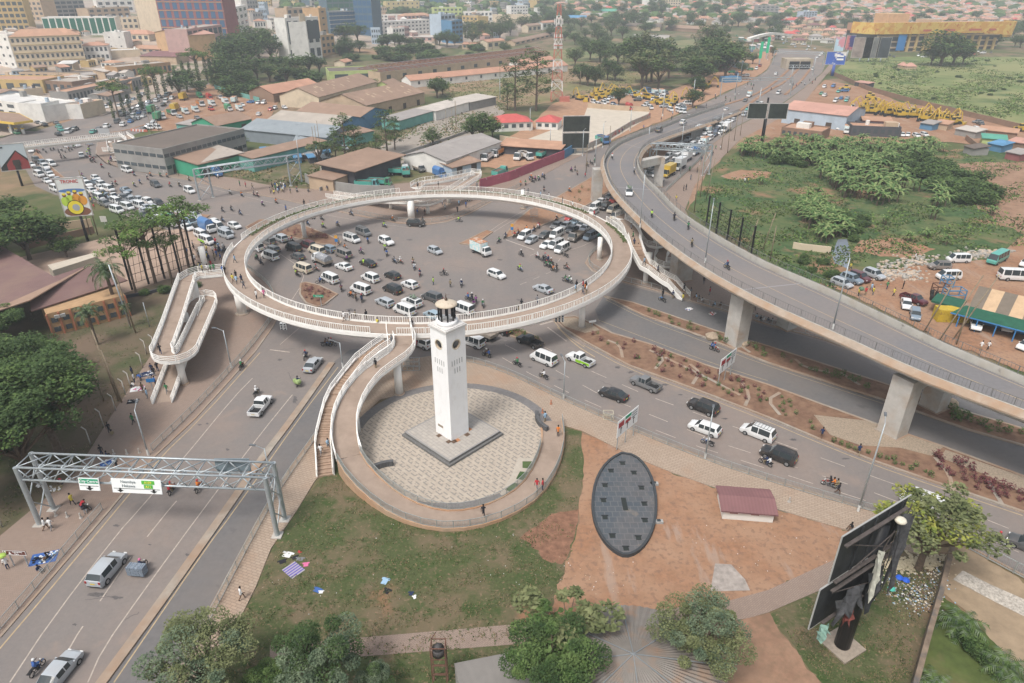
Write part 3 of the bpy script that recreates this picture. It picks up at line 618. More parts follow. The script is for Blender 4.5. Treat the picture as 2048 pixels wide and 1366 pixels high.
MB().box(0,0,.853,8.9,8.9,.03).build('paved_top',brick(mat('plinth_pavers',(.40,.36,.315),.85,.12,1.5),(.27,.26,.25),s=.6,rot=TR,w=.7,h=.3,mortar=.03,fac=.7),pl)
Qq=MB()
for a,b,c,d in ((0,4.56,9.3,.22),(0,-4.56,9.3,.22),(4.56,0,.22,8.9),(-4.56,0,.22,8.9)): Qq.box(a,b,.853,c,d,.05)
Qq.build('coping',mat('grey_coping',(.27,.26,.25),.8,.05),pl)
for dx,dy,c in ((-1.9,-1.4,0),(-1.9,.6,0),(-.9,-2.0,1),(-1.4,-1.9,0),(.9,-2.0,0),(1.9,-1.3,1),(1.8,.9,0)):
    MB().box(dx,dy,.885,.7,.6,.02).build('missing_paver',mat('soil_gap',(.12,.075,.05),.9,.3,5) if c==0 else mat('clay_tile',(.42,.19,.09),.8,.1,5),pl)
def planter(label,x,y,a,L):
    t=thing('stone_bench',label,'bench',tuple(G(x,y)),a); 
    P=[Vector((L/2*math.sin(q)*1.0,L*.35*(1-math.cos(q)),.17)) for q in [i*.12-.7 for i in range(12)]]
    MB().sweep(P,[(-.25,0),(.25,0),(.25,.75),(-.25,.75)]).build('seat',brick(mat('dark_stone',(.14,.14,.145),.8,.2,3),(.05,.05,.05),s=2),t)
planter('curved dark stone bench at the right edge of the paved plaza',1078,850,rad(-70),7); planter('curved dark stone bench at the left edge of the paved plaza',752,940,rad(215),7)
for i,(q,l) in enumerate(((((1045,925),(1082,925),(1078,942),(1045,938)),'upper'),(((1040,945),(1070,948),(1060,965),(1032,960)),'middle'),(((1028,968),(1050,972),(1030,988),(1010,982)),'lowest'))):
    sheet('grass_bed',q,GREEN,z=.2)
sheet('plaza_border',[(1036,918),(1090,918),(1075,955),(1045,985),(1012,1000),(1000,990),(1022,955)],mat('pale_edging',(.42,.37,.31),.9,.1,2),z=.18)
# ---------------- flyover
FL=[(1450,207,1.2),(1400,224,3),(1357,238,4.6),(1325,251,6.2),(1277,267,8.2),(1244,280,9.5),(1225,293,10.2),(1212,309,10.7),(1208,325,11),(1212,341,11.2),(1220,365,11.4),(1235,386,11.5),(1249,402,11.6),(1286,439,11.6),(1324,474,11.6),(1414,539,11.6),(1535,604,11.6),(1686,669,11.6),(1831,736,11.6),(1936,776,11.6),(2048,816,11.6),(2230,885,11.6)]
FR=[(1480,222,1.2),(1421,244,3.6),(1357,264,6.2),(1318,278,8),(1293,289,9.4),(1280,302,10.2),(1274,317,10.8),(1276,333,11.1),(1289,354,11.4),(1318,380,11.6),(1349,415,11.6),(1399,450,11.6),(1461,487,11.6),(1536,527,11.6),(1636,567,11.6),(1736,614,11.6),(1836,662,11.6),(1881,684,11.6),(2048,754,11.6),(2260,842,11.6)]
NS=70
fl=resamp(smoothp([G(*p) for p in FL],2),NS); fr=resamp(smoothp([G(*p) for p in FR],2),NS)
def flyover():
    t=thing('road_flyover','long curved concrete road flyover on square columns, passing to the right of the ring footbridge','flyover')
    MBd=MB(); MBg=MB(); 
    # two planes: road, soffit
    for i in range(NS-1):
        a,b,c,d=fl[i],fl[i+1],fr[i+1],fr[i]
        def V(p,q,s,dz): return tuple(p.lerp(q,s)+Vector((0,0,dz)))
        MBd.quad(V(a,d,.03,-.95),V(d,a,.03,-.95),V(c,b,.03,-.95),V(b,c,.03,-.95))
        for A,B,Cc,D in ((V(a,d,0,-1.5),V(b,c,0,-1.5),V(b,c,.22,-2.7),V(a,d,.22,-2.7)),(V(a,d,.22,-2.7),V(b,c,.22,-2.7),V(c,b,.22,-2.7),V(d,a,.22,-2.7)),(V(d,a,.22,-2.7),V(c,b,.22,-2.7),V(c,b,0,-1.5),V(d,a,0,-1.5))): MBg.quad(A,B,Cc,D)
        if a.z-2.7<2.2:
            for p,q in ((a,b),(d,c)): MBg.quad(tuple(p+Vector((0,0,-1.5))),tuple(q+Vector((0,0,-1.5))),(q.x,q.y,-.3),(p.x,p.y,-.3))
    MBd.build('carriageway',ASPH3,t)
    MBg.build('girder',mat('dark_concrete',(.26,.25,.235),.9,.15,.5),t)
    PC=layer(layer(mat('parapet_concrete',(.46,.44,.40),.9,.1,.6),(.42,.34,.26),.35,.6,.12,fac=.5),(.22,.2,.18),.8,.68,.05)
    PCI=layer(mat('dusty_parapet',(.36,.29,.23),.9,.15,.8),(.34,.22,.14),.3,.55,.15)
    for P,s in ((fl,-1),(fr,1)):
        mb=MB().sweep(P,[(0,-1.6),(s*.34,-1.55),(s*.34,-.0),(0,0)],0)
        mb.build('parapet',[PC],t); 
        MB().sweep(off(P,s*.36),[(0,-.94),(s*.75,-.94),(s*.75,-.72),(0,-.03)],0).build('inner_kerb',PCI,t)
        f=MB(); rail(f,off(P,s*.15),1.15,2.4,0,.05,rails=(1,.05)); 
        Q=resamp(off(P,s*.15),step=.45)
        for p in Q: f.box(p.x,p.y,p.z,.025,.025,1.15)
        f.build('fence',mat('fence_grey',(.17,.17,.165),.6),t)
    m=MB(); 
    for s_,w in ((.48,.12),(.1,.12),(.9,.12)):
        P=[a.lerp(b,s_)+Vector((0,0,-.94)) for a,b in zip(fl,fr)]; m.sweep(P,[(-w/2,0),(w/2,0)],0,cap=False)
    m.build('lane_marking',YEL,t)
    m=MB(); 
    for i in (13,31,44,58): 
        a,b=fl[i],fr[i]; m.sweep([a.lerp(b,.04)+Vector((0,0,-.93)),b.lerp(a,.04)+Vector((0,0,-.93))],[(-.15,0),(.15,0)],cap=False)
    m.build('expansion_joint',mat('joint_grey',(.28,.27,.27),.8),t)
    # columns: big bulged columns each side with a crosshead
    for n,(bx,by,w,d,zt,rz) in enumerate(((1470,688,2.6,2.9,9.2,28),(1783,866,2.6,2.9,9.2,30),(1192,402,2.6,3.0,9.2,5),(1360,560,4.0,2.6,8.9,22),(1572,655,2.4,2.6,8.9,28),(1865,815,2.6,2.8,8.9,28),(1315,372,2.8,2.8,8.8,-10))):
        g=G(bx,by); r=rad(rz); MB().box(g.x,g.y,0,w,d,zt,r).box(g.x,g.y,0,w+.5,d+.5,.25,r,1).build('column',[CONC,KERB],t)
    def cross(p,q,z0):
        A,B=G(*p),G(*q); A.z=B.z=0; mb=MB(); P=[A,A.lerp(B,.35),A.lerp(B,.65),B]
        mb.sweep([Vector((v.x,v.y,z0)) for v in P],[(-1.1,-2.0),(1.1,-2.0),(1.1,.2),(-1.1,.2)]); mb.build('crosshead',CONC,t)
    cross((1475,685),(1572,652),8.9); cross((1790,862),(1865,815),8.9); cross((1192,402),(1315,372),8.9)
flyover()
# big boulders round the column feet
def boulder(x,y,s,label):
    g=G(x,y); mb=MB(); mb.sphere((0,0,.3*s),.9*s,7,5,sz=.7); mb.v=[(a*R.uniform(.8,1.15),b*R.uniform(.8,1.15),c*R.uniform(.8,1.1)) for a,b,c in mb.v]
    o=mb.build('boulder',mat('boulder_tan',(.34,.27,.2),.9,.2,2)); o.location=(g.x,g.y,0); tag(o,label,'rock')
boulder(1424,678,1.5,'large tan boulder left of the tall flyover column'); boulder(1486,690,1.3,'large tan boulder right of the tall flyover column'); boulder(1898,812,1.3,'pale boulder by the far column under the flyover')
# ---------------- gantries
def gantry(label,L,Rr,z0,z1,dx,sz=.16,nb=10,legw=.28,name='road_gantry'):
    """L, Rr: pixel feet of the front legs; dx: depth vector (m) to the rear legs"""
    A,B=G(*L),G(*Rr); t=thing(name,label,'gantry',tuple((A+B)/2)); o0=(A+B)/2; A=A-o0; B=B-o0; D=Vector(dx)
    Z=lambda p,z: Vector((p.x,p.y,z))
    for p,q in ((A,A+D),(B,B+D)):
        for r in (p,q): MB().cyl(Z(r,0),Z(r,z1),legw,n=12).box(r.x,r.y,0,legw*4,legw*4,.18,mi=1).build('leg',[STEEL,CONC],t,False)
        m=MB()
        for k in range(2): za,zb=z0*k/2+.4,z0*(k+1)/2+.2; m.cyl(Z(p,za),Z(q,zb),sz*.45,n=6); m.cyl(Z(q,za),Z(p,zb),sz*.45,n=6)
        m.build('leg_brace',STEEL,t)
    for P0,P1 in ((A,B),(A+D,B+D)):
        for z in (z0,z1): MB().cyl(Z(P0,z),Z(P1,z),sz*.75,n=8).build('chord',STEEL,t,True)
        m=MB()
        for i in range(nb):
            a,b=P0.lerp(P1,i/nb),P0.lerp(P1,(i+1)/nb)
            c=a.lerp(b,.5); m.cyl(Z(a,z1),Z(c,z0),sz*.42,n=6); m.cyl(Z(c,z0),Z(b,z1),sz*.42,n=6)
        m.build('web_bracing',STEEL,t,True)
    for z in (z0,z1):
        m=MB()
        for i in range(nb+1): a=A.lerp(B,i/nb); m.cyl(Z(a,z),Z(a+D,z),sz*.42,n=6)
        for i in range(nb): a=A.lerp(B,i/nb); b=A.lerp(B,(i+1)/nb); m.cyl(Z(a,z),Z(b+D,z),sz*.4,n=6)
        m.build('cross_bracing',STEEL,t,True)
    return t,A,B,D
t,A,B,D=gantry('grey steel sign gantry spanning the wide road at lower left',(80,1050),(555,1072),6.7,8.4,(.1,2.6,0),.17,11)
SG=mat('sign_green',(.02,.30,.16),.5); SW=mat('sign_white',(.78,.80,.80),.5); SKk=mat('sign_black',(.02,.02,.02),.5); SB=mat('sign_brown',(.12,.035,.025),.5); SBL=mat('sign_blue',(.03,.18,.45),.5); LG=mat('sign_leaf_green',(.10,.42,.06),.5); LW=mat('letter_white',(.8,.8,.8),.5); LY=mat('letter_yellow',(.8,.65,.1),.5); SRED=mat('sign_red',(.35,.03,.04),.5); LGY=mat('letter_grey',(.22,.25,.26),.5)
def arrow(par,x,y,z,s,m=None,down=True):
    mb=MB(); k=-1 if down else 1
    mb.add([(x-.5*s,y,z),(x+.5*s,y,z),(x,y,z+k*.35*s)],[(0,1,2)] if k<0 else [(0,2,1)]); mb.add([(x-.15*s,y,z-k*.3*s),(x+.15*s,y,z-k*.3*s),(x+.15*s,y,z),(x-.15*s,y,z)],[(0,1,2,3)])
    mb.build('arrow',m or SKk,par)
def face(t,u0,u1,zc,h,dy=-.45):
    a,b=A.lerp(B,u0),A.lerp(B,u1); c=(a+b)/2; ang=math.atan2((b-a).y,(b-a).x); w=(b-a).length
    o=MB().box(0,0,-h/2,w,.08,h).build('sign_panel',[SW],t); o.location=(c.x,c.y+dy,zc); o.rotation_euler=(rad(-12),0,ang); return o,w
o,w=face(t,.252,.335,6.85,1.5); MB().box(0,-.05,.1,w*.92,.02,.55).build('green_band',SG,o); text('City Centre',.44,LW,o,(0,-.075,.37),(rad(90),0,0)); MB().box(0,-.05,-.22,w*.9,.02,.05).build('rule',SKk,o); arrow(o,0,-.07,-.42,.9)
o,w=face(t,.385,.585,6.85,1.7); text('Nsambya',.46,LGY,o,(-.9,-.06,.5),(rad(90),0,0)); text('Nakawa',.46,LGY,o,(-.9,-.06,0),(rad(90),0,0))
for z,s_ in ((.5,'A109'),(0,'A11')): MB().box(1.35,-.05,z-.23,1.45 if z else 1.0,.02,.45).build('route_patch',LG,o); text(s_,.38,LY,o,(1.35,-.08,z),(rad(90),0,0))
MB().box(0,-.05,-.35,w*.93,.02,.05).build('rule',SKk,o); arrow(o,-1.9,-.07,-.5,.8); arrow(o,1.9,-.07,-.5,.8)
q=A.lerp(B,.83); o=MB().box(0,0,-.9,3.9,.08,1.8).build('rear_panel',mat('panel_back',(.2,.25,.28),.6,.1,2),t); o.location=(q.x,q.y+D.y+.3,7.6)
gantry('grey lattice gantry spanning the street left of the ring footbridge',(400,402),(582,372),7.2,9.0,(2.5,3.4,0),.2,9,.25)
gantry('grey sign gantry over the traffic jam beside the flyover',(1296,345),(1405,352),7.5,9.3,(2.6,2.2,0),.2,8,.25)
# ---------------- vehicles (local +X is forward)
GLASS=mat('dark_glass',(.035,.045,.05),.12,spec=.6); TYRE=mat('tyre_rubber',(.02,.02,.02),.9); RIM=mat('wheel_rim',(.35,.36,.37),.35,metal=.6)
LAMPC=mat('clear_lamp',(.7,.7,.68),.2); LAMPR=mat('red_lamp',(.3,.02,.02),.3); PLATE=mat('plate_yellow',(.65,.5,.08),.5); PLATW=mat('plate_white',(.7,.7,.68),.5); UND=mat('underbody_black',(.02,.02,.022),.8)
PAINT={'white':(.72,.73,.73),'silver':(.40,.43,.46),'grey':(.17,.175,.18),'dark grey':(.085,.09,.095),'black':(.015,.017,.02),'blue-grey':(.19,.25,.31),'light blue':(.30,.40,.47),'maroon':(.10,.02,.03),'red':(.42,.04,.03),'cream':(.62,.55,.44),'brown-grey':(.22,.2,.185),'teal':(.08,.38,.32),'blue':(.05,.17,.40),'yellow':(.55,.37,.04),'green':(.04,.25,.12),'dark blue':(.04,.07,.13),'orange':(.55,.2,.03),'sea-green':(.11,.38,.40)}
def paint(c):
    if 'paint_'+c in MATS: return MATS['paint_'+c]
    m=mat('paint_'+c,PAINT[c],.35,spec=.5); m.node_tree.nodes['Principled BSDF'].inputs['Coat Weight'].default_value=.5
    return layer(m,(.33,.25,.19),.9,.62,.2,fac=.25)
def loft(S,codes,crown=.05):
    """S stations (x,zb,zbelt,zroof,w); returns dict of part -> MB"""
    D={k:MB() for k in ('body','windscreen','rear_window','side_window')}
    rings=[]
    for x,zb,ze,zr,w in S:
        cab=zr>0; zr=zr if cab else ze+.01; wr=w*(.80 if cab else .93)
        h=[(w*.93,zb),(w,zb+(ze-zb)*.45),(w*.98,ze),(wr,zr),(wr*.6,zr+crown*.8),(0,zr+crown)]
        rings.append([(x,-y,z) for y,z in h]+[(x,y,z) for y,z in h[::-1][1:]])
    n=len(rings[0])
    for i,c in enumerate(codes):
        a,b=rings[i],rings[i+1]
        for k in range(n-1):
            kk=min(k,n-2-k)
            if kk==2: part='side_window' if c=='s' else 'body'
            elif kk>=3 and c in 'wr': part='windscreen' if c=='w' else 'rear_window'
            else: part='body'
            D[part].quad(b[k],b[k+1],a[k+1],a[k],0) if True else 0
        D['body'].quad(a[0],b[0],b[-1],a[-1],1)
    for r,f in ((rings[0],1),(rings[-1],0)):
        D['body'].add(r,[tuple(range(n)) if f else tuple(range(n))[::-1]],0)
    return D
KINDS={
'sedan':([(-2.28,.42,.62,0,.72),(-2.2,.26,.92,0,.80),(-1.7,.22,.98,0,.86),(-1.02,.2,.96,1.38,.87),(-.9,.2,.95,1.4,.87),(-.1,.2,.93,1.42,.87),(0,.2,.93,1.42,.87),(.55,.2,.92,1.38,.87),(1.2,.2,.92,0,.86),(1.95,.22,.82,0,.83),(2.2,.28,.66,0,.76),(2.28,.4,.55,0,.66)],'bbrbsbswbbb',(1.38,-1.38),.31),
'hatchback':([(-2.02,.42,.65,0,.74),(-1.98,.28,.98,0,.80),(-1.92,.24,1.04,0,.83),(-1.55,.2,1.0,1.44,.84),(-1.4,.2,.98,1.46,.84),(-.25,.2,.95,1.5,.85),(-.15,.2,.95,1.5,.85),(.5,.2,.94,1.45,.85),(1.2,.2,.94,0,.84),(1.75,.22,.82,0,.81),(1.98,.28,.62,0,.74),(2.03,.4,.55,0,.66)],'bbrbsbswbbb',(1.25,-1.25),.31),
'estate car':([(-2.25,.42,.65,0,.76),(-2.22,.28,.98,0,.82),(-2.15,.24,1.04,0,.85),(-1.85,.2,1.0,1.44,.86),(-1.7,.2,.98,1.47,.86),(-.25,.2,.95,1.5,.86),(-.15,.2,.95,1.5,.86),(.6,.2,.94,1.45,.86),(1.25,.2,.94,0,.85),(1.95,.22,.82,0,.82),(2.2,.28,.62,0,.75),(2.25,.4,.55,0,.66)],'bbrbsbswbbb',(1.38,-1.38),.32),
'suv':([(-2.3,.5,.75,0,.82),(-2.27,.36,1.1,0,.88),(-2.2,.34,1.18,0,.91),(-1.95,.32,1.14,1.72,.92),(-1.8,.32,1.12,1.76,.92),(-.25,.32,1.1,1.8,.92),(-.15,.32,1.1,1.8,.92),(.55,.32,1.1,1.74,.92),(1.15,.32,1.1,0,.91),(1.95,.34,1.02,0,.88),(2.25,.4,.8,0,.82),(2.32,.5,.7,0,.74)],'bbrbsbswbbb',(1.4,-1.38),.38),
'minivan':([(-2.35,.42,.65,0,.80),(-2.32,.28,1.0,0,.85),(-2.28,.24,1.06,0,.87),(-2.0,.22,1.04,1.75,.88),(-1.85,.22,1.02,1.79,.88),(-.3,.22,1.0,1.82,.88),(-.2,.22,1.0,1.82,.88),(.7,.22,1.0,1.74,.88),(1.55,.22,1.0,0,.86),(2.05,.24,.85,0,.83),(2.3,.3,.66,0,.77),(2.36,.4,.58,0,.68)],'bbrbsbswbbb',(1.42,-1.42),.33),
'minibus':([(-2.42,.45,.7,0,.80),(-2.4,.32,1.05,0,.85),(-2.37,.3,1.12,0,.86),(-2.2,.28,1.12,1.9,.87),(-2.05,.28,1.12,1.95,.87),(-1.05,.28,1.12,1.97,.87),(-.95,.28,1.12,1.97,.87),(.1,.28,1.12,1.97,.87),(.2,.28,1.12,1.97,.87),(1.15,.28,1.12,1.93,.87),(1.25,.28,1.12,1.9,.87),(2.0,.3,1.08,0,.86),(2.3,.34,.9,0,.82),(2.4,.45,.7,0,.76)],'bbrbsbsbsbwbb',(1.5,-1.4),.33),
'coaster':([(-3.4,.5,.8,0,1.0),(-3.38,.4,1.3,0,1.04),(-3.34,.4,1.35,0,1.05),(-3.2,.4,1.35,2.4,1.05),(-3.0,.4,1.35,2.45,1.05),(-1.6,.4,1.35,2.48,1.05),(-1.5,.4,1.35,2.48,1.05),(0,.4,1.35,2.48,1.05),(.1,.4,1.35,2.48,1.05),(1.5,.4,1.35,2.48,1.05),(1.6,.4,1.35,2.46,1.05),(2.7,.4,1.35,2.4,1.05),(3.3,.42,1.25,0,1.02),(3.42,.5,1.0,0,.95)],'bbrbsbsbsbswb',(2.1,-2.0),.42),
'pickup':([(-.55,.36,1.05,0,.88),(-.5,.34,1.08,0,.88),(-.4,.34,1.08,1.66,.89),(-.3,.32,1.08,1.7,.89),(.25,.32,1.07,1.72,.89),(.35,.32,1.07,1.72,.89),(.75,.32,1.06,1.68,.89),(1.35,.32,1.06,0,.88),(2.2,.34,.98,0,.86),(2.5,.4,.78,0,.8),(2.56,.5,.68,0,.72)],'brbsbswbbb',(1.6,-1.65),.38),
}
KINDS['crossover']=([(a*1.14,b*1.1,c*1.1,d*1.13,e*1.08) for a,b,c,d,e in KINDS['hatchback'][0]],KINDS['hatchback'][1],(1.4,-1.4),.36)
PROTO={}
def colmat(c): return paint(c) if c in PAINT else MATS[c]
def vehicle_proto(kind,col,far=False,rack=False,extra=None):
    key=(kind,col,far,rack,extra)
    if key in PROTO: return PROTO[key]
    nm={'coaster':'bus','suv':'parked_car','sedan':'car','hatchback':'car','estate car':'car','crossover':'car','minivan':'car','minibus':'minibus','pickup':'pickup_truck'}.get(kind,'truck')
    if nm=='parked_car': nm='car'
    parts=[]   # (name, mesh, loc, rz)
    def P(n,mb,m,loc=(0,0,0)): parts.append((n,mb.mesh(n,m if isinstance(m,list) else [m]),loc))
    pm=paint(col)
    if kind in KINDS:
        S,codes,axles,wr=KINDS[kind]; D=loft(S,codes); w=max(s[4] for s in S); xf,xr=S[-1][0],S[0][0]
        if kind=='pickup':
            b=D['body']; xr=-2.5
            b.box(-1.55,0,.42,1.95,1.74,.12,mi=0)
            for y in (-.84,.84): b.box(-1.55,y,.54,1.95,.08,.5,mi=0)
            b.box(-2.49,0,.54,.08,1.74,.5,mi=0); b.box(-1.5,0,.545,1.8,1.5,.02,mi=1)
        D['body'].m=[x for x in D['body'].m]
        zl=.72 if w<.9 else .85
        if kind in('minibus','coaster'): zl=.8
        body=[pm,UND]
        if col=='white' and extra=='green': body=[pm,UND,mat('livery_green',(.25,.5,.03),.4)]; [D['body'].box(*q,mi=2) for q in ((-1.5,.885,.56,1.95,.03,.45),(-1.5,-.885,.56,1.95,.03,.45),(-.2,.895,.45,1.0,.03,.5),(-.2,-.895,.45,1.0,.03,.5))]
        if col=='white' and extra=='band': D['body'].box(0,-w*1.0,.95,xf-xr-.7,.02,.12,mi=1); D['body'].box(0,w*1.0,.95,xf-xr-.7,.02,.12,mi=1)
        P('body',D['body'],body)
        if far:
            o=MB(); 
            for k in ('body','windscreen','rear_window','side_window'):
                for vs in [D[k]]: o.add(vs.v,vs.f,0 if k=='body' else 2)
            for x in axles:
                for y in (-w,w): o.cyl((x,y*.9,wr),(x,y*1.02,wr),wr,n=8,mi=1)
            if rack: o.box(-.3,0,KINDS[kind][0][5][3]+.1,2.6,1.2,.18,mi=1)
            parts[:]=[('x',o.mesh(nm,[pm,UND,GLASS]),(0,0,0))]
        else:
            for k in ('windscreen','rear_window'): P(k,D[k],GLASS)
            sw=D['side_window']; 
            for sgn in (-1,1):
                q=MB(); 
                for f in sw.f:
                    if sum(sw.v[i][1] for i in f)*sgn>0: q.add([sw.v[i] for i in f],[(0,1,2,3)])
                P('side_window',q,GLASS)
            wmesh=MB().cyl((0,-.1,0),(0,.1,0),wr,n=14).mesh('wheel',[TYRE]); rmesh=MB().cyl((0,-.112,0),(0,.112,0),wr*.62,n=10).mesh('rim',[RIM])
            for x in axles:
                for y in (-1,1): parts.append(('wheel',wmesh,(x,y*(w-.07),wr))); parts.append(('>rim',rmesh,(0,0,0)))
            hl=MB().box(0,0,-.08,.10,.34,.16).mesh('headlight',[LAMPC]); tl=MB().box(0,0,-.12,.08,.2,.28).mesh('tail_light',[LAMPR])
            for y in (-1,1):
                parts.append(('headlight',hl,(xf-.12,y*(w-.26),zl-.05))); parts.append(('tail_light',tl,(xr+.02,y*(w-.16),zl+.1)))
                parts.append(('mirror',MB().box(0,0,0,.12,.16,.14).mesh('mirror',[pm]),(S[-4][0]-.25,y*(w+.06),S[-4][2]+.02)))
            P('number_plate',MB().box(xr-.02,0,zl-.1,.02,.5,.14),PLATE)
            if rack:
                q=MB(); zr=S[5][3]+.1
                for y in (-.55,.55): q.box(-.4,y,zr,2.8,.04,.05)
                for i in range(7): q.box(-1.7+i*.43,0,zr+.05,.04,1.2,.04)
                P('roof_rack',q,mat('rack_metal',(.12,.12,.12),.5))
                if rack=='load': 
                    q=MB()
                    for i in range(7): q.sphere((R.uniform(-1.5,.6),R.uniform(-.35,.35),zr+.2),R.uniform(.18,.32),6,4)
                    P('roof_load',q,mat('bundle_cloth',(.16,.2,.15),.9,.4,5))
    else: # trucks
        big=kind in('tipper','container truck'); L=7.2 if big else 5.6; w=1.2 if big else 1.0; hc=2.7 if big else 2.2; wr=.5 if big else .4
        xf=L/2; cabl=1.7 if big else 1.45
        S=[(xf-cabl,.6,1.5,0,w),(xf-cabl+.05,.6,1.5,hc-.05,w),(xf-cabl+.3,.55,1.4,hc,w),(xf-.5,.5,1.4,hc-.05,w),(xf-.12,.5,1.35,0,w*.98),(xf,.55,1.0,0,w*.95)]
        D=loft(S,'bbswb'); P('cab',D['body'],[pm,UND]); P('windscreen',D['windscreen'],GLASS); P('side_window',D['side_window'],GLASS)
        P('chassis',MB().box(-.3,0,.55,L-.6,.8,.25),UND)
        bl=L-cabl-.15; bx=-L/2+bl/2
        if kind=='box truck':
            P('cargo_box',MB().box(bx,0,.9,bl,2.1,2.1),[layer(mat('box_panel_blue',(.45,.66,.68),.6,.1,1),(.7,.72,.7),1.2,.5,.02)])
            P('box_roof',MB().box(bx,0,3.0,bl+.04,2.14,.08),[layer(mat('rusty_tin',(.42,.18,.09),.8,.2,2),(.5,.42,.34),1,.55,.05)])
        elif kind=='container truck':
            m=colmat(extra or 'yellow'); q=MB().box(bx,0,1.1,bl,2.3,2.6); 
            for i in range(14):
                for y in (-1.16,1.16): q.box(bx-bl/2+.3+i*(bl-.6)/13,y,1.2,.14,.06,2.4)
            P('container',q,m)
        elif kind=='flatbed':
            q=MB().box(bx,0,.9,bl,2.1,.12)
            for y in (-1.03,1.03): q.box(bx,y,1.02,bl,.05,.45)
            q.box(bx-bl/2,0,1.02,.05,2.1,.45); P('bed',q,mat('weathered_bed',(.28,.24,.2),.9,.2,2))
            if extra=='load':
                q=MB(); q.cyl((bx-bl*.45,0,1.6),(bx+bl*.42,0,1.6),1.0,n=12); P('wrapped_load',q,layer(mat('grey_tarp',(.25,.26,.28),.5,.2,4),(.5,.5,.5),3,.6,.04))
        elif kind=='canvas truck':
            q=MB(); q.box(bx,0,.9,bl,2.2,1.4); q.cyl((bx-bl/2,0,2.3),(bx+bl/2,0,2.3),1.1,n=12); P('canvas_cover',q,colmat(extra or 'blue'))
        elif kind=='tipper':
            q=MB(); q.box(bx,0,1.05,bl,2.3,.1); 
            for y in (-1.12,1.12): q.box(bx,y,1.1,bl,.08,1.2)
            for s_ in (-1,1): q.box(bx+s_*bl/2,0,1.1,.08,2.3,1.2)
            for i in range(6):
                for y in (-1.18,1.18): q.box(bx-bl/2+.4+i*(bl-.8)/5,y,1.1,.1,.08,1.2)
            P('tipper_body',q,colmat(extra or 'teal')); P('soil_load',MB().box(bx,0,1.9,bl-.2,2.1,.25,taper=.8),mat('load_soil',(.13,.09,.07),.95,.3,3))
        if far: 
            o=MB(); ms=[]; 
            for n_,me,l in parts:
                for mm in me.materials: 
                    if mm not in ms: ms.append(mm)
                base=len(o.v); o.v+=[tuple(v.co) for v in me.vertices]
                for p in me.polygons: o.f.append(tuple(base+i for i in p.vertices)); o.m.append(ms.index(me.materials[p.material_index]))
            ms.append(TYRE)
            for x in (xf-.9,-L/2+1.2): 
                for y in (-1,1): o.cyl((x,y*w*.85,wr),(x,y*w*1.01,wr),wr,n=8,mi=len(ms)-1)
            parts[:]=[('x',o.mesh(nm,ms),(0,0,0))]
        else:
            wm=MB().cyl((0,-.15,0),(0,.15,0),wr,n=14,mi=0); wm.cyl((0,-.16,0),(0,.16,0),wr*.5,n=8,mi=1); wmesh=wm.mesh('wheel',[TYRE,RIM])
            for x in ((xf-.9,-L/2+1.2,-L/2+2.3) if big else (xf-.8,-L/2+1.1)):
                for y in (-1,1): parts.append(('wheel',wmesh,(x,y*(w-.12),wr)))
            hl=MB().box(0,0,0,.08,.3,.2).mesh('headlight',[LAMPC])
            for y in (-1,1): parts.append(('headlight',hl,(xf,y*w*.7,.8)))
    PROTO[key]=(nm,parts); return PROTO[key]
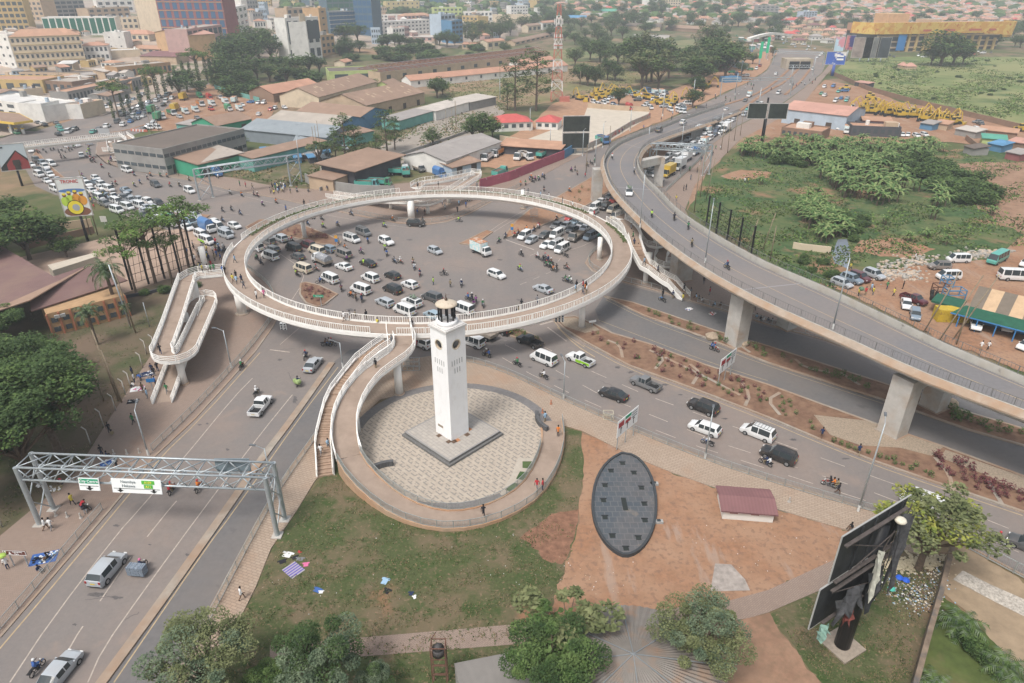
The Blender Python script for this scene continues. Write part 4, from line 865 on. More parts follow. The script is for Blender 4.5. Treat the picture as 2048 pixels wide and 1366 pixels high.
NEAR=[ # landmark phrases used to say where a thing stands: (x, y, phrase)
(620,520,'in the left-hand queue inside the ring'),(760,580,'in the queue near the clock tower top'),(700,470,'near the kerb island left inside the ring'),(830,440,'by the tall far column of the ring'),(900,540,'in the open middle of the ring'),(1090,490,'in the right-hand queue inside the ring'),(1100,530,'right of centre inside the ring'),(1160,440,'in the far right corner of the ring'),(1220,410,'between the ring and the flyover'),(940,600,'behind the clock tower lantern'),(1080,590,'at the lower right inside the ring'),
(940,690,'beside the clock tower'),(1070,700,'just right of the clock tower'),(1200,760,'on the wide road at lower right'),(1420,850,'on the road below the planted median'),(1600,930,'on the road above the red-roofed shed'),(1850,1020,'by the leafy tree at right'),(2000,1090,'at the right edge of the road'),
(640,720,'on the road left of the clock tower ramp'),(520,800,'on the wide road left of the stairs'),(370,970,'under the near sign gantry'),(220,1150,'on the road at lower left'),(110,1340,'at the bottom left corner'),
(60,340,'behind the red boxing billboard'),(150,370,'above the colourful workers billboard'),(250,400,'in the jam left of the ring'),(340,440,'behind the flat-topped trees'),(430,460,'in the jam beside the ring'),(420,520,'at the pavement by the left ring ramp'),(220,365,'on the open street at left'),(320,365,'on the street below the green market'),(460,400,'on the open road behind the lattice gantry'),(520,400,'beyond the far left of the ring'),(600,385,'by the far left pavement of the ring'),
(120,300,'under the white street footbridge'),(165,312,'in front of the white street footbridge'),(90,250,'by the fuel station'),(215,255,'behind the white street footbridge'),(270,230,'in the far left street'),(240,200,'under the roadside trees at far left'),(330,230,'in the lorry yard at upper left'),(400,210,'in the lorry park by the green sheds'),(450,200,'by the yellow and white lorries'),
(700,370,'in the tipper yard behind the ring'),(800,350,'in the yard of blue-green tippers'),(1000,310,'in the yard beside the maroon wall'),(1080,310,'beside the blue end of the maroon wall'),(1150,330,'on the road beside the maroon wall'),(1200,300,'at the left foot of the flyover'),
(1100,360,'on the road behind the ring'),(1230,330,'on the flyover bend'),(1300,400,'on the flyover above the stairs'),(1380,470,'on the middle of the flyover'),(1500,550,'on the flyover near its second lamp'),(1330,250,'on the far end of the flyover'),(1450,210,'on the far highway'),(1550,170,'on the highway before the underpass'),(1610,110,'beyond the underpass'),(1600,150,'right of the highway underpass'),
(1320,340,'at the front of the jam beside the flyover'),(1370,300,'in the middle of the jam beside the flyover'),(1420,270,'at the far end of the jam'),(1455,245,'at the very back of the jam'),(1390,350,'on the path beside the jam'),(1420,400,'on the path by the green field'),
(1190,200,'in the excavator yard'),(1250,210,'in the middle of the machine yard'),(1320,205,'at the right of the machine yard'),(1380,180,'behind the machine yard'),
(1640,175,'in the yard above the pink-roofed shed'),(1700,205,'in the vehicle row by the meadow fence'),(1760,220,'in the yellow digger row'),(1860,235,'at the right end of the digger row'),(1960,240,'by the meadow wall'),(1690,265,'by the red-roofed sheds beyond the bananas'),(1830,260,'right of the red-roofed sheds'),
(1710,560,'by the muddy yard edge'),(1750,590,'in the open muddy yard'),(1820,615,'below the stone heap'),(1900,530,'on the dirt track by the stones'),(2000,520,'at the top of the dirt track'),(1950,650,'below the striped tent'),(2030,600,'beside the striped tent'),
(1440,690,'beside the tall flyover column'),(1390,600,'at the foot of the right-hand stairs'),(1340,560,'on the right-hand stairs'),(1500,640,'on the pavement under the flyover'),(1600,680,'under the flyover at right'),
(270,760,'by the vendors near the left ramp'),(230,850,'on the left pavement'),(330,700,'on the left switchback ramp'),(150,1010,'by the left gantry legs'),(60,1130,'by the brown park sign'),(640,880,'on the stairs beside the plaza ramp'),(480,1190,'on the lower left pavement'),(1090,850,'on the right of the plaza ramp'),(1080,970,'at the lower right of the plaza ramp'),(965,1020,'at the bottom of the plaza ramp'),(750,740,'on the upper part of the plaza ramp'),
(480,570,'on the left of the ring deck'),(520,600,'on the lower left of the ring deck'),(720,640,'on the near side of the ring deck'),(1060,610,'on the near right of the ring deck'),(1160,580,'on the lower right of the ring deck'),(1260,480,'at the right exit of the ring deck'),(1140,410,'on the far right of the ring deck'),(850,375,'on the far side of the ring deck'),(600,415,'on the far left of the ring deck'),
(1680,1040,'by the kerb near the dark billboard'),(1650,870,'on the kerb right of the white minivan'),(1720,900,'on the kerb before the leafy tree'),
]
def where(x,y,tags=None):
    b=min(NEAR,key=lambda n:(n[0]-x)**2+(2.0*(n[1]-y))**2); return b[2]
REG=[]
ORD=['first','second','third','fourth','fifth','sixth','seventh','eighth','ninth','tenth','eleventh','twelfth','thirteenth','fourteenth','fifteenth','sixteenth','seventeenth','eighteenth','nineteenth','twentieth']
def ordn(i):
    if i<20: return ORD[i]
    i+=1; return '%d%s'%(i,{1:'st',2:'nd',3:'rd'}.get(i%10 if i%100 not in(11,12,13) else 0,'th'))
def reg(o,x,y): REG.append((o,x,y))
def spawn(parts,nm,loc,rz,label,cat,group,scale=1):
    if len(parts)==1 and parts[0][0]=='x':
        o=bpy.data.objects.new(nm,parts[0][1]); C.objects.link(o)
    else:
        o=bpy.data.objects.new(nm,None); C.objects.link(o); o.empty_display_size=.3
        c=None
        for n,me,l in parts:
            q=bpy.data.objects.new(n.strip('>'),me); C.objects.link(q); q.location=l
            if n[0]=='>': q.parent=c
            else: q.parent=o; c=q
    o.location=loc; o.rotation_euler=(0,0,rz); o.scale=(scale,)*3
    tag(o,label,cat,group); return o
DIRS={'L':(-60,-24),'R':(60,24),'l':(-60,0),'r':(60,3),'U':(14,-40),'D':(-14,40),'DL':(-40,22),'UR':(40,-22),'UL':(-40,-30),'DR':(40,30),'u':(-3,-40),'d':(4,40),'A':(30,-36),'B':(-30,36)}
def car(kind,col,x,y,d='L',z=0.06,rack=False,extra=None,far=None,desc='',jit=.06,gz=None):
    p=G(x,y,z) if gz is None else gz
    dx,dy=DIRS[d] if isinstance(d,str) else d; q=G(x+dx*.2,y+dy*.2,z); a=math.atan2(q.y-p.y,q.x-p.x)+R.uniform(-jit,jit)
    if far is None: far=p.length>235
    nm,parts=vehicle_proto(kind,col,far,rack,extra)
    kn={'coaster':'small bus','suv':'off-road car','flatbed':'flatbed lorry','tipper':'tipper lorry'}.get(kind,kind)
    lab='%s %s%s %s'%(desc or col,kn,' with roof rack' if rack and not desc else '',where(x,y))
    cat={'coaster':'bus','minibus':'minibus','pickup':'pickup'}.get(kind,'car' if kind in KINDS else 'lorry')
    o=spawn(parts,nm,p,a,lab,cat,{'car':'cars in traffic or parked','lorry':'lorries','minibus':'minibuses','pickup':'pickups','bus':'buses'}[cat]); reg(o,x,y); return o
# ---------------- people
SKIN=mat('skin_dark',(.08,.045,.03),.6); HAIR=mat('hair_black',(.008,.008,.008),.9); SHOE=mat('shoe_black',(.02,.02,.02),.7)
CL={'white':(.7,.7,.7),'black':(.02,.02,.025),'blue':(.05,.12,.35),'light blue':(.3,.45,.6),'red':(.45,.04,.05),'yellow':(.6,.5,.08),'green':(.05,.2,.08),'dark blue':(.02,.035,.09),'grey':(.2,.2,.21),'pink':(.6,.15,.3),'khaki':(.25,.2,.12),'lime':(.45,.7,.08),'orange':(.65,.2,.04),'brown':(.14,.08,.05),'purple':(.2,.05,.2)}
def cloth(c): return mat('cloth_'+c.replace(' ','_'),CL[c],.9)
POSES={ # joints: pelvis, chest, neck, head, shoulders etc.  (x forward, y left, z up)
'stand':dict(pel=(0,0,.95),che=(0,0,1.3),nek=(0,0,1.5),hed=(.02,0,1.66),sl=(0,.19,1.42),sr=(0,-.19,1.42),el=(0,.25,1.14),er=(0,-.25,1.14),hl=(.06,.25,.88),hr=(.06,-.25,.88),kl=(.02,.1,.5),kr=(.02,-.1,.5),al=(0,.1,.08),ar=(0,-.1,.08)),
'walk':dict(pel=(0,0,.93),che=(.03,0,1.28),nek=(.05,0,1.48),hed=(.09,0,1.64),sl=(.03,.19,1.4),sr=(.03,-.19,1.4),el=(-.1,.25,1.16),er=(.14,-.25,1.15),hl=(-.08,.25,.92),hr=(.33,-.22,1.02),kl=(.24,.1,.52),kr=(-.06,-.1,.48),al=(.3,.1,.09),ar=(-.34,-.1,.12)),
'ride':dict(pel=(-.18,0,.82),che=(-.06,0,1.15),nek=(0,0,1.33),hed=(.05,0,1.49),sl=(-.02,.2,1.26),sr=(-.02,-.2,1.26),el=(.2,.3,1.05),er=(.2,-.3,1.05),hl=(.48,.3,1.04),hr=(.48,-.3,1.04),kl=(.25,.2,.72),kr=(.25,-.2,.72),al=(.12,.2,.32),ar=(.12,-.2,.32)),
'sit':dict(pel=(0,0,.22),che=(.05,0,.55),nek=(.08,0,.73),hed=(.12,0,.88),sl=(.05,.19,.66),sr=(.05,-.19,.66),el=(.15,.25,.42),er=(.15,-.25,.42),hl=(.36,.15,.38),hr=(.36,-.15,.38),kl=(.4,.14,.45),kr=(.4,-.14,.45),al=(.5,.12,.08),ar=(.5,-.12,.08)),
'bend':dict(pel=(0,0,.86),che=(.3,0,1.02),nek=(.47,0,1.04),hed=(.6,0,.98),sl=(.4,.19,1.0),sr=(.4,-.19,1.0),el=(.46,.22,.74),er=(.46,-.22,.74),hl=(.55,.16,.5),hr=(.55,-.16,.5),kl=(.06,.12,.46),kr=(.06,-.12,.46),al=(-.04,.12,.08),ar=(-.04,-.12,.08)),
}
EDG=[('pel','che',.155,.165,1),('che','nek',.165,.06,1),('nek','hed',.06,.1,0),('che','sl',.165,.075,1),('che','sr',.165,.075,1),('sl','el',.07,.048,1),('sr','er',.07,.048,1),('el','hl',.045,.035,0),('er','hr',.045,.035,0),('pel','kl',.1,.07,2),('pel','kr',.1,.07,2),('kl','al',.068,.045,2),('kr','ar',.068,.045,2),('al','tl',.045,.035,3),('ar','tr',.045,.035,3)]
RADS=dict(pel=.15,che=.16,nek=.055,hed=.1,sl=.07,sr=.07,el=.048,er=.048,hl=.036,hr=.036,kl=.068,kr=.068,al=.045,ar=.045,tl=.035,tr=.035)
PB={}
def base_body(pose):
    if pose in PB: return PB[pose]
    J=dict(POSES[pose]); J['tl']=(J['al'][0]+.17,J['al'][1],J['al'][2]-.03); J['tr']=(J['ar'][0]+.17,J['ar'][1],J['ar'][2]-.03)
    names=['pel']+[k for k in J if k!='pel']; ix={k:i for i,k in enumerate(names)}
    # hands and forearm ends get an extra vertex so that they read as hands
    vs=[J[k] for k in names]; es=[(ix[a],ix[b]) for a,b,*_ in EDG]; rs=[RADS[k] for k in names]
    for s_ in ('l','r'):
        e,h=Vector(J['e'+s_]),Vector(J['h'+s_]); d=(h-e).normalized(); vs.append(tuple(h+d*.09)); rs.append(.04); es.append((ix['h'+s_],len(vs)-1)); vs.append(tuple(h+d*.16)); rs.append(.022); es.append((len(vs)-2,len(vs)-1))
        vs.append(tuple(h+d*.06+Vector((.05,0,.02)))); rs.append(.015); es.append((ix['h'+s_],len(vs)-1))
    hx=Vector(J['hed']); vs.append(tuple(hx+Vector((.02,0,.12)))); rs.append(.085); es.append((ix['hed'],len(vs)-1))
    me=bpy.data.meshes.new('b'); me.from_pydata(vs,es,[]); o=bpy.data.objects.new('b',me); C.objects.link(o)
    md=o.modifiers.new('s','SKIN'); 
    for i,v in enumerate(me.skin_vertices[0].data): v.radius=(rs[i],rs[i]*(1 if i>0 else .8)); v.use_root=(i==0)
    ss=o.modifiers.new('u','SUBSURF'); ss.levels=1
    dg=bpy.context.evaluated_depsgraph_get(); out=bpy.data.meshes.new_from_object(o.evaluated_get(dg)); bpy.data.objects.remove(o)
    segs=[(Vector(J[a]),Vector(J[b]),m,(ra+rb)/2) for a,b,ra,rb,m in EDG]+[(hx,hx+Vector((.02,0,.12)),0,.09)]
    out.materials.clear()
    for _ in range(4): out.materials.append(SKIN)
    for p in out.polygons:
        c=p.center; best=None
        for a,b,m,r in segs:
            t=max(0,min(1,(c-a).dot(b-a)/(b-a).length_squared)); d=(c-a.lerp(b,t)).length-r
            if best is None or d<best[0]: best=(d,m)
        p.material_index=best[1]; p.use_smooth=True
    PB[pose]=(out,J); return PB[pose]
PPROTO={}
def person_parts(pose,top,bot,head='hair'):
    k=(pose,top,bot,head)
    if k in PPROTO: return PPROTO[k]
    me,J=base_body(pose); me=me.copy(); me.name='person'; 
    for i,m in enumerate((SKIN,cloth(top),cloth(bot),SHOE)): me.materials[i]=m
    h=J['hed']; q=MB(); 
    if head=='hair': q.sphere((h[0]-.015,0,h[2]+.09),.112,8,6,sz=1.0); hm=HAIR; n='hair'
    else: q.sphere((h[0],0,h[2]+.08),.145,8,6); hm=mat('helmet_'+head,CL.get(head,(.5,.5,.5)),.3); n='helmet'
    nose=MB().sphere((h[0]+.11,0,h[2]+.04),.022,4,3).mesh('nose',[SKIN])
    parts=[('body',me,(0,0,0)),(n,q.mesh(n,[hm],True),(0,0,0))]
    PPROTO[k]=parts; return parts
def person(x,y,top='white',bot='black',pose='walk',d=None,z=.1,head='hair',loc=None,rz=None,extra='',lab=None):
    p=G(x,y,z) if loc is None else loc
    a=rz if rz is not None else (R.uniform(0,2*PI) if d is None else 0)
    if d is not None: dx,dy=DIRS[d] if isinstance(d,str) else d; q=G(x+dx*.2,y+dy*.2,z); a=math.atan2(q.y-p.y,q.x-p.x)
    v={'walk':'walking','stand':'standing','sit':'sitting','bend':'bending over','ride':'riding a motorcycle'}[pose]
    parts=person_parts(pose,top,bot,head); me=parts[0][1]
    o=bpy.data.objects.new('person',me); C.objects.link(o); o.location=p; o.rotation_euler=(0,0,a)
    c=bpy.data.objects.new(parts[1][0],parts[1][1]); C.objects.link(c); c.parent=o
    hl='' if head=='hair' else ' and %s helmet'%head
    tag(o,lab or 'person in %s %s %s'%(top,v,where(x,y)),'person','people on foot' if pose!='ride' else 'people riding motorcycles'); reg(o,x,y); return o
# ---------------- motorcycles
def moto_parts(col):
    k=('moto',col)
    if k in PROTO: return PROTO[k]
    wm=MB(); 
    P=[Vector((.27*math.cos(a),0,.27*math.sin(a))) for a in [2*PI*i/14 for i in range(14)]]
    for i in range(14): wm.cyl(P[i],P[(i+1)%14],.045,n=5,cap=False)
    for i in range(4): wm.cyl(P[i*7//2%14],P[(i*7//2+7)%14],.012,n=3,mi=1,cap=False)
    wmesh=wm.mesh('wheel',[TYRE,RIM]); pm=paint(col)
    tank=MB(); tank.sphere((.18,0,.80),.2,8,6,sx=1.35,sy=.75,sz=.75); tank.box(.72,0,.60,.28,.12,.04)
    fr=MB(); fr.cyl((.45,0,.85),(.12,0,.45),.03,n=5); fr.cyl((.12,0,.4),(-.55,0,.3),.04,n=5); fr.cyl((.45,.06,.9),(.66,.06,.3),.025,n=5); fr.cyl((.45,-.06,.9),(.66,-.06,.3),.025,n=5); fr.box(.05,0,.32,.36,.24,.3); fr.cyl((.1,-.16,.3),(-.75,-.18,.36),.045,n=6,mi=0)
    hb=MB(); hb.cyl((.42,-.32,1.0),(.48,0,1.02),.015,n=4); hb.cyl((.48,0,1.02),(.42,.32,1.0),.015,n=4)
    seat=MB(); seat.box(-.35,0,.74,.75,.26,.1,taper=.9); seat.box(-.85,0,.72,.3,.3,.03)
    parts=[('fuel_tank',tank.mesh('fuel_tank',[pm],True),(0,0,0)),('frame',fr.mesh('frame',[mat('engine_metal',(.1,.1,.1),.4,metal=.6)]),(0,0,0)),('seat',seat.mesh('seat',[UND]),(0,0,0)),('handlebar',hb.mesh('handlebar',[RIM]),(0,0,0)),('wheel',wmesh,(.68,0,.31)),('wheel',wmesh,(-.62,0,.31)),('headlight',MB().sphere((.58,0,.9),.09,6,4).mesh('headlight',[LAMPC]),(0,0,0))]
    PROTO[k]=parts; return parts
TOPS=['black','dark blue','blue','grey','red','black','white','green','khaki','lime','purple','black','orange','brown']
MC=['black','red','blue','black','dark grey']
def moto(x,y,d='L',top=None,n=1,z=.06,col=None,head=None,load=None,gz=None):
    p=G(x,y,z) if gz is None else gz
    dx,dy=DIRS[d] if isinstance(d,str) else d; q=G(x+dx*.2,y+dy*.2,z); a=math.atan2(q.y-p.y,q.x-p.x)+R.uniform(-.12,.12)
    col=col or R.choice(MC); w_=where(x,y); top=top or R.choice(TOPS)
    o=spawn(moto_parts(col),'motorcycle',p,a,'%s motorcycle%s %s'%(col,' without rider' if n==0 else ', %s rider,'%top,w_),'motorcycle','motorcycles'); reg(o,x,y)
    f=Vector((math.cos(a),math.sin(a),0))
    for i in range(n):
        t=top if i==0 else R.choice(TOPS); hd=(head or R.choice(['hair','white','black','hair','red'])) if i==0 else 'hair'
        person(x,y,t,R.choice(['black','dark blue','grey','khaki']),'ride',loc=p-f*(.05+.42*i)+Vector((0,0,0)),rz=a,head=hd,lab='%s in %s%s %s'%('passenger' if i else 'rider',t,'' if hd=='hair' else ', %s helmet,'%hd,w_))
    if load:
        q=p-f*.75; L=MB()
        if load=='green': [L.sphere((R.uniform(-.4,.3),R.uniform(-.5,.5),R.uniform(0,.4)),R.uniform(.3,.42),7,5) for _ in range(7)]; m=mat('green_sacks',(.26,.34,.14),.9,.3,6); nm='green sacks'
        else:
            for i in range(4):
                for j in range(3): L.box(R.uniform(-.03,.03),(i-1.5)*.46,-.45+j*.36,.85,.42,.33)
            for y_ in (-.7,0,.7): L.box(0,y_,-.47,.9,.05,1.12)
            m=layer(mat('crate_blue_grey',(.16,.2,.25),.7,.3,8),(.4,.42,.45),14,.58,.05); nm='strapped blue-grey crates'
        o=L.build('cargo_load',m); o.location=(q.x,q.y,.85); o.rotation_euler=(0,0,a); tag(o,'%s carried on motorcycle %s'%(nm,w_),'load')
def merge_people():
    L=[(o.matrix_basis.translation.length,o) for o,x,y in REG if o.name.startswith('person')]; L.sort(key=lambda t:t[0]); far=[o for _,o in L[290:]]
    mb=MB(); ms=[]
    for o in far:
        M_=o.matrix_basis
        for ob in [o]+[c for c in C.objects if c.parent==o]:
            me=ob.data; b=len(mb.v); mb.v+=[tuple(M_@v.co) for v in me.vertices]
            ix=[]
            for m in me.materials:
                if m not in ms: ms.append(m)
                ix.append(ms.index(m))
            for p in me.polygons: mb.f.append(tuple(b+i for i in p.vertices)); mb.m.append(ix[p.material_index])
            bpy.data.objects.remove(ob) if ob is not o else None
    names={o.name for o in far}; REG[:]=[r for r in REG if r[0].name not in names]
    for o in far: bpy.data.objects.remove(o)
    k=mb.build('people',ms); k['kind']='stuff'; k['label']='far crowds of tiny people and riders along the streets'; k['category']='people'
def finalize():
    merge_people()
    from collections import defaultdict
    D=defaultdict(list)
    for o,x,y in REG: D[o['label']].append((x,y,o))
    for lab,L in D.items():
        if len(L)>1:
            L.sort(key=lambda t:(t[0],t[1]))
            for i,(x,y,o) in enumerate(L): o['label']='%s, %s from left'%(lab,ordn(i))
# ---------------- trees and plants
def leafm(n,a,b,sc=.9): 
    m=mat(n,a,.75,.0,sc,col2=b,spec=.15,sharp=.12); m.node_tree.nodes['Principled BSDF'].inputs['Subsurface Weight'].default_value=0; return m
LEAF={'dark':leafm('leaf_dark',(0.0297,0.0567,0.0189),(0.0743,0.115,0.0405)),'mid':leafm('leaf_mid',(0.0473,0.0878,0.0243),(0.115,0.169,0.054)),'fresh':leafm('leaf_fresh',(0.0675,0.135,0.027),(0.176,0.257,0.0675)),'olive':leafm('leaf_olive',(0.081,0.101,0.0405),(0.189,0.203,0.0945)),'grey':leafm('leaf_grey_green',(0.0675,0.101,0.0607),(0.162,0.203,0.121)),'yel':leafm('leaf_yellowing',(0.121,0.162,0.0338),(0.297,0.297,0.0675)),'red':leafm('leaf_red',(0.0945,0.027,0.0338),(0.176,0.0675,0.0675),3)}
BARK=mat('bark',(.13,.095,.07),.95,.3,3)
def leaves(mb,c,r,n,size,mi=0,flat=.7,shell=.45,droop=0,asp=.5):
    cx,cy,cz=c
    for _ in range(n):
        while 1:
            x,y,z=R.uniform(-1,1),R.uniform(-1,1),R.uniform(-1,1); q=x*x+y*y+z*z
            if shell<q<1: break
        px_,py_,pz_=cx+x*r[0],cy+y*r[1],cz+z*r[2]
        a=R.uniform(0,2*PI); s=size*R.uniform(.6,1.3); t=R.gauss(0,.5)
        ux,uy,uz=math.cos(a),math.sin(a),R.uniform(-.5,.35)-droop
        vx,vy,vz=-math.sin(a)*asp,math.cos(a)*asp,t*asp
        mb.add([(px_-ux*s,py_-uy*s,pz_-uz*s),(px_+vx*s,py_+vy*s,pz_+vz*s),(px_+ux*s,py_+uy*s,pz_+uz*s),(px_-vx*s,py_-vy*s,pz_-vz*s)],[(0,1,2,3)],mi)
TP={}
def tree_proto(kind,seed,n=1.0):
    k=(kind,seed,n)
    if k in TP: return TP[k]
    st=R.getstate(); R.seed(hash((kind,seed))%1 if 0 else sum(map(ord,kind))*31+seed)
    tr=MB(); cr=MB(); H=8.0
    def limb(a,b,r0,r1):
        m=Vector(a).lerp(Vector(b),.5)+Vector((R.uniform(-.3,.3),R.uniform(-.3,.3),R.uniform(0,.4))); tr.cyl(a,m,r0,(r0+r1)/2,6,cap=False); tr.cyl(m,b,(r0+r1)/2,r1,6,cap=False)
    if kind in('broad','round','sparse','near','grey','yel','nearfine','neardk'):
        cfg={'broad':(22,3.2,3.6,3.9,1.45,105,.26,('mid','dark')),'round':(20,2.8,3.6,3.9,1.4,105,.26,('dark','mid')),'sparse':(14,3.4,3.0,5.2,1.05,60,.26,('olive','mid')),'neardk':(44,3.7,2.3,5.3,.9,230,.125,('dark','mid')),'near':(34,3.4,2.9,5.0,1.0,520,.10,('mid','dark')),'grey':(26,3.2,3.0,4.8,1.0,520,.10,('grey','dark')),'yel':(30,3.7,2.4,5.4,.9,150,.17,('olive','yel')),'nearfine':(36,3.6,3.0,4.9,1.0,520,.085,('olive','grey'))}[kind]
        nc,rx,rz,cz,cr_,nl,ls,lm=cfg; nl=int(nl*n)
        tr.cyl((0,0,0),(R.uniform(-.2,.2),R.uniform(-.2,.2),cz*.5),.28,.2,8,cap=False)
        for i in range(nc):
            a=i*2.4+R.uniform(-.4,.4); f=math.sqrt((i+.5)/nc); zz=R.uniform(-.5,1)*(1-f*.7)
            c=(rx*f*math.cos(a)*R.uniform(.8,1.05),rx*f*math.sin(a)*R.uniform(.8,1.05),cz+rz*zz*.8+R.uniform(-.4,.4))
            s=cr_*R.choice([.55,.75,1,1.2,1.35]); leaves(cr,c,(s,s,s*.62),int(nl*s/cr_),ls,i%3==0,shell=.25)
            limb((0,0,cz*.5*R.uniform(.6,1)),(c[0]*.85,c[1]*.85,c[2]-.2),.11,.03)
        mats=[LEAF[lm[0]],LEAF[lm[1]]]
    elif kind=='flat':
        tr.cyl((0,0,0),(.1,0,5.6),.2,.13,8,cap=False)
        for i in range(11):
            a=i*2.4; f=math.sqrt((i+.5)/11); c=(3.4*f*math.cos(a),3.4*f*math.sin(a),6.7+R.uniform(-.7,.7)-(f*.6)); leaves(cr,c,(1.35,1.35,.42),int(210*n),.17,i%2,shell=.1); limb((0,0,R.uniform(4.3,5.5)),(c[0],c[1],c[2]-.1),.08,.025)
        mats=[LEAF['mid'],LEAF['fresh']]
    elif kind=='column':
        tr.cyl((0,0,0),(0,0,6),.14,.05,6,cap=False)
        for i in range(9): leaves(cr,(R.uniform(-.15,.15),R.uniform(-.15,.15),1.3+i*.8),(.95-abs(i-3)*.08,.95-abs(i-3)*.08,.8),60,.22,i%2,shell=.2,droop=.7)
        mats=[LEAF['dark'],LEAF['mid']]
    elif kind in('palm','smallpalm'):
        hh=5.2 if kind=='palm' else .7; tr.cyl((0,0,0),(.1,.05,hh),.28,.2,8,cap=False)
        if kind=='palm': leaves(tr,(.1,.05,hh-.3),(.45,.45,.6),60,.2,0)
        for i in range(20):
            a=i*2.4+R.uniform(-.2,.2); el=rad(70-70*(i/20)); L=R.uniform(2.8,3.5); P=[]; p=Vector((.1,.05,hh+.1)); 
            for j in range(9):
                e=el-j*rad(13); P.append(p.copy()); p=p+Vector((math.cos(a)*math.cos(e),math.sin(a)*math.cos(e),math.sin(e)))*(L/9)
            for j in range(8): cr.cyl(P[j],P[j+1],.03,.02,3,mi=0,cap=False)
            sd_=Vector((-math.sin(a),math.cos(a),0))
            for j in range(1,9):
                for k_ in (0,.5):
                    q=P[j-1].lerp(P[j],k_); dd=(P[j]-P[j-1]).normalized(); ll=.75*(1-abs(j-4)/7)
                    for s_ in (-1,1):
                        t_=q+sd_*s_*ll+dd*.3-Vector((0,0,.28*ll+R.uniform(0,.15))); w_=dd*.075
                        cr.add([q-w_,q+w_,t_+w_*.3],[(0,1,2)],j%2)
        mats=[LEAF['dark'],LEAF['grey']] if kind=='palm' else [LEAF['mid'],LEAF['grey']]
    elif kind=='banana':
        for s_ in range(3):
            bx,by=R.uniform(-.8,.8),R.uniform(-.8,.8); h=R.uniform(1.3,2.2); tr.cyl((bx,by,0),(bx,by,h),.13,.08,6,cap=False)
            for i in range(8):
                a=i*2.4+s_; L=R.uniform(1.6,2.3); e0=R.uniform(.5,1.25); P=[]; p=Vector((bx,by,h))
                for j in range(6): e=e0-j*.38; P.append(p.copy()); p=p+Vector((math.cos(a)*math.cos(e),math.sin(a)*math.cos(e),math.sin(e)))*(L/5)
                sd_=Vector((-math.sin(a),math.cos(a),0)); ww=[.04,.15,.19,.17,.12,.02]
                for j in range(5):
                    for s2 in (-1,1): cr.quad(P[j],P[j+1],P[j+1]+sd_*ww[j+1]*s2-Vector((0,0,.07)),P[j]+sd_*ww[j]*s2-Vector((0,0,.07)),i%2)
        mats=[leafm('banana_leaf',(.045,.10,.03),(.11,.18,.06),1.5),leafm('banana_leaf_pale',(.10,.17,.05),(.24,.28,.12),1.5)]
    elif kind in('shrub','redshrub','bush'):
        nn,sz=(50,.10) if kind!='bush' else (900,.22); r=(.35,.35,.35) if kind!='bush' else (2.2,2.2,1.2)
        leaves(cr,(0,0,r[2]*.9),r,nn,sz,0,shell=.1); tr.cyl((0,0,0),(0,0,r[2]),.03,.02,4,cap=False)
        if kind=='bush':
            for i in range(5): leaves(cr,(R.uniform(-1.6,1.6),R.uniform(-1.6,1.6),1.1+R.uniform(-.2,.7)),(1.1,1.1,.8),160,.2,1,shell=.1)
        mats=[LEAF['red'] if kind=='redshrub' else LEAF['mid'],LEAF['dark']]
    elif kind=='pine':
        tr.cyl((0,0,0),(.2,0,7),.2,.06,7,cap=False)
        for i in range(20):
            z=2.2+i*.28; a=i*2.4; rr=(2.6-abs(i-7)*.1)*R.uniform(.6,1); c=(rr*math.cos(a),rr*math.sin(a),z+.3); leaves(cr,c,(.85,.85,.4),70,.17,i%2,shell=.1); limb((.1,0,z-.4),c,.05,.02)
        leaves(cr,(.2,0,7.3),(.8,.8,.7),90,.17); mats=[LEAF['dark'],LEAF['mid']]
    TP[k]=(tr.mesh('trunk',[BARK]),cr.mesh('crown',mats)); R.setstate(st); return TP[k]
TL={'neardk':'large dark-leaved tree','broad':'broad-crowned green tree','round':'rounded dark green tree','sparse':'thin olive-leaved tree','near':'large leafy green tree','nearfine':'large fine-leaved tree','grey':'dense grey-green tree','yel':'open tree with yellowing leaves','flat':'tall tree with flat-topped crown','column':'narrow column-shaped tree','palm':'tall dark green palm','smallpalm':'short feathery palm','banana':'clump of banana plants','shrub':'small green shrub','redshrub':'small red-leaved shrub','bush':'dense green bush','pine':'dark tree with layered branches'}
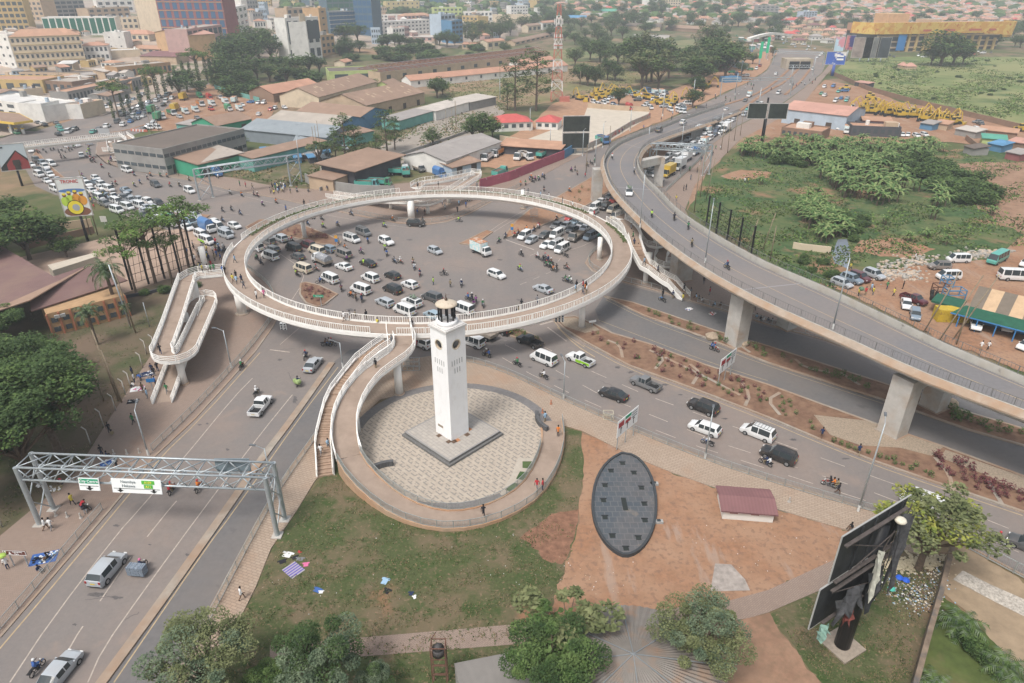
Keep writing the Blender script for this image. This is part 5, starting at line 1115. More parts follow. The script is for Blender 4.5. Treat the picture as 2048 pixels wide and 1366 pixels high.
def tree(kind,x,y,h=8,seed=None,z=None,where_=None,label=None,wide=1.0,n=1.0,loc=None):
    """h: height in metres"""
    p=loc or (G(x,y,0) if y>235 else GT(x,y)); seed=R.randrange(3) if seed is None else seed
    if z is not None: p.z=z
    tr,cr=tree_proto(kind,seed,n); base={'palm':8.0,'smallpalm':3.2,'banana':3.2,'shrub':.7,'redshrub':.7,'bush':2.4,'column':8.4,'flat':7.6}.get(kind,7.8); s=h/base
    nm={'palm':'palm_tree','smallpalm':'palm_tree','banana':'banana_plant','shrub':'shrub','redshrub':'shrub','bush':'bush'}.get(kind,'tree')
    o=bpy.data.objects.new(nm,None); C.objects.link(o); o.location=p; o.rotation_euler=(0,0,R.uniform(0,6.28)); o.scale=(s*wide,s*wide,s); o.empty_display_size=.3
    if kind in('shrub','redshrub'):
        bpy.data.objects.remove(o); o=bpy.data.objects.new(nm,cr); C.objects.link(o); o.location=p; o.rotation_euler=(0,0,R.uniform(0,6.28)); o.scale=(s,)*3
    else:
        for n_,me in (('trunk',tr),('crown',cr)): c=bpy.data.objects.new(n_,me); C.objects.link(c); c.parent=o
    cat={'palm':'palm','smallpalm':'palm','banana':'banana plant','shrub':'shrub','redshrub':'shrub','bush':'bush'}.get(kind,'tree')
    tag(o,label or '%s %s'%(TL[kind],where_ or twhere(x,y)),cat,{'tree':'trees','palm':'palms','banana plant':'banana plants','shrub':'small shrubs planted in the medians','bush':'bushes'}[cat]); reg(o,x,y); return o
TW=[(50,600,'at the left edge beside the brown roof'),(60,750,'in the shaded lawn at left'),(110,880,'on the lawn left of the pavement'),(60,420,'behind the workers billboard'),(330,450,'left of the ring footbridge'),(240,560,'before the brown-roofed house'),(180,620,'in front of the brown-roofed house'),(380,1250,'at the bottom left'),(640,1250,'on the lawn at the bottom'),(540,1330,'at the bottom edge left of the water tank'),(1100,1200,'at the bottom centre'),(1130,1290,'below the oval dark roof'),(1380,1200,'over the brick path at the bottom'),(1850,1050,'behind the dark billboard'),(1930,1220,'right of the boundary wall'),(2010,1330,'at the bottom right corner'),(1240,1280,'beside the fan-shaped roof'),(830,1300,'beside the brick path'),
(240,210,'along the far left street'),(340,190,'above the lorry park'),(400,150,'on the slope by the pink building'),(480,160,'below the city towers'),(540,130,'on the wooded rise by the city'),(620,150,'below the white and orange tower'),(690,120,'right of the white and orange tower'),(790,90,'beside the long white building'),(960,70,'right of the long white building'),(1040,60,'beyond the ruined warehouse'),(690,290,'beside the green-walled shed'),(760,280,'between the sheds and the ring'),(650,340,'behind the tipper yard'),(890,180,'by the brown warehouses'),(960,240,'by the red-roofed house'),(865,275,'in the yard by the red-roofed house'),(1030,190,'left of the red and white mast'),(1070,190,'beside the red and white mast'),(1170,80,'right of the mast'),(1180,150,'beyond the machine yard'),(1290,130,'in the grove behind the machine yard'),(1380,130,'at the right of the grove'),(1237,205,'in the machine yard'),(1270,80,'in the far green valley'),(1420,80,'on the far green slope'),(1550,50,'before the hillside houses'),(1680,70,'left of the orange stadium mall'),(1880,110,'before the orange stadium mall'),(2000,90,'right of the orange stadium mall'),(1560,20,'among the hillside houses'),(1850,30,'high on the right hillside'),(1150,20,'in the hazy far centre'),(800,20,'behind the city buildings'),
(1480,300,'at the left of the banana grove'),(1600,300,'in the middle of the banana grove'),(1750,300,'at the right of the banana grove'),(1850,310,'by the far right huts'),(1700,360,'below the banana grove'),(1780,380,'in the lower banana patch'),(1880,390,'by the dark hedge'),(1610,430,'along the stream'),(1640,470,'beside the grey stream'),(1800,450,'in the wet green hollow'),
(620,590,'in the small kerb island inside the ring'),(580,465,'in the left kerb island inside the ring'),(1040,680,'in the island under the ring'),(1230,680,'at the near end of the planted median'),(1350,720,'in the median left of the sign'),(1450,770,'in the median by the white sign'),(1560,800,'in the median by the flyover column'),(1700,880,'in the median below the flyover column'),(1850,920,'in the median right of the column'),(1980,970,'at the right end of the median'),(1330,640,'in the thin median near the stairs'),(1500,700,'in the thin median by the flyover'),(1700,760,'in the thin median under the flyover'),(1950,850,'in the thin median at right'),(900,150,'in the dry field'),(1100,400,'in the dirt island behind the ring')]
def twhere(x,y): return min(TW,key=lambda n:(n[0]-x)**2+(1.8*(n[1]-y))**2)[2]
# ---------------- buildings
BC={'cream':(.60,.50,.37),'white':(.72,.70,.66),'ochre':(.50,.36,.16),'yellow':(.58,.46,.24),'tan':(.48,.36,.25),'grey':(.29,.28,.265),'pink':(.50,.33,.30),'orange':(.55,.36,.2),'red':(.27,.10,.10),'green':(.05,.30,.18),'pale green':(.45,.52,.22),'blue':(.10,.23,.38),'pale blue':(.42,.50,.58),'brown':(.26,.17,.12),'glass':(.08,.13,.17),'green glass':(.03,.16,.11),'rust':(.40,.25,.14),'dark':(.08,.08,.09),'slate':(.22,.25,.28),'teal':(.14,.34,.30)}
RCOL={'brown':(.30,.20,.145),'rust':(.45,.26,.17),'grey':(.33,.30,.28),'pale':(.50,.45,.40),'red':(.50,.10,.09),'pink':(.50,.28,.22),'tile':(.46,.25,.17),'dark':(.15,.12,.10),'white':(.62,.60,.57),'maroon':(.22,.11,.11),'green':(.10,.32,.24),'blue':(.10,.25,.42),'blue-grey':(.26,.29,.31),'flat':(.40,.35,.30)}
def wallm(c):
    n='wall_'+c.replace(' ','_')
    if n in MATS: return MATS[n]
    return layer(mat(n,BC[c],.85,.08,.15),tuple(q*.72 for q in BC[c]),.3,.6,.12,fac=.7)
def roofm(c):
    n='roof_'+c.replace(' ','_')
    if n in MATS: return MATS[n]
    m=layer(layer(mat(n,RCOL[c],.7,.1,.2),tuple(min(1,q*1.35) for q in RCOL[c]),.12,.6,.05,fac=.6),tuple(q*.6 for q in RCOL[c]),.4,.66,.06,fac=.6); return wave(m,tuple(q*.75 for q in RCOL[c]),.8,0,.35)
WIN=mat('window_glass',(.07,.085,.095),.2,spec=.5); WING=mat('window_green_glass',(.02,.13,.09),.15,spec=.6); WINB=mat('window_blue_glass',(.05,.12,.22),.12,spec=.6); DOORM=mat('door_dark',(.08,.06,.05),.7)
UB=MB().box(0,0,-.5,1,1,1)
UBM={}
def ubox(m):
    if m.name not in UBM: UBM[m.name]=UB.mesh('unit',[m])
    return UBM[m.name]
def bpart(name,m,par,x,y,z,sx,sy,sz):
    o=bpy.data.objects.new(name,ubox(m)); C.objects.link(o); o.parent=par; o.location=(x,y,z); o.scale=(sx,sy,sz); return o
def bld(name,A,B,dep,top,wall,roof=('flat','flat',1),win=(0,0),side=0,label='',cat='building',wm=None,h=None,ws=(.55,.5),band=None,group=None,doors=0,over=.4):
    a,b=GT(*A),GT(*B); z0=min(a.z,b.z); a.z=b.z=z0
    v=b-a; L=v.length; ang=math.atan2(v.y,v.x)
    if h is None:
        lo,hi=0,150
        for _ in range(30):
            m_=(lo+hi)/2
            if px((a.x,a.y,z0+m_))[1]>top: lo=m_
            else: hi=m_
        h=lo
    t=thing(name,label,cat,(a.x,a.y,z0),ang,group)
    d=dep; MB().box(L/2,d/2,-4,L,d,4+h).build('wall',wallm(wall),t)
    kind,rc,rh=roof; o=over; r=MB(); rm=roofm(rc)
    if kind=='flat':
        MB().box(L/2,d/2,h,L-.5,d-.5,.12).build('roof',rm,t)
        q=MB(); 
        for cx_,cy_,sx,sy in ((L/2,.12,L+.06,.3),(L/2,d-.12,L+.06,.3),(.12,d/2,.3,d-.6),(L-.12,d/2,.3,d-.6)): q.box(cx_,cy_,h,sx,sy,.55)
        q.build('parapet',wallm(wall),t)
        if L>9 and wall not in('blue',) and rc!='dark':
            for _ in range(R.randrange(1,4)):
                u,w_=R.uniform(2,L-2),R.uniform(2,d-2)
                if R.random()<.5: MB().cyl((u,w_,h+.1),(u,w_,h+1.9),.8,n=8).build('roof_tank',wallm(R.choice(['dark','white','pale blue'])),t)
                else: MB().box(u,w_,h+.1,R.uniform(2,5),R.uniform(2,4),R.uniform(1.2,2.6)).build('roof_room',wallm(R.choice(['tan','white','grey',wall])),t)
    elif kind=='gable':
        r.add([(-o,-o,h),(L+o,-o,h),(L+o,d/2,h+rh),(-o,d/2,h+rh),(L+o,d+o,h),(-o,d+o,h)],[(0,1,2,3),(3,2,4,5)]); r.add([(x,y,z-.15) for x,y,z in r.v],[(3,2,1,0),(5,4,2,3)])
        r.build('roof',rm,t); MB().add([(0,0,h),(0,d,h),(0,d/2,h+rh-.1)],[(0,2,1)]).build('gable_wall',wallm(wall),t); MB().add([(L,0,h),(L,d,h),(L,d/2,h+rh-.1)],[(0,1,2)]).build('gable_wall',wallm(wall),t)
    elif kind=='gableT':
        r.add([(-o,-o,h),(L/2,-o,h+rh),(L/2,d+o,h+rh),(-o,d+o,h),(L+o,-o,h),(L+o,d+o,h)],[(0,1,2,3),(1,4,5,2)]); r.add([(x,y,z-.15) for x,y,z in r.v],[(3,2,1,0),(2,5,4,1)])
        r.build('roof',rm,t); MB().add([(0,0,h),(L,0,h),(L/2,0,h+rh-.1)],[(0,1,2)]).build('gable_wall',wallm(wall),t); MB().add([(0,d,h),(L,d,h),(L/2,d,h+rh-.1)],[(0,2,1)]).build('gable_wall',wallm(wall),t)
    elif kind=='hip':
        i=min(L,d)/2*.95; r.add([(-o,-o,h),(L+o,-o,h),(L+o,d+o,h),(-o,d+o,h),(i,d/2,h+rh),(L-i,d/2,h+rh)] if L>=d else [(-o,-o,h),(L+o,-o,h),(L+o,d+o,h),(-o,d+o,h),(L/2,i,h+rh),(L/2,d-i,h+rh)],[(0,1,5,4),(1,2,5),(2,3,4,5),(3,0,4)] if L>=d else [(0,1,4),(1,2,5,4),(2,3,5),(3,0,4,5)]); r.build('roof',rm,t)
    elif kind=='shed': r.add([(-o,-o,h),(L+o,-o,h),(L+o,d+o,h+rh),(-o,d+o,h+rh)],[(0,1,2,3)]); r.add([(x,y,z-.2) for x,y,z in r.v],[(3,2,1,0)]); r.add([],[]); r.build('roof',rm,t)
    rows,cols=win; wm=wm or WIN
    if rows:
        fh=(h-.6)/rows
        for i in range(rows):
            z=.5+fh*(i+.55)
            for j in range(cols): bpart('window',wm,t,L*(j+.5)/cols,-.02,z,L/cols*ws[0],.12,fh*ws[1])
            if side: 
                n=max(1,int(abs(side))); xx=-.02 if side<0 else L+.02
                for j in range(n): bpart('window',wm,t,xx,d*(j+.5)/n,z,.12,d/n*ws[0],fh*ws[1])
        if band: 
            q=MB()
            for i in range(rows+1): q.box(L/2,-.1,.5+fh*i-.12,L+.3,.5,.24)
            q.build('floor_band',wallm(band),t)
    for i in range(doors): bpart('door',DOORM,t,L*(i+.5)/doors,-.03,1.3,2.4,.1,2.6)
    return t,L,d,h
# middle sheds
bld('warehouse',(735,236),(850,207),27,0,'tan',('gable','brown',4),(0,0),label='nearer of the two big brown-roofed barns with pale roof patches',h=5.5,doors=4)
bld('warehouse',(640,218),(755,184),22,0,'cream',('gable','brown',4),(0,0),label='farther of the two big brown-roofed barns, left of its twin',h=5.5)
bld('metal_workshop',(598,248),(722,262),20,0,'blue',('gable','brown',2.5),(0,0),label='topmost grey-roofed shed with a bright blue gable end',h=5.5,doors=2)
bld('metal_workshop',(540,262),(680,276),18,0,'blue',('gable','flat',2.2),(0,0),label='middle of the three long grey-roofed workshops',h=4.8)
bld('metal_workshop',(486,282),(655,300),20,0,'slate',('gable','blue-grey',2.5),(0,0),label='lowest of the three long grey-roofed workshops',h=4.5)
bld('shed',(590,300),(660,300),10,0,'grey',('gable','blue-grey',1.5),label='small low grey-roofed shed in front of the long workshops',h=3)
bld('shed',(510,345),(655,307),7,0,'teal',('shed','brown',.6),label='long narrow green-walled shed with brown roof, left of the dark trees',h=4.6)
bld('shed',(703,294),(750,283),8,0,'teal',('shed','brown',.6),label='short green-walled shed between the two clumps of dark trees',h=4.2)
bld('shed',(800,262),(868,241),9,0,'teal',('shed','grey',.6),label='green-walled shed with pale grey roof above the grey yard',h=4.2)
bld('shed',(872,242),(938,222),10,0,'white',('shed','pale',.6),label='white shed with pale sheet roof above the grey yard',h=4.2)
bld('shed',(940,222),(992,210),12,0,'grey',('shed','pale',.6),label='far pale-roofed shed at the end of the grey yard',h=4)
bld('open_shed',(712,375),(803,342),13,0,'dark',('shed','brown',.8),label='brown-roofed open shed over the blue-green tippers',h=5.2,over=1.5)
bld('shed',(668,384),(701,371),9,0,'tan',('shed','brown',.4),label='small square brown-roofed shed left of the tipper shed',h=3.6)
bld('workshop',(893,350),(1002,308),17,0,'white',('gable','grey',2.2),label='long grey-roofed white workshop beside the white lorries',h=4.4,doors=4)
bld('shed',(905,354),(962,340),6,0,'pale blue',('shed','brown',.8),label='small shed with pale blue door front before the long workshop',h=3,doors=2)
bld('house',(990,264),(1065,261),12,0,'white',('hip','red',2.4),(1,5),label='left, longer of the two bright red hip-roofed houses',h=3.6)
bld('house',(1072,259),(1115,261),10,0,'white',('hip','red',2.2),(1,3),label='right, smaller of the two bright red hip-roofed houses',h=3.2)
bld('long_shed',(1002,308),(1118,316),9,0,'dark',('shed','rust',.6),label='low rust-roofed open shed above the white lorries',h=3.2,over=1)
bld('ruined_warehouse',(762,168),(1100,122),24,0,'tan',('flat','dark',0),(1,13),label='long roofless brick warehouse with bare roof trusses',h=6,ws=(.25,.4))
bld('store_building',(660,168),(757,164),24,0,'pale green',('flat','dark',0),(1,2),label='pale yellow-green store at the left end of the roofless warehouse',h=6.5)
for t_ in [q for q in THINGS if q.name.startswith('warehouse')][:2]:
    r_=[c for c in C.objects if c.parent==t_ and c.name.startswith('roof')][0]; bb=[v.co for v in r_.data.vertices]; L_=max(v.x for v in bb); d_=max(v.y for v in bb)/2; z0,z1=min(v.z for v in bb)+.15,max(v.z for v in bb)
    for _ in range(14): u=R.uniform(3,L_-5); f=R.uniform(.12,.75); w_=1.1; y0,y1=f*d_,(f+.14)*d_; k=(z1-z0)/d_; o=MB().quad((u,y0,z0+y0*k+.12),(u+w_,y0,z0+y0*k+.12),(u+w_,y1,z0+y1*k+.12),(u,y1,z0+y1*k+.12)).build('skylight_sheet',wallm('tan'),t_)
def trusses():
    a,b=GT(762,168),GT(1100,122); v=(b-a).normalized(); n=Vector((-v.y,v.x,0)); L=(b-a).length
    t=thing('roof_truss_frame','rusty bare roof trusses over the ruined brick warehouse','roof frame',tuple(a),math.atan2(v.y,v.x))
    for i in range(36): x=L*(i+.5)/36; MB().bar((x,0,6.6),(x,12,9.5),.3).bar((x,12,9.5),(x,24,6.6),.3).bar((x,0,6.7),(x,24,6.7),.25).build('truss',mat('rusty_steel',(.2,.09,.06),.8,.3,1),t)
    for y,z in ((5,8),(12,9.6),(19,8)): MB().bar((0,y,z),(L,y,z),.25).build('purlin',mat('grey_beam',(.4,.38,.36),.8),t)
trusses()
bld('long_store',(822,176),(1135,143),10,0,'white',('gable','tile',2.5),(1,11),label='long white store with orange tile roof below the ruined warehouse',h=4,ws=(.12,.5))
bld('house',(778,184),(800,177),8,0,'pale green',('gable','brown',2),(1,2),label='small white and green gabled house at the end of the long tiled store',h=3.5)
bld('open_shed',(549,206),(643,188),17,0,'brown',('gable','tile',3.2),label='orange-brown tiled market shed left of the big barns',h=4.5,doors=3)
bld('house',(690,134),(705,130),8,0,'cream',('gable','tile',1.6),(1,1),label='tiny lone gabled hut above the yellow-green store',h=3)
bld('market_building',(437,272),(506,257),15,0,'green',('gable','brown',2.6),(0,0),label='green-gabled building with brown roof in the lorry park',h=4,doors=2)
bld('shed',(355,262),(392,266),8,0,'teal',('shed','grey',.5),label='small green shed left of the green-gabled building',h=3)
bld('market_building',(402,358),(480,339),14,0,'green',('shed','brown',.8),label='bright green shop block with brown roof on the street corner',h=4.6,doors=3)
bld('market_building',(348,338),(400,356),16,0,'green',('shed','flat',.8),label='left wing of the bright green shops facing the street',h=4.6,doors=2)
bld('office_building',(337,352),(496,305),22,0,'grey',('flat','dark',0),(2,16),-7,label='old two-storey grey concrete building with flat stained roof',h=8,ws=(.8,.28),doors=5)
# left street side
bld('fuel_station_shop',(-30,226),(92,246),16,197,'white',('flat','white',0),(2,5),label='white two-storey building with dark windows beside the fuel station')
bld('shop_building',(93,246),(128,238),12,210,'white',('flat','white',0),(1,2),label='low white corner building with angled front beside the fuel station')
bld('shop_building',(126,236),(168,238),14,209,'cream',('flat','rust',0),label='cream cube building with plain wall left of its windowed twin')
bld('shop_building',(168,238),(197,226),12,211,'white',('flat','rust',0),(1,4),label='grey-white cube building with one row of windows by the roadside trees')
bld('arcade',(142,211),(286,178),10,0,'grey',('flat','rust',0),(1,22),label='long low grey building with a row of narrow openings at upper left',h=6,ws=(.5,.6))
bld('old_warehouse',(-40,186),(92,188),18,160,'ochre',('flat','rust',0),(1,5),label='stained ochre flat-roofed warehouse at the left edge')
bld('old_warehouse',(95,187),(150,190),16,163,'brown',('flat','flat',0),(1,4),label='dark brown-fronted warehouse right of the ochre one')
bld('old_warehouse',(40,154),(190,158),14,146,'tan',('flat','dark',0),(1,10),label='long dark-roofed tan building below the cream office block')
bld('old_warehouse',(155,180),(190,172),10,160,'orange',('shed','pale',1),label='tiny orange and white building on the rust-coloured roofs')
bld('market_hall',(240,162),(345,146),14,136,'rust',('flat','flat',0),(1,12),label='long brown market hall with dark openings under the pink roof')
bld('bank_building',(283,176),(306,170),8,162,'yellow',('flat','white',0),(1,3),label='small bright yellow shop front behind the roadside trees')
bld('office_block',(38,140),(175,130),15,74,'cream',('hip','rust',4),(4,14),label='four-storey cream block with rust hip roof',ws=(.5,.45),band='yellow')
bld('office_block',(-30,125),(36,140),14,66,'white',('flat','pale',0),(4,5),label='white block with small round windows at the far left edge',ws=(.3,.3))
bld('office_block',(168,124),(222,122),12,92,'white',('hip','tile',2),(2,6),label='white two-storey house with tile roof right of the cream block')
bld('office_block',(222,118),(283,114),14,103,'cream',('flat','white',0),label='low cream-white parapet block left of the pink roof')
bld('office_block',(215,103),(256,104),12,66,'white',('flat','white',0),(2,2),label='plain white block with two small windows',ws=(.12,.15))
bld('office_block',(92,70),(238,72),14,36,'white',('flat','white',0),(1,11),label='white building with a tall row of green glass bays',ws=(.8,.85),wm=WING)
bld('tower_block',(-30,62),(62,62),16,2,'ochre',('flat','flat',0),(5,8),label='yellow-green tower with arched balconies at the top left corner',ws=(.7,.6))
bld('tower_block',(55,40),(92,44),14,-8,'tan',('flat','flat',0),(5,4),label='tan tower with square windows behind the blue banner')
bld('tower_block',(92,36),(175,34),14,-6,'grey',('flat','flat',0),(5,7),label='grey unfinished concrete block with open floors',ws=(.8,.6))
bld('office_block',(180,38),(262,34),14,18,'tan',('flat','white',0),(2,6),label='low tan building behind the green glass bays')
bld('office_block',(198,26),(270,24),14,2,'white',('flat','white',0),(2,5),label='white block with grey windows at the top left')
bld('office_block',(237,58),(280,60),12,36,'cream',('flat','rust',0),(2,4),label='cream house between the green glass and the blank tower')
bld('house',(240,78),(300,84),12,68,'cream',('hip','tile',3),(1,5),label='tile-roofed cream house left of the orange hall')
bld('shop_building',(258,100),(322,108),12,96,'tan',('gable','rust',2),(1,5),label='rusty-roofed building with a red chimney box below the orange hall')
bld('shop_building',(283,126),(355,130),16,112,'tan',('shed','maroon',2),label='building with a wide pink-brown sheet roof')
bld('hall',(318,106),(386,124),20,64,'orange',('gableT','pink',3),label='orange hall with plain curved-gable wall below the glass tower')
bld('apartment_block',(386,124),(452,100),16,60,'pink',('flat','flat',0),(3,7),label='grey and pink balconied block right of the orange hall',ws=(.7,.6),band='pink')
bld('office_tower',(282,62),(328,78),18,-14,'cream',('flat','flat',0),label='windowless cream side tower beside the red and yellow glass tower')
bld('office_tower',(328,80),(460,92),18,-14,'red',('flat','flat',0),(6,9),label='dark red tower with blue glass and yellow panels',ws=(.62,.8),wm=WINB,band='yellow')
bld('office_block',(455,88),(476,76),14,6,'pale blue',('flat','flat',0),(5,3),label='slim pale block with a red billboard frame, right of the red tower')
bld('office_block',(476,72),(500,58),14,16,'white',('flat','white',0),(4,3),label='white block on the steep crowded street')
# central city
bld('office_tower',(568,110),(588,126),12,40,'white',('flat','flat',0),(3,2),label='narrow white left wing of the green-grey glass tower',ws=(.7,.7))
t_,L_,d_,h_=bld('office_tower',(582,126),(646,118),12,38,'white',('flat','flat',0),(3,5),label='white tower with dark curved glass and a tall cream centre strip',ws=(.6,.6))
bpart('glass_panel',WIN,t_,L_*.22,-.3,h_*.72,L_*.36,.5,h_*.42); bpart('glass_panel',WIN,t_,L_*.8,-.3,h_*.72,L_*.36,.5,h_*.42); bpart('centre_strip',wallm('cream'),t_,L_*.5,-.4,h_*.55,L_*.16,.7,h_*1.1)
bld('office_tower',(646,96),(660,92),14,18,'orange',('flat','flat',0),(6,1),label='tall slim orange tower behind the white glass-fronted tower',ws=(.3,.25))
bld('office_block',(646,112),(672,108),12,72,'orange',('flat','flat',0),(3,3),label='lower orange brick block beside the slim orange tower')
bld('office_block',(580,70),(634,66),14,18,'tan',('flat','flat',0),(4,5),label='tan office block behind the white glass-fronted tower')
bld('office_tower',(663,72),(716,70),16,24,'glass',('flat','flat',0),(6,8),label='blue glass office block with white stripes',wm=WINB,ws=(.8,.65),band='white')
bld('office_tower',(712,70),(748,74),16,-16,'glass',('flat','flat',0),(6,4),label='tallest dark glass tower with white triangular mark',wm=WINB,ws=(.85,.7))
bld('office_tower',(656,30),(712,28),16,-16,'glass',('flat','flat',0),(4,5),label='teal glass tower rising behind the blue office block',wm=WING,ws=(.85,.7))
bld('office_block',(744,72),(860,68),14,46,'white',('flat','white',0),(4,15),label='long white three-storey block with grey top floor',ws=(.45,.4))
bld('office_block',(860,64),(884,62),12,36,'dark',('flat','flat',0),(4,3),label='dark glass front at the right end of the long white block')
bld('office_block',(884,84),(912,82),14,30,'pale blue',('flat','flat',0),(5,4),label='pale blue-grey tower under the green block',ws=(.7,.5))
bld('office_block',(905,88),(926,86),12,42,'blue',('flat','flat',0),(5,3),label='blue-framed building with orange roof tanks',ws=(.7,.5))
bld('office_block',(868,38),(925,40),14,16,'pale green',('flat','white',0),(3,7),label='pale green block with red roof sign behind the blue buildings')
bld('office_block',(925,62),(956,70),14,32,'ochre',('flat','flat',0),(4,4),label='ochre and brown flats right of the blue-framed building')
bld('office_block',(774,26),(840,27),14,4,'yellow',('flat','pale',0),(3,7),label='yellow block behind the long white building',ws=(.3,.4))
bld('office_block',(760,42),(810,44),12,30,'white',('flat','tile',0),(2,6),label='white low block in front of the yellow building')
bld('house_block',(808,46),(862,44),12,32,'pink',('hip','rust',2.5),(2,7),label='pink-brown flats with rusty roof above the long white block')
bld('office_block',(930,42),(985,44),14,24,'white',('flat','pale',0),(2,7),label='white block with small windows right of the ochre flats')
bld('warehouse',(985,44),(1060,48),14,30,'cream',('flat','pale',0),label='plain cream hall right of the white block')
bld('office_block',(1022,38),(1056,38),12,12,'white',('flat','white',0),(4,6),label='clean white tower block in the hazy centre',ws=(.45,.4))
bld('office_block',(860,12),(894,14),12,-14,'glass',('flat','flat',0),(4,4),label='dark glass block at the top edge in the centre',wm=WINB,ws=(.8,.6))
bld('shop_building',(816,80),(866,84),10,74,'pink',('shed','pale',1),(1,4),label='low shops with pale sheet roofs behind the round trees')
bld('shop_building',(925,98),(952,100),10,88,'tan',('gable','tile',1.5),(1,3),label='tile-roofed house by the far meadow edge')
bld('house',(975,100),(1010,96),10,84,'cream',('gable','tile',1.8),(1,3),label='cream house with tile roof among the trees')
bld('house',(1056,66),(1082,62),9,52,'cream',('gable','brown',2),(1,3),label='grey-brown roofed house left of the mast')
bld('house',(1085,60),(1112,56),9,46,'white',('gable','tile',2),(1,3),label='tile-roofed white house just left of the mast')
bld('long_shed',(1030,92),(1115,72),9,0,'tan',('gable','brown',2),(1,9),label='long brown-roofed row house left of the mast',h=3.2)
bld('long_shed',(1040,140),(1110,130),10,0,'white',('gable','tile',2),(1,5),label='pink-orange roofed store end left of the mast',h=4)
# far middle
for i,(x0,y0,x1,y1,w_,r_,l_) in enumerate(((1160,36,1250,40,'grey','grey','grey-roofed rail shed in the far haze'),(1185,28,1230,30,'white','green','far white store with green roof'),(1200,56,1320,62,'tan','dark','long low brown shed in the far valley'),(1330,60,1420,68,'brown','brown','far brown barn in the green valley'),(1265,86,1335,88,'grey','grey','open grey shed in the green valley'),(1125,42,1170,44,'white','blue','far blue-roofed hall right of the mast'))):
    bld('far_shed',(x0,y0),(x1,y1),14,0,w_,('gable',r_,3),(0,0),label=l_,h=4.5)
bld('apartment_block',(1325,16),(1360,16),12,-6,'cream',('flat','flat',0),(4,7),label='unfinished cream block on the far ridge')
bld('apartment_block',(1297,16),(1322,12),12,-6,'white',('flat','flat',0),(4,3),label='white block beside the unfinished one on the far ridge')
bld('apartment_block',(1512,34),(1555,34),12,12,'grey',('flat','flat',0),(4,5),label='tall grey flats with white columns above the highway')
bld('apartment_block',(1604,42),(1632,40),10,24,'pale blue',('flat','flat',0),(4,5),label='pale violet flats among the hillside houses')
bld('apartment_block',(1574,10),(1602,9),10,-4,'pink',('flat','flat',0),(3,5),label='pale pink block at the top of the hillside')
# pink roofed factory and sheds right of the highway
bld('factory',(1562,246),(1688,262),24,0,'pale blue',('gable','pink',2.2),(0,0),label='big grey-walled factory with pink-brown roof beside the highway',h=6,doors=2)
bld('office_block',(1560,274),(1640,284),12,0,'brown',('flat','rust',0),(1,7),label='low red-brown roofed row below the pink-roofed factory',h=3.4)
bld('office_block',(1700,272),(1798,276),9,0,'dark',('flat','rust',0),(1,7),label='low building with white fascia and brown roof beyond the bananas',h=3.6)
bld('shed',(1724,255),(1782,258),7,0,'red',('shed','rust',.6),label='small brick-red shed by the digger row',h=3)
for x0,y0,x1,y1,w_,r_,l_ in ((1838,258,1862,262,'blue','grey','small blue shack by the diggers'),(1864,258,1892,262,'tan','rust','small tan shack by the diggers'),(1908,270,1948,278,'grey','pale','grey shack with pale sloping roof right of the diggers'),(1955,272,2030,280,'brown','rust','long rusty shack row at right'),(1962,290,2010,294,'pale green','green','shack with turquoise sheet roof'),(1972,300,2000,306,'blue','blue','small shack covered in blue sheeting'),(2008,318,2036,324,'red','grey','red hut with grey roof at the right edge'),(1925,306,1944,312,'grey','dark','tiny dark shelter by the bushes'),(2012,296,2048,302,'brown','pink','small pinkish-roofed hut at the right edge')):
    bld('shack',(x0,y0),(x1,y1),6,0,w_,('shed',r_,.8),label=l_,h=2.6,cat='shack')
for x0,y0,x1,l_ in ((1801,137,1814,'left'),(1813,139,1832,'right')): bld('hut',(x0,y0),(x1,y0),5,0,'tan',('hip','pink',2.2),label='%s one of the two thatched huts on the meadow'%l_,h=2,cat='hut')
bld('shelter',(1708,172),(1735,176),5,0,'dark',('shed','pink',.5),label='dark open shelter by the meadow wall',h=2.4,cat='shelter')
bld('container_office',(1463,134),(1482,138),5,0,'pale blue',('flat','pale',0),(1,3),label='pale blue container office in the far machine park',h=3)
bld('blue_shed',(1450,166),(1482,164),6,0,'blue',('flat','blue',0),label='blue container store by the highway',h=2.6)
# small shed on the red dirt
t_=bld('guard_shed',(1444,1038),(1545,1046),3.9,0,'white',('gable','maroon',.5),(0,0),label='small white shed with maroon sheet roof on the red dirt',h=1.5,over=.35)[0]
for u in (1.2,3.6): bpart('shutter',wallm('red'),t_,u,-.03,1.2,.9,.1,.4)
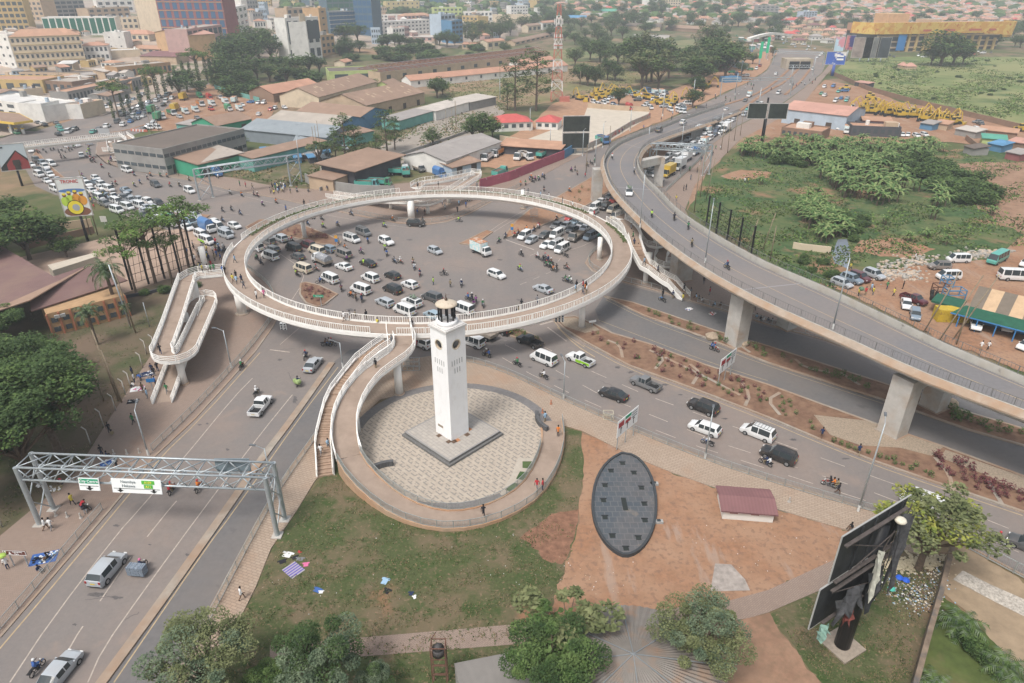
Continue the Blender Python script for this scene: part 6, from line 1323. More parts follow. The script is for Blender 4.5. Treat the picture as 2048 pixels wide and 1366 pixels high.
# orange mall on the right
def mall():
    a,b=GT(1740,104),GT(1995,98); v=b-a; L=v.length; t=thing('shopping_mall','orange and yellow shopping mall with curved upper band at upper right','mall',tuple(a),math.atan2(v.y,v.x))
    H1=15; MB().box(L/2,20,-3,L*.96,40,3+H1).build('wall',wallm('dark'),t)
    m=layer(layer(mat('mall_orange',(.66,.36,.09),.6,.05,.3),(.72,.50,.14),.18,.5,.02,stretch=(0,1,1)),(.55,.18,.05),.25,.62,.02)
    P=[Vector((-8,20,0)),Vector((-6,6,0)),Vector((0,-3,0)),Vector((L*.3,-5,0)),Vector((L*.7,-5,0)),Vector((L,-8,0)),Vector((L+8,-4,0)),Vector((L+10,12,0))]
    mb=MB(); Q=smoothp(P,2)
    for i in range(len(Q)-1):
        f=i/len(Q); zt=H1+8; zb=H1-1-7*max(0,(f-.55)/.45); a_,b_=Q[i],Q[i+1]; mb.quad((a_.x,a_.y,zb),(b_.x,b_.y,zb),(b_.x,b_.y-1.5,zt),(a_.x,a_.y-1.5,zt))
        mb.quad((b_.x,b_.y+1,zb),(a_.x,a_.y+1,zb),(a_.x,a_.y,zt),(b_.x,b_.y,zt)); mb.quad((a_.x,a_.y-1.5,zt),(b_.x,b_.y-1.5,zt),(b_.x,b_.y+1,zt),(a_.x,a_.y+1,zt)); mb.quad((a_.x,a_.y,zb),(a_.x,a_.y+1,zb),(b_.x,b_.y+1,zb),(b_.x,b_.y,zb))
    mb.build('facade_band',m,t)
    MB().box(L*.5,20,H1,L*.98,38,6).build('roof',roofm('tile'),t)
    MB().box(L*.24,22,H1+6,L*.16,18,8).build('roof_block',wallm('orange'),t); MB().box(L*.55,24,H1+6,L*.1,16,3).build('roof_block',wallm('tan'),t)
    for i in range(13): x=L*(.2+.8*i/13); MB().box(x,-2,-2,1.8,1.6,H1+2-max(0,(i-6)*.9)).build('column',wallm('ochre'),t)
    for j in range(3): MB().box(L/2,-.4,2.5+j*4.6,L*.95,.8,1.2).build('floor_band',wallm('tan'),t)
    for x,c,w_ in ((.2,'sign_blue',8),(.42,'wall_ochre',7)): o=MB().box(L*x,-3.4,1,w_,.3,13).build('banner',MATS[c],t)
    for x,s_ in ((.35,5),(.52,7),(.72,8),(.86,5)): o=MB().box(L*x,-7.3,H1+1,s_*1.6,.2,1.6).build('facade_sign',mat('faded_red',(.45,.12,.08),.6),t)
mall()
# ---------------- walls, fences, rails, posts
def wallthing(pts,h,col,label,w=.3,name='wall',m=None,cat='wall'):
    P=[GT(*p) for p in pts]; t=MB().sweep(P,[(-w/2,-1),(w/2,-1),(w/2,h),(-w/2,h)]).build(name,m or wallm(col)); return tag(t,label,cat)
wallthing([(612,366),(640,378),(720,390),(790,392)],3,'grey','pale grey yard wall in front of the tipper shed')
wallthing([(960,378),(1020,362),(1085,335),(1128,318)],3,'red','maroon painted yard wall with pale patches behind the ring',m=layer(mat('maroon_hoarding',(.38,.10,.14),.7,.1,.5),(.6,.5,.5),.5,.68,.03))
wallthing([(1128,318),(1152,303)],3.2,'blue','blue end piece of the maroon yard wall')
wallthing([(1000,284),(1050,293),(1120,301),(1172,300)],2.6,'cream','pale block wall below the red-roofed houses')
wallthing([(1172,300),(1215,281),(1262,252),(1300,236)],2.2,'pink','grey wall with red panels along the dirt verge',m=layer(mat('panel_wall',(.4,.36,.32),.8,.1,1),(.4,.12,.12),.4,.6,.03))
wallthing([(1175,216),(1235,221),(1298,224)],2.4,'tan','back wall of the pale concrete yard')
wallthing([(1660,149),(1740,183),(1810,203),(1900,225),(2048,262),(2200,300)],2.4,'brown','long brown wall between meadow and digger yard')
wallthing([(1690,250),(1760,264),(1800,275)],2.6,'dark','dark wall between factory and digger row')
wallthing([(1930,280),(1955,300)],2,'brown','short brown wall by the right-hand shacks')
wallthing([(1895,1118),(1870,1215),(1848,1290),(1818,1400)],2.2,'brown','grey-topped brown boundary wall at lower right',w=.45,m=layer(mat('boundary_wall',(.2,.15,.11),.9,.3,1),(.1,.1,.1),.8,.6,.1))
wallthing([(640,383),(740,332),(850,296),(960,258),(1000,238)],1.2,'grey','long low kerb wall along the rail verge')
wallthing([(1585,497),(1600,500),(1660,507)],1.6,'cream','stained low concrete culvert wall by the stream')
wallthing([(0,470),(90,465),(185,452)],2,'tan','low stone wall behind the workers billboard')
wallthing([(180,610),(300,588),(330,580)],.7,'dark','low dark retaining wall in the lawn by the flat trees')
wallthing([(430,178),(452,186),(520,205)],2.4,'teal','pale green fence wall at the top of the lorry park')
def fence(pts,label,h=1.1,post=2.2,bal=.16,z=.13,m=None,off_=0,rails=(1.0,.12),name='railing_fence',w=.055):
    P=[G(x,y,z) for x,y in pts]; P=smoothp(P,1); 
    if off_: P=off(P,off_)
    mb=MB(); rail(mb,P,h,post,0,w,rails=rails); t=mb.build(name,m or RAILG)
    tag(t,label,'fence'); 
    if bal:
        b=MB()
        for p in resamp(P,step=bal): b.box(p.x,p.y,p.z+h*rails[-1],.02,.02,h*(rails[0]-rails[-1]))
        b.build('balusters',m or RAILG,t)
    return t
fence([(-40,1300),(0,1262),(205,1020),(300,905)][:3],'grey railing along the kerb at lower left',off_=0)
fence([(305,902),(384,826),(446,760),(505,692),(540,645),(550,625)],'grey railing along the left pavement below the ring')
fence([(552,610),(548,590),(535,568),(512,550),(490,532)],'curved railing just inside the left of the ring')
fence([(350,1366),(418,1245),(517,1055),(560,978),(638,868)],'railing between the service lane and the lawn side pavement')
fence([(875,712),(900,717),(960,728),(1024,751),(1124,800),(1261,860),(1409,920),(1535,962),(1650,997),(1740,1022),(1850,1050)],'long railing along the road right of the clock tower')
fence([(1925,1092),(2048,1158),(2200,1235)],'dense grey picket fence at the right edge',h=1.6,bal=.3,w=.08)
fence([(620,408),(666,417),(711,427),(752,435),(797,443),(854,446),(893,441),(941,423),(983,400),(1040,373)],'railing round the far pavement behind the ring')
fence([(1205,490),(1180,510),(1176,527),(1190,541),(1236,559),(1324,581),(1380,600)],'curved railing at the lower right of the ring')
fence([(1395,604),(1444,618),(1536,647),(1570,658)],'railing under the flyover beside the seated vendors')
fence([(1580,660),(1650,677),(1700,695)],'low white rail beyond the tall flyover column',bal=0)
fence([(1331,384),(1359,357),(1392,328),(1418,296)],'thin kerb railing beside the jam')
def mesh_board(x0,y0,x1,y1,h,label):
    # old black lattice frame with posts
    a,b=G(x0,y0),G(x1,y1); t=thing('lattice_frame',label,'frame',tuple(a)); v=b-a; BK=MATS['black_post']
    for i in range(5): p=v*(i/4); MB().cyl((p.x,p.y,0),(p.x,p.y,h),.22 if i%1==0 else .1,n=6).build('post',BK,t)
    mb=MB()
    for k in range(7): z=h*(.1+.14*k); mb.bar((0,0,z),(v.x,v.y,z),.07)
    for k in range(12): p=v*(k/12); q=v*((k+1)/12); mb.bar((p.x,p.y,h*.1),(q.x,q.y,h*.9),.06)
    mb.build('lattice',BK,t)
mesh_board(1412,452,1500,520,8,'row of tall black posts with bare lattice beside the flyover')
mesh_board(265,580,390,537,13,'tall black open billboard frame behind the flat-topped trees')
# ---------------- street lamps, poles
def lamp(x,y,h,dx,label,z=.13,arm=1.2,name='street_lamp',both=False,w=.09):
    p=G(x,y,z); t=thing(name,label,'street lamp',tuple(p)); 
    MB().cyl((0,0,0),(0,0,h),w*1.4,w*.7,8).build('pole',STEEL,t,True); MB().cyl((0,0,0),(0,0,.9),w*1.8,w*1.6,8).build('base',mat('pole_base_white',(.6,.6,.58),.7),t)
    for s_ in ((1,-1) if both else (1,)):
        d=Vector(dx).normalized()*s_; e=d*arm+Vector((0,0,h+.3)); MB().bar((0,0,h-.1),e,.06).build('arm',STEEL,t); o=MB().box(0,0,-.06,.75,.28,.12).build('lamp_head',mat('lamp_head_grey',(.13,.14,.15),.5),t); o.location=e+d*.3; o.rotation_euler=(0,0,math.atan2(d.y,d.x))
lamp(1716,1022,12.6,(.4,.9,0),'tall street lamp by the lower right kerb'); lamp(1410,917,7,(.3,.9,0),'street lamp beside the motorcycle on the right road')
lamp(1127,797,6.4,(-.3,1,0),'street lamp right of the clock tower'); lamp(297,910,7.2,(-.2,.9,0),'street lamp left of the near gantry'); lamp(463,735,6.8,(-1,.2,0),'street lamp on the left pavement beside the road')
lamp(686,735,4.6,(-1,.2,0),'street lamp at the tip of the narrow road divider'); lamp(545,975,6.0,(-1,.2,0),'street lamp behind the right leg of the near gantry')
for x,y,l in ((1280,455,'first street lamp on the flyover'),(1410,525,'second street lamp on the flyover'),(1665,658,'third street lamp on the flyover')):
    lamp(x,y,11,(.3,1,0),l,z=10.7)
for i,(x,y) in enumerate(((1362,300),(1440,272),(1515,225),(1470,190),(1325,232),(1260,262),(1205,296),(1165,312),(1385,205),(1100,300),(1580,170),(1625,150),(1535,120),(1190,332),(1360,355),(1060,262),(600,330),(1295,305),(1400,330),(1000,200),(1620,100),(1665,98),(1690,92),(1500,118),(1480,160))):
    lamp(x,y,9 if y>250 else 11,(.5,.8,0),'slim street lamp '+where(x,y),arm=1.0,w=.12 if y>250 else .2); reg(THINGS[-1],x,y)
WOOD=mat('old_wood',(.25,.20,.14),.9,.2,2)
def pole(x,y,h,label,lean=(0,0),m=None,r=.14,cross=False,name='utility_pole',z=0):
    p=G(x,y,z); t=thing(name,label,'pole',tuple(p)); MB().cyl((0,0,0),(lean[0],lean[1],h),r,r*.7,8).build('post',m or WOOD,t,True)
    if cross: MB().box(lean[0],lean[1],h-.6,1.8,.1,.1).build('crossarm',m or WOOD,t)
    if not hasattr(t,'x'): pass
    return t
pole(272,667,17,'tall leaning wooden pole in front of the lower palm',(-1.5,1)); pole(262,655,12,'shorter grey pole beside the tall leaning one',(-1,.5),STEEL); pole(238,803,12,'tall wooden pole by the pavement edge vendors',(-.6,0)); pole(244,806,9,'shorter wooden pole right beside the tall one',(-.6,0)); pole(208,803,5,'short wooden post in the shaded lawn')
pole(300,655,5,'thin grey post with three brackets on the lawn',m=STEEL,r=.08)
pole(345,570,9,'pale leaning pole between the flat-topped trees'); pole(365,545,9,'second pale pole near the ring ramp')
for x,y,h in ((182,470,13),(196,470,16)): pole(x,y,h,'wooden pole crossing the workers billboard'); reg(THINGS[-1],x,y)
for x,y,h,lx in ((638,322,12,0),(643,318,13,0),(632,318,11,0),(905,262,9,0),(912,250,10,0),(893,265,9,0),(1455,306,11,-.5),(1442,300,9,0),(1480,272,10,0),(1468,282,11,0),(1388,425,14,0),(1400,395,13,0),(1412,400,12,1),(1490,515,9,1.5),(1525,500,9,1.5),(1540,520,8,0),(1845,668,12,3),(1872,690,13,4),(1905,680,12,4),(1912,690,8,0),(985,108,12,0),(1160,175,9,0),(1172,170,9,0),(305,270,10,0),(318,262,10,0),(122,165,8,0),(370,255,8,0),(1000,160,8,0),(1218,302,9,0),(1172,345,9,0),(1128,300,9,0)):
    pole(x,y,h,'slender wooden pole '+where(x,y),(lx,0),r=.13 if y>250 else .2); reg(THINGS[-1],x,y)
for i,(x,y) in enumerate(((294,709),(286,737),(262,775),(252,791),(232,822),(208,853),(182,890),(153,945),(310,700),(5,1055))):
    t=pole(x,y,2.6,'short cranked concrete fence post on the pavement edge',m=CONC,r=.09,name='fence_post'); MB().bar((0,0,2.5),(-.5,0,3.0),.12).build('cranked_tip',CONC,t); reg(t,x,y)
for i,(x,y) in enumerate(((228,908),(254,908),(279,906),(112,1032),(135,1034),(162,1036),(1578,1004),(1102,808),(1085,826))):
    b=MB().cyl((0,0,0),(0,0,.75),.11,.09,8).cyl((0,0,0),(0,0,.1),.2,.2,8).build('bollard',CONC if i<7 else mat('bollard_red',(.45,.2,.12),.7)); b.location=G(x,y,.13); tag(b,'short %s bollard %s'%('concrete' if i<7 else 'red and white',where(x,y)),'bollard','bollards'); reg(b,x,y)
# telecom mast
def mast():
    p=GT(1113,202); t=thing('telecom_mast','tall red and white lattice telecom mast','mast',tuple(p)); H=45; RM=mat('mast_red',(.45,.16,.12),.6); WM=mat('mast_white',(.7,.68,.66),.6)
    for s_ in range(9):
        z0,z1=H*s_/9,H*(s_+1)/9; w=lambda z:3.0*(1-z/H*.75); q=MB(); m=RM if s_%2==0 else WM
        C4=lambda z:[(w(z)*a,w(z)*b,z) for a,b in ((-1,-1),(1,-1),(1,1),(-1,1))]
        A4,B4=C4(z0),C4(z1)
        for i in range(4): j=(i+1)%4; q.bar(A4[i],B4[i],.32); q.bar(A4[i],B4[j],.18); q.bar(A4[j],B4[i],.18); q.bar(B4[i],B4[j],.18)
        q.build('lattice_section',m,t)
    for z,n in ((25,6),(29,6),(36,4)):
        for i in range(n): a=2*PI*i/n; MB().cyl((1.9*math.cos(a),1.9*math.sin(a),z),(1.9*math.cos(a),1.9*math.sin(a),z+2.6),.3,n=6).build('antenna',WM,t)
    MB().box(0,0,26.5,4.2,4.2,.3).box(0,0,30,4,4,.3).build('platform',RM,t); MB().box(4,-2,0,5,3,2.6).build('cabinet',RM,t)
mast()
# ---------------- billboards and signs
BLK=MATS['black_post']
def billboard(base,h,w,hh,rz,label,mats,frames=1,name='billboard',pr=.35,two=False,tilt=0):
    p=GT(*base); t=thing(name,label,'billboard',tuple(p),rz); MB().cyl((0,0,0),(0,0,h),pr,pr*.85,10).build('pole',mats[1],t,True)
    for k in range(2 if two else 1):
        z=h-k*(hh+.6); o=MB().box(0,-.35,z,w,.3,hh).build('panel',mats[0],t); 
        q=MB()
        for x,sx,zz,sz in ((0,w+.3,z-.15,.2),(0,w+.3,z+hh,.2),(-w/2,.2,z,hh),(w/2,.2,z,hh)): q.box(x,-.35,zz,sx,.42,sz)
        q.build('frame',mats[2],t)
    return t
WF=mat('weathered_frame',(.42,.40,.38),.7,.2,1)
billboard((1150,308),8,9.5,5.2,rad(4),'double black billboard on a pole by the pale yard',(mat('faded_black_panel',(.03,.035,.03),.6,.4,.5),STEEL,WF),two=True)
t=billboard((1525,285),9,7,5.4,rad(-3),'pair of black billboard panels on a thick dark post beside the highway',(MATS['faded_black_panel'],BLK,WF),pr=.4); MB().cyl((-.4,.6,0),(-.4,.6,16.5),.35,n=8).build('post',BLK,t)
for c in list(C.objects):
    if c.parent==t and c.name[:5] in('panel','frame'): c.location.x=3.7; k=c.copy(); C.objects.link(k); k.location.x=-4.0
bl=billboard((1664,152),7,12,7.5,rad(-8),'blue and white advertising billboard at the highway side',(layer(mat('ad_blue',(.05,.12,.45),.6,.1,.1),(.75,.72,.7),.11,.55,.02),mat('ad_pole_blue',(.06,.1,.35),.5),WF),pr=1)
MB().box(2.6,-.75,11.6,4.0,.05,.9).box(2.6,-.75,9.6,4.2,.05,1.1).build('lettering_rows',LW,bl)
billboard((1672,122),7,7,10,rad(-6),'pale blue billboard with pink figures left of the mall',(layer(mat('ad_sky',(.45,.6,.72),.6,.1,.2),(.6,.25,.3),.12,.55,.04),STEEL,WF),pr=.5)
billboard((1692,122),8,7,10,rad(6),'dark blue and red billboard left of the mall',(layer(mat('ad_navy',(.05,.05,.2),.6,.1,.2),(.6,.2,.2),.12,.55,.04),STEEL,WF),pr=.5)
for x,wd,l,c in ((1718,18,'blank brown-grey back-to-back billboard before the mall',(.3,.24,.22)),(1736,14,'dark striped bare billboard frame before the mall',(.15,.15,.15)),(1760,12,'slanted black billboard panel before the mall',(.04,.05,.06))):
    billboard((x,124),3,wd*.8,14,rad(0),l,(mat('board_%d'%x,c,.8,.4,.15),STEEL,WF),pr=.5)
for x,y,h in ((1518,130,15),(1532,118,15)): 
    p=GT(x,y); t=thing('pylon_sign','tall narrow green pylon sign '+('left' if x<1525 else 'right')+' of the pair by the highway','sign',tuple(p)); MB().cyl((0,0,0),(0,0,h),.5,n=8).build('pole',STEEL,t); MB().box(0,0,h*.3,1.8,1,h*.75).build('panel',mat('pylon_green',(.02,.45,.22),.5),t)
# big torn billboard lower right
def torn():
    b=G(1683,1292); t=thing('torn_billboard','huge torn black double-deck billboard on a black column at lower right','billboard',tuple(b)); K=MATS['black_post']
    PT_=G(1752,1090,0)
    MB().cyl((0,0,.2),(0,0,15.5),.72,.62,18).build('column',K,t,True); MB().box(0,0,0,3.0,3.0,.25,.5).build('footing',mat('old_footing',(.3,.25,.2),.9,.2,3),t)
    # panel plane through pixel outline; the panel top runs up and away
    def V(x,y,z): return G(x,y,z)-b
    # corners found from the photo: lower-left (1610,1258), upper-left (1688,1072), upper right (1822,990), lower right (1765,1120)
    ang=math.atan2((G(1822,990,17)-G(1688,1072,17)).y,(G(1822,990,17)-G(1688,1072,17)).x)
    d=Vector((math.cos(ang),math.sin(ang),0)); A0=V(1688,1072,17.0); top=(G(1822,990,17)-G(1688,1072,17)).length
    n_=Vector((-d.y,d.x,0))
    def panel(z0,z1,u0,u1,nm,m,th=.09,offn=0):
        P=[A0+d*u0+n_*offn,A0+d*u1+n_*offn]; mb=MB(); a,c=P; 
        mb.sweep([Vector((a.x,a.y,0)),Vector((c.x,c.y,0))],[(-th/2,z0),(th/2,z0),(th/2,z1),(-th/2,z1)]); return mb.build(nm,m,t)
    back=mat('torn_sheet_black',(.028,.03,.033),.7,.5,.6); FR=mat('dull_edge',(.36,.36,.35),.6)
    panel(12,17,-.2,top*.95,'upper_panel',back); panel(7,11.7,-1.2,8.2,'lower_panel',back)
    for z0,z1,u0,u1 in ((17,17.08,-.25,top),(11.92,12,-.2,top*.5),(11.7,11.78,-1.2,top*.6),(6.92,7,-1.2,top*.2),(12,17,-.26,-.2),(7,11.7,-1.26,-1.2)): panel(z0,z1,u0,u1,'edge_trim',FR,.12)
    for z in (16.3,12.3,11.3,7.5): panel(z,z+.12,-.2,top*(.9 if z>11 else .6),'beam',mat('rusty_beam',(.09,.075,.07),.8,.3,2),.3,-.45)
    for u in (.25,.45,.65,.85): panel(12,17,top*u,top*u+.1,'rib',back,.14,-.16)
    def rag(u,z,w,h,m,nm,k=0):
        mb=MB(); n=7; pts=[]
        for i in range(n+1):
            for j in range(5):
                q=A0+d*(u+w*i/n)+n_*(-.7-.25*math.sin(i*1.3+j)-.1*j); pts.append((q.x,q.y,z-h*j/4*(1+.35*math.sin(i*2.1+k))))
        mb.v=pts; mb.f=[(i*5+j,i*5+j+1,(i+1)*5+j+1,(i+1)*5+j) for i in range(n) for j in range(4)]; mb.m=[0]*len(mb.f); mb.build(nm,m,t)
    rag(.3,10.2,4.4,2.6,mat('torn_cloth_grey',(.07,.07,.075),.9,.4,2),'torn_cloth'); rag(top*.72,16,2.0,5.0,MATS['torn_cloth_grey'],'torn_cloth',2); rag(top*.55,13,.8,4.5,mat('torn_cloth_pale',(.5,.5,.44),.9,.3,2),'torn_cloth',3); rag(top*.62,10,1.3,2,MATS['torn_cloth_grey'],'torn_cloth',5); rag(-1.3,7.6,1.6,1.1,mat('torn_cloth_green',(.2,.32,.27),.9,.4,3),'torn_cloth',4); rag(2.2,8,1.5,1.6,mat('torn_cloth_red',(.2,.06,.05),.9,.4,3),'torn_cloth',1)
    rag(top*.8,15.5,1.8,7.5,MATS['torn_cloth_grey'],'torn_cloth',7); rag(top*.5,11,2.2,4.2,back,'torn_cloth',9)
    for (u0,z0,o0),(u1,z1,o1) in (((0,16.4,-.4),(top*.6,13.6,-.7)),((top*.1,12.2,-.4),(top*.75,14.6,-.7)),((0,11,-.4),(top*.7,9.2,-.8)),((top*.3,16.9,0),(top*.5,12,1.4)),((top*.6,8,0),(top*.7,15,-.8)),((top*.62,9,-.9),(top*.95,16.6,-.5))):
        a_=A0+d*u0+n_*o0; c_=A0+d*u1+n_*o1; MB().bar((a_.x,a_.y,z0),(c_.x,c_.y,z1),.07).build('strut',MATS['rusty_beam'],t)
    q=A0+d*(top*.72)+n_*-.9; o=MB().sphere((0,0,0),.5,10,6,sz=.55).build('white_bundle',mat('bundle_white',(.6,.56,.46),.9,.2,4),t,True); o.location=(q.x,q.y,16.1)
torn()
# left billboards
def adboards():
    p=G(178,470); t=billboard((176,482),6.5,5.8,8.8,rad(14),'tilted colourful billboard of workers in helmets at left',(mat('poster_white',(.66,.68,.66),.6),BLK,WF))
    z=6.3
    # generic poster art: sky, four workers in vests, yellow drum
    def disc(x,zz,r,c,nm='poster_shape',sz=1,y=-.52):
        mb=MB(); mb.v=[(x+r*math.cos(2*PI*i/20),y,zz+sz*r*math.sin(2*PI*i/20)) for i in range(20)]; mb.f=[tuple(range(20))]; mb.m=[0]; mb.build(nm,mat('poster_%s'%c,{'yellow':(.75,.62,.05),'skin':(.18,.08,.05),'lime':(.45,.62,.08),'blue':(.1,.2,.42),'brown':(.22,.1,.06),'grey':(.35,.38,.4),'orange':(.65,.3,.05),'black':(.03,.03,.03)}[c],.6),t)
    for x,zz,w,hh,c in ((0,z+1.2,5.6,2.4,'brown'),(0,z+6.2,5.6,.9,'blue')):
        disc(x,zz,w/2,c,sz=hh/w*1.0)
    for x,zz,c in ((-1.9,4.6,'lime'),(-.8,5.0,'lime'),(.5,5.2,'orange'),(1.7,4.7,'orange')):
        disc(x,z+zz-.9,.95,c,sz=1.2,y=-.53); disc(x,z+zz+.55,.42,'skin',y=-.54); disc(x,z+zz+.85,.44,'yellow',sz=.6,y=-.55)
    disc(-.2,z+2.2,1.75,'black',y=-.56); disc(-.2,z+2.2,1.6,'yellow',y=-.57); disc(-.1,z+2.2,.8,'grey',y=-.58)
    text('TRONIC',1.05,mat('letter_red',(.5,.05,.05),.5),t,(0,-.56,z+8.3),(rad(90),0,0),sx=.95)
    t2=billboard((45,372),5,7.5,7.6,rad(28),'white and dark red billboard with raised dark fist at the left edge',(mat('poster_pale',(.5,.56,.6),.6),BLK,WF))
    def poly(pts,c,y,nm='poster_shape'): mb=MB(); mb.v=[(a,y,5+b) for a,b in pts]; mb.f=[tuple(range(len(pts)))]; mb.m=[0]; mb.build(nm,c,t2)
    DR=mat('poster_dark_red',(.28,.05,.05),.6); poly([(-3.7,.1),(3.7,.1),(3.7,3),(1.2,5.8),(-3.7,1)],MATS['poster_black'] if 'poster_black' in MATS else BLK,-.53); poly([(-2.0,.1),(3.7,.1),(3.7,2.2),(1.2,5.4),(-2.0,1.8)],DR,-.55)
    mb=MB(); mb.box(.6,-.6,5.1,1.5,.08,1.4); mb.box(.6,-.62,6.4,1.9,.1,1.3)
    for i in range(4): mb.sphere((-.05+i*.45,-.62,7.75),.27,6,4,sy=.3)
    mb.build('fist_shape',mat('fist_dark',(.05,.04,.035),.7),t2); MB().box(-2.4,-.55,11.6,1.4,.05,.45).build('logo_patch',mat('logo_dark',(.05,.06,.07),.6),t2)
adboards()
# direction signs
def sign(base,w,h,z,rz,label,posts,m,name='road_sign',pz=.13,pm=None):
    p=G(*base,pz); t=thing(name,label,'sign',tuple(p),rz)
    for x in posts: MB().cyl((x,0,0),(x,0,z+h*.5),.07,n=8).build('post',pm or STEEL,t)
    MB().box(0,-.12,z,w,.06,h).build('panel',m,t); return t
def bigsign(base,label,rz):
    t=sign(base,5.2,2.6,2.2,rz,label,(-2.1,0,2.1),SW); q=MB()
    for s_ in (-1,1):
        y=-.12+s_*.04
        for x,zz,w,h,c in ((0,4.25,1.5,.45,SG),(-1.7,3.6,1.3,.8,SRED),(0,3.5,1.3,.5,SRED)): MB().box(x,y,zz,w,.02,h).build('colour_patch',c,t)
        for i in range(3): o=MB().box(-1.7+i*1.6,y,2.5,.12,.02,.8).build('arrow',SKk,t); MB().add([(-1.95+i*1.6,y+s_*.02,3.3),(-1.45+i*1.6,y+s_*.02,3.3),(-1.7+i*1.6,y+s_*.02,3.6)],[(0,1,2)]).build('arrow',SKk,t)
        for j in range(3): MB().box(1.6,y,3.6+j*.38,1.4,.02,.14).build('text_line',LGY,t)
bigsign((1250,885),'white direction sign with arrows on the pavement right of the plaza',rad(50)); bigsign((1448,760),'white direction sign with arrows in the planted median',rad(48))
t=sign((44,1132),2.5,.62,1.75,rad(-3),'brown park direction sign with white arrow at lower left',(-.85,.75),SB); text('Centenary',.26,LW,t,(.35,-.17,2.2),(rad(90),0,0)); text('Park',.26,LW,t,(.2,-.17,1.92),(rad(90),0,0))
MB().box(-1.0,-.16,1.82,.07,.02,.35).add([(-1.15,-.165,2.15),(-.85,-.165,2.15),(-1.0,-.165,2.32)],[(0,1,2)]).build('arrow',LW,t); MB().add([(-.7,-.165,1.85),(-.35,-.165,1.85),(-.52,-.165,2.25)],[(0,1,2)]).build('tree_symbol',LW,t)
fr=MB()
for x,z_,sx,sz in ((0,1.75,2.46,.04),(0,2.33,2.46,.04),(-1.22,1.75,.04,.6),(1.22,1.75,.04,.6)): fr.box(x,-.16,z_,sx,.02,sz)
fr.build('white_border',LW,t)
t=sign((640,612),2.0,.5,1.9,rad(-4),'small green direction sign in the inner kerb island',(.3,),SG,pz=.2); text('City Centre',.28,LW,t,(.1,-.17,2.15),(rad(90),0,0))
t=sign((306,780),1.1,.6,1.5,rad(10),'small blue sign by the left ramp foot',(0,),SBL)
t=sign((1184,652),1.4,.4,.8,rad(20),'low white slanted chevron sign at the island tip',(0,),SW)
for x,y,l in ((674,492,'yellow and blue signs at the kerb island tip'),(1024,468,'yellow and blue signs at the dirt island tip')): t=sign((x,y),.7,.7,1.1,0,l,(0,),SBL,pz=.2); MB().box(0,-.14,1.95,.7,.06,.7).build('upper_panel',mat('sign_amber',(.7,.35,.05),.5),t)
sign((214,285),5,2.4,3,rad(-10),'blank grey board on the far left pavement',(-1.6,1.6),mat('grey_panel',(.35,.36,.37),.7))
p=G(165,470); sign((212,455),1.6,1.5,1.5,rad(0),'small blank white board by the pole at left',(0,),mat('grey_white_panel',(.55,.53,.5),.7))
# ---------------- oval dark roof, tank, fan roof etc
def oval():
    c=G(1252,1010,.0); w,hh=3.95,6.9
    P=PG(smoothp([(1243,911),(1222,922),(1203,942),(1190,970),(1184,1005),(1187,1040),(1197,1068),(1213,1092),(1232,1108),(1250,1116),(1272,1109),(1292,1090),(1306,1060),(1312,1025),(1310,985),(1299,950),(1280,924),(1262,914)],1))
    t=thing('oval_roof','large dark oval tiled slab with square holes on the red dirt','roof slab',tuple(c))
    Q=[p-c for p in P]; SL=brick(layer(layer(mat('dark_slate',(.10,.10,.105),.6,.15,.6),(.065,.08,.095),.18,.5,.08),(.2,.165,.13),.35,.66,.06),(.17,.16,.155),s=.55,mortar=.03,w=.5,h=.5,fac=.55)
    MB().prism([(p.x,p.y) for p in Q],0,.35).build('slab',SL,t)
    MB().sweep([Vector((p.x,p.y,.35)) for p in Q],[(-.14,-.35),(.14,-.35),(.14,.2),(-.14,.2)],closed=True).build('rim',mat('dark_rim',(.05,.055,.06),.6,.2,2),t)
    for x,y in ((1245,927),(1222,942),(1268,946),(1210,971),(1283,976),(1207,1001),(1289,1008),(1210,1035),(1290,1041),(1225,1072),(1277,1076),(1252,1097)):
        q=G(x,y,.35)-c; MB().box(q.x,q.y,.353,.6,.58,.03).build('hatch',mat('hatch_dark',(.025,.03,.028),.6),t); MB().box(q.x,q.y+.3,.38,.8,.08,.1).build('hatch_lip',MATS['dark_rim'],t)
    q=G(1249,1008,.35)-c; MB().box(q.x,q.y,.353,.6,2.2,.03).build('slot',MATS['hatch_dark'],t)
oval()
for x,y,l in ((1308,970,'upper small white lamp box at the right edge of the oval roof'),(1317,1046,'lower small white lamp box at the right edge of the oval roof')):
    t=thing('lamp_box',l,'fitting',tuple(G(x,y))); MB().box(0,0,0,1.0,.5,.35).build('housing',MATS['dull_edge'],t); MB().box(0,0,.36,.4,.3,.12).build('lens',GLASS,t)
def tank():
    p=G(882,1372); t=thing('water_tank_stand','dark water tank on a rusty iron stand at the bottom','water tank',tuple(p)); RU=mat('rusty_iron',(.14,.07,.05),.8,.3,3); q=MB()
    for a in (-.62,.62):
        for b in (-.5,.5): q.bar((a,b,0),(a,b,5.6),.08)
    for z in (1,2.2,3.4,4.2,5.6):
        for b in (-.5,.5): q.bar((-.62,b,z),(.62,b,z),.07)
        for a in (-.62,.62): q.bar((a,-.5,z),(a,.5,z),.07)
    q.bar((-.62,.5,5.6),(-.2,.5,6.4),.06); q.build('stand',RU,t); MB().cyl((0,0,4.3),(0,0,5.1),.52,n=20).cyl((0,0,5.1),(0,0,5.5),.5,.16,20).build('tank',mat('tank_black',(.07,.065,.065),.6,.2,2),t,True)
tank()
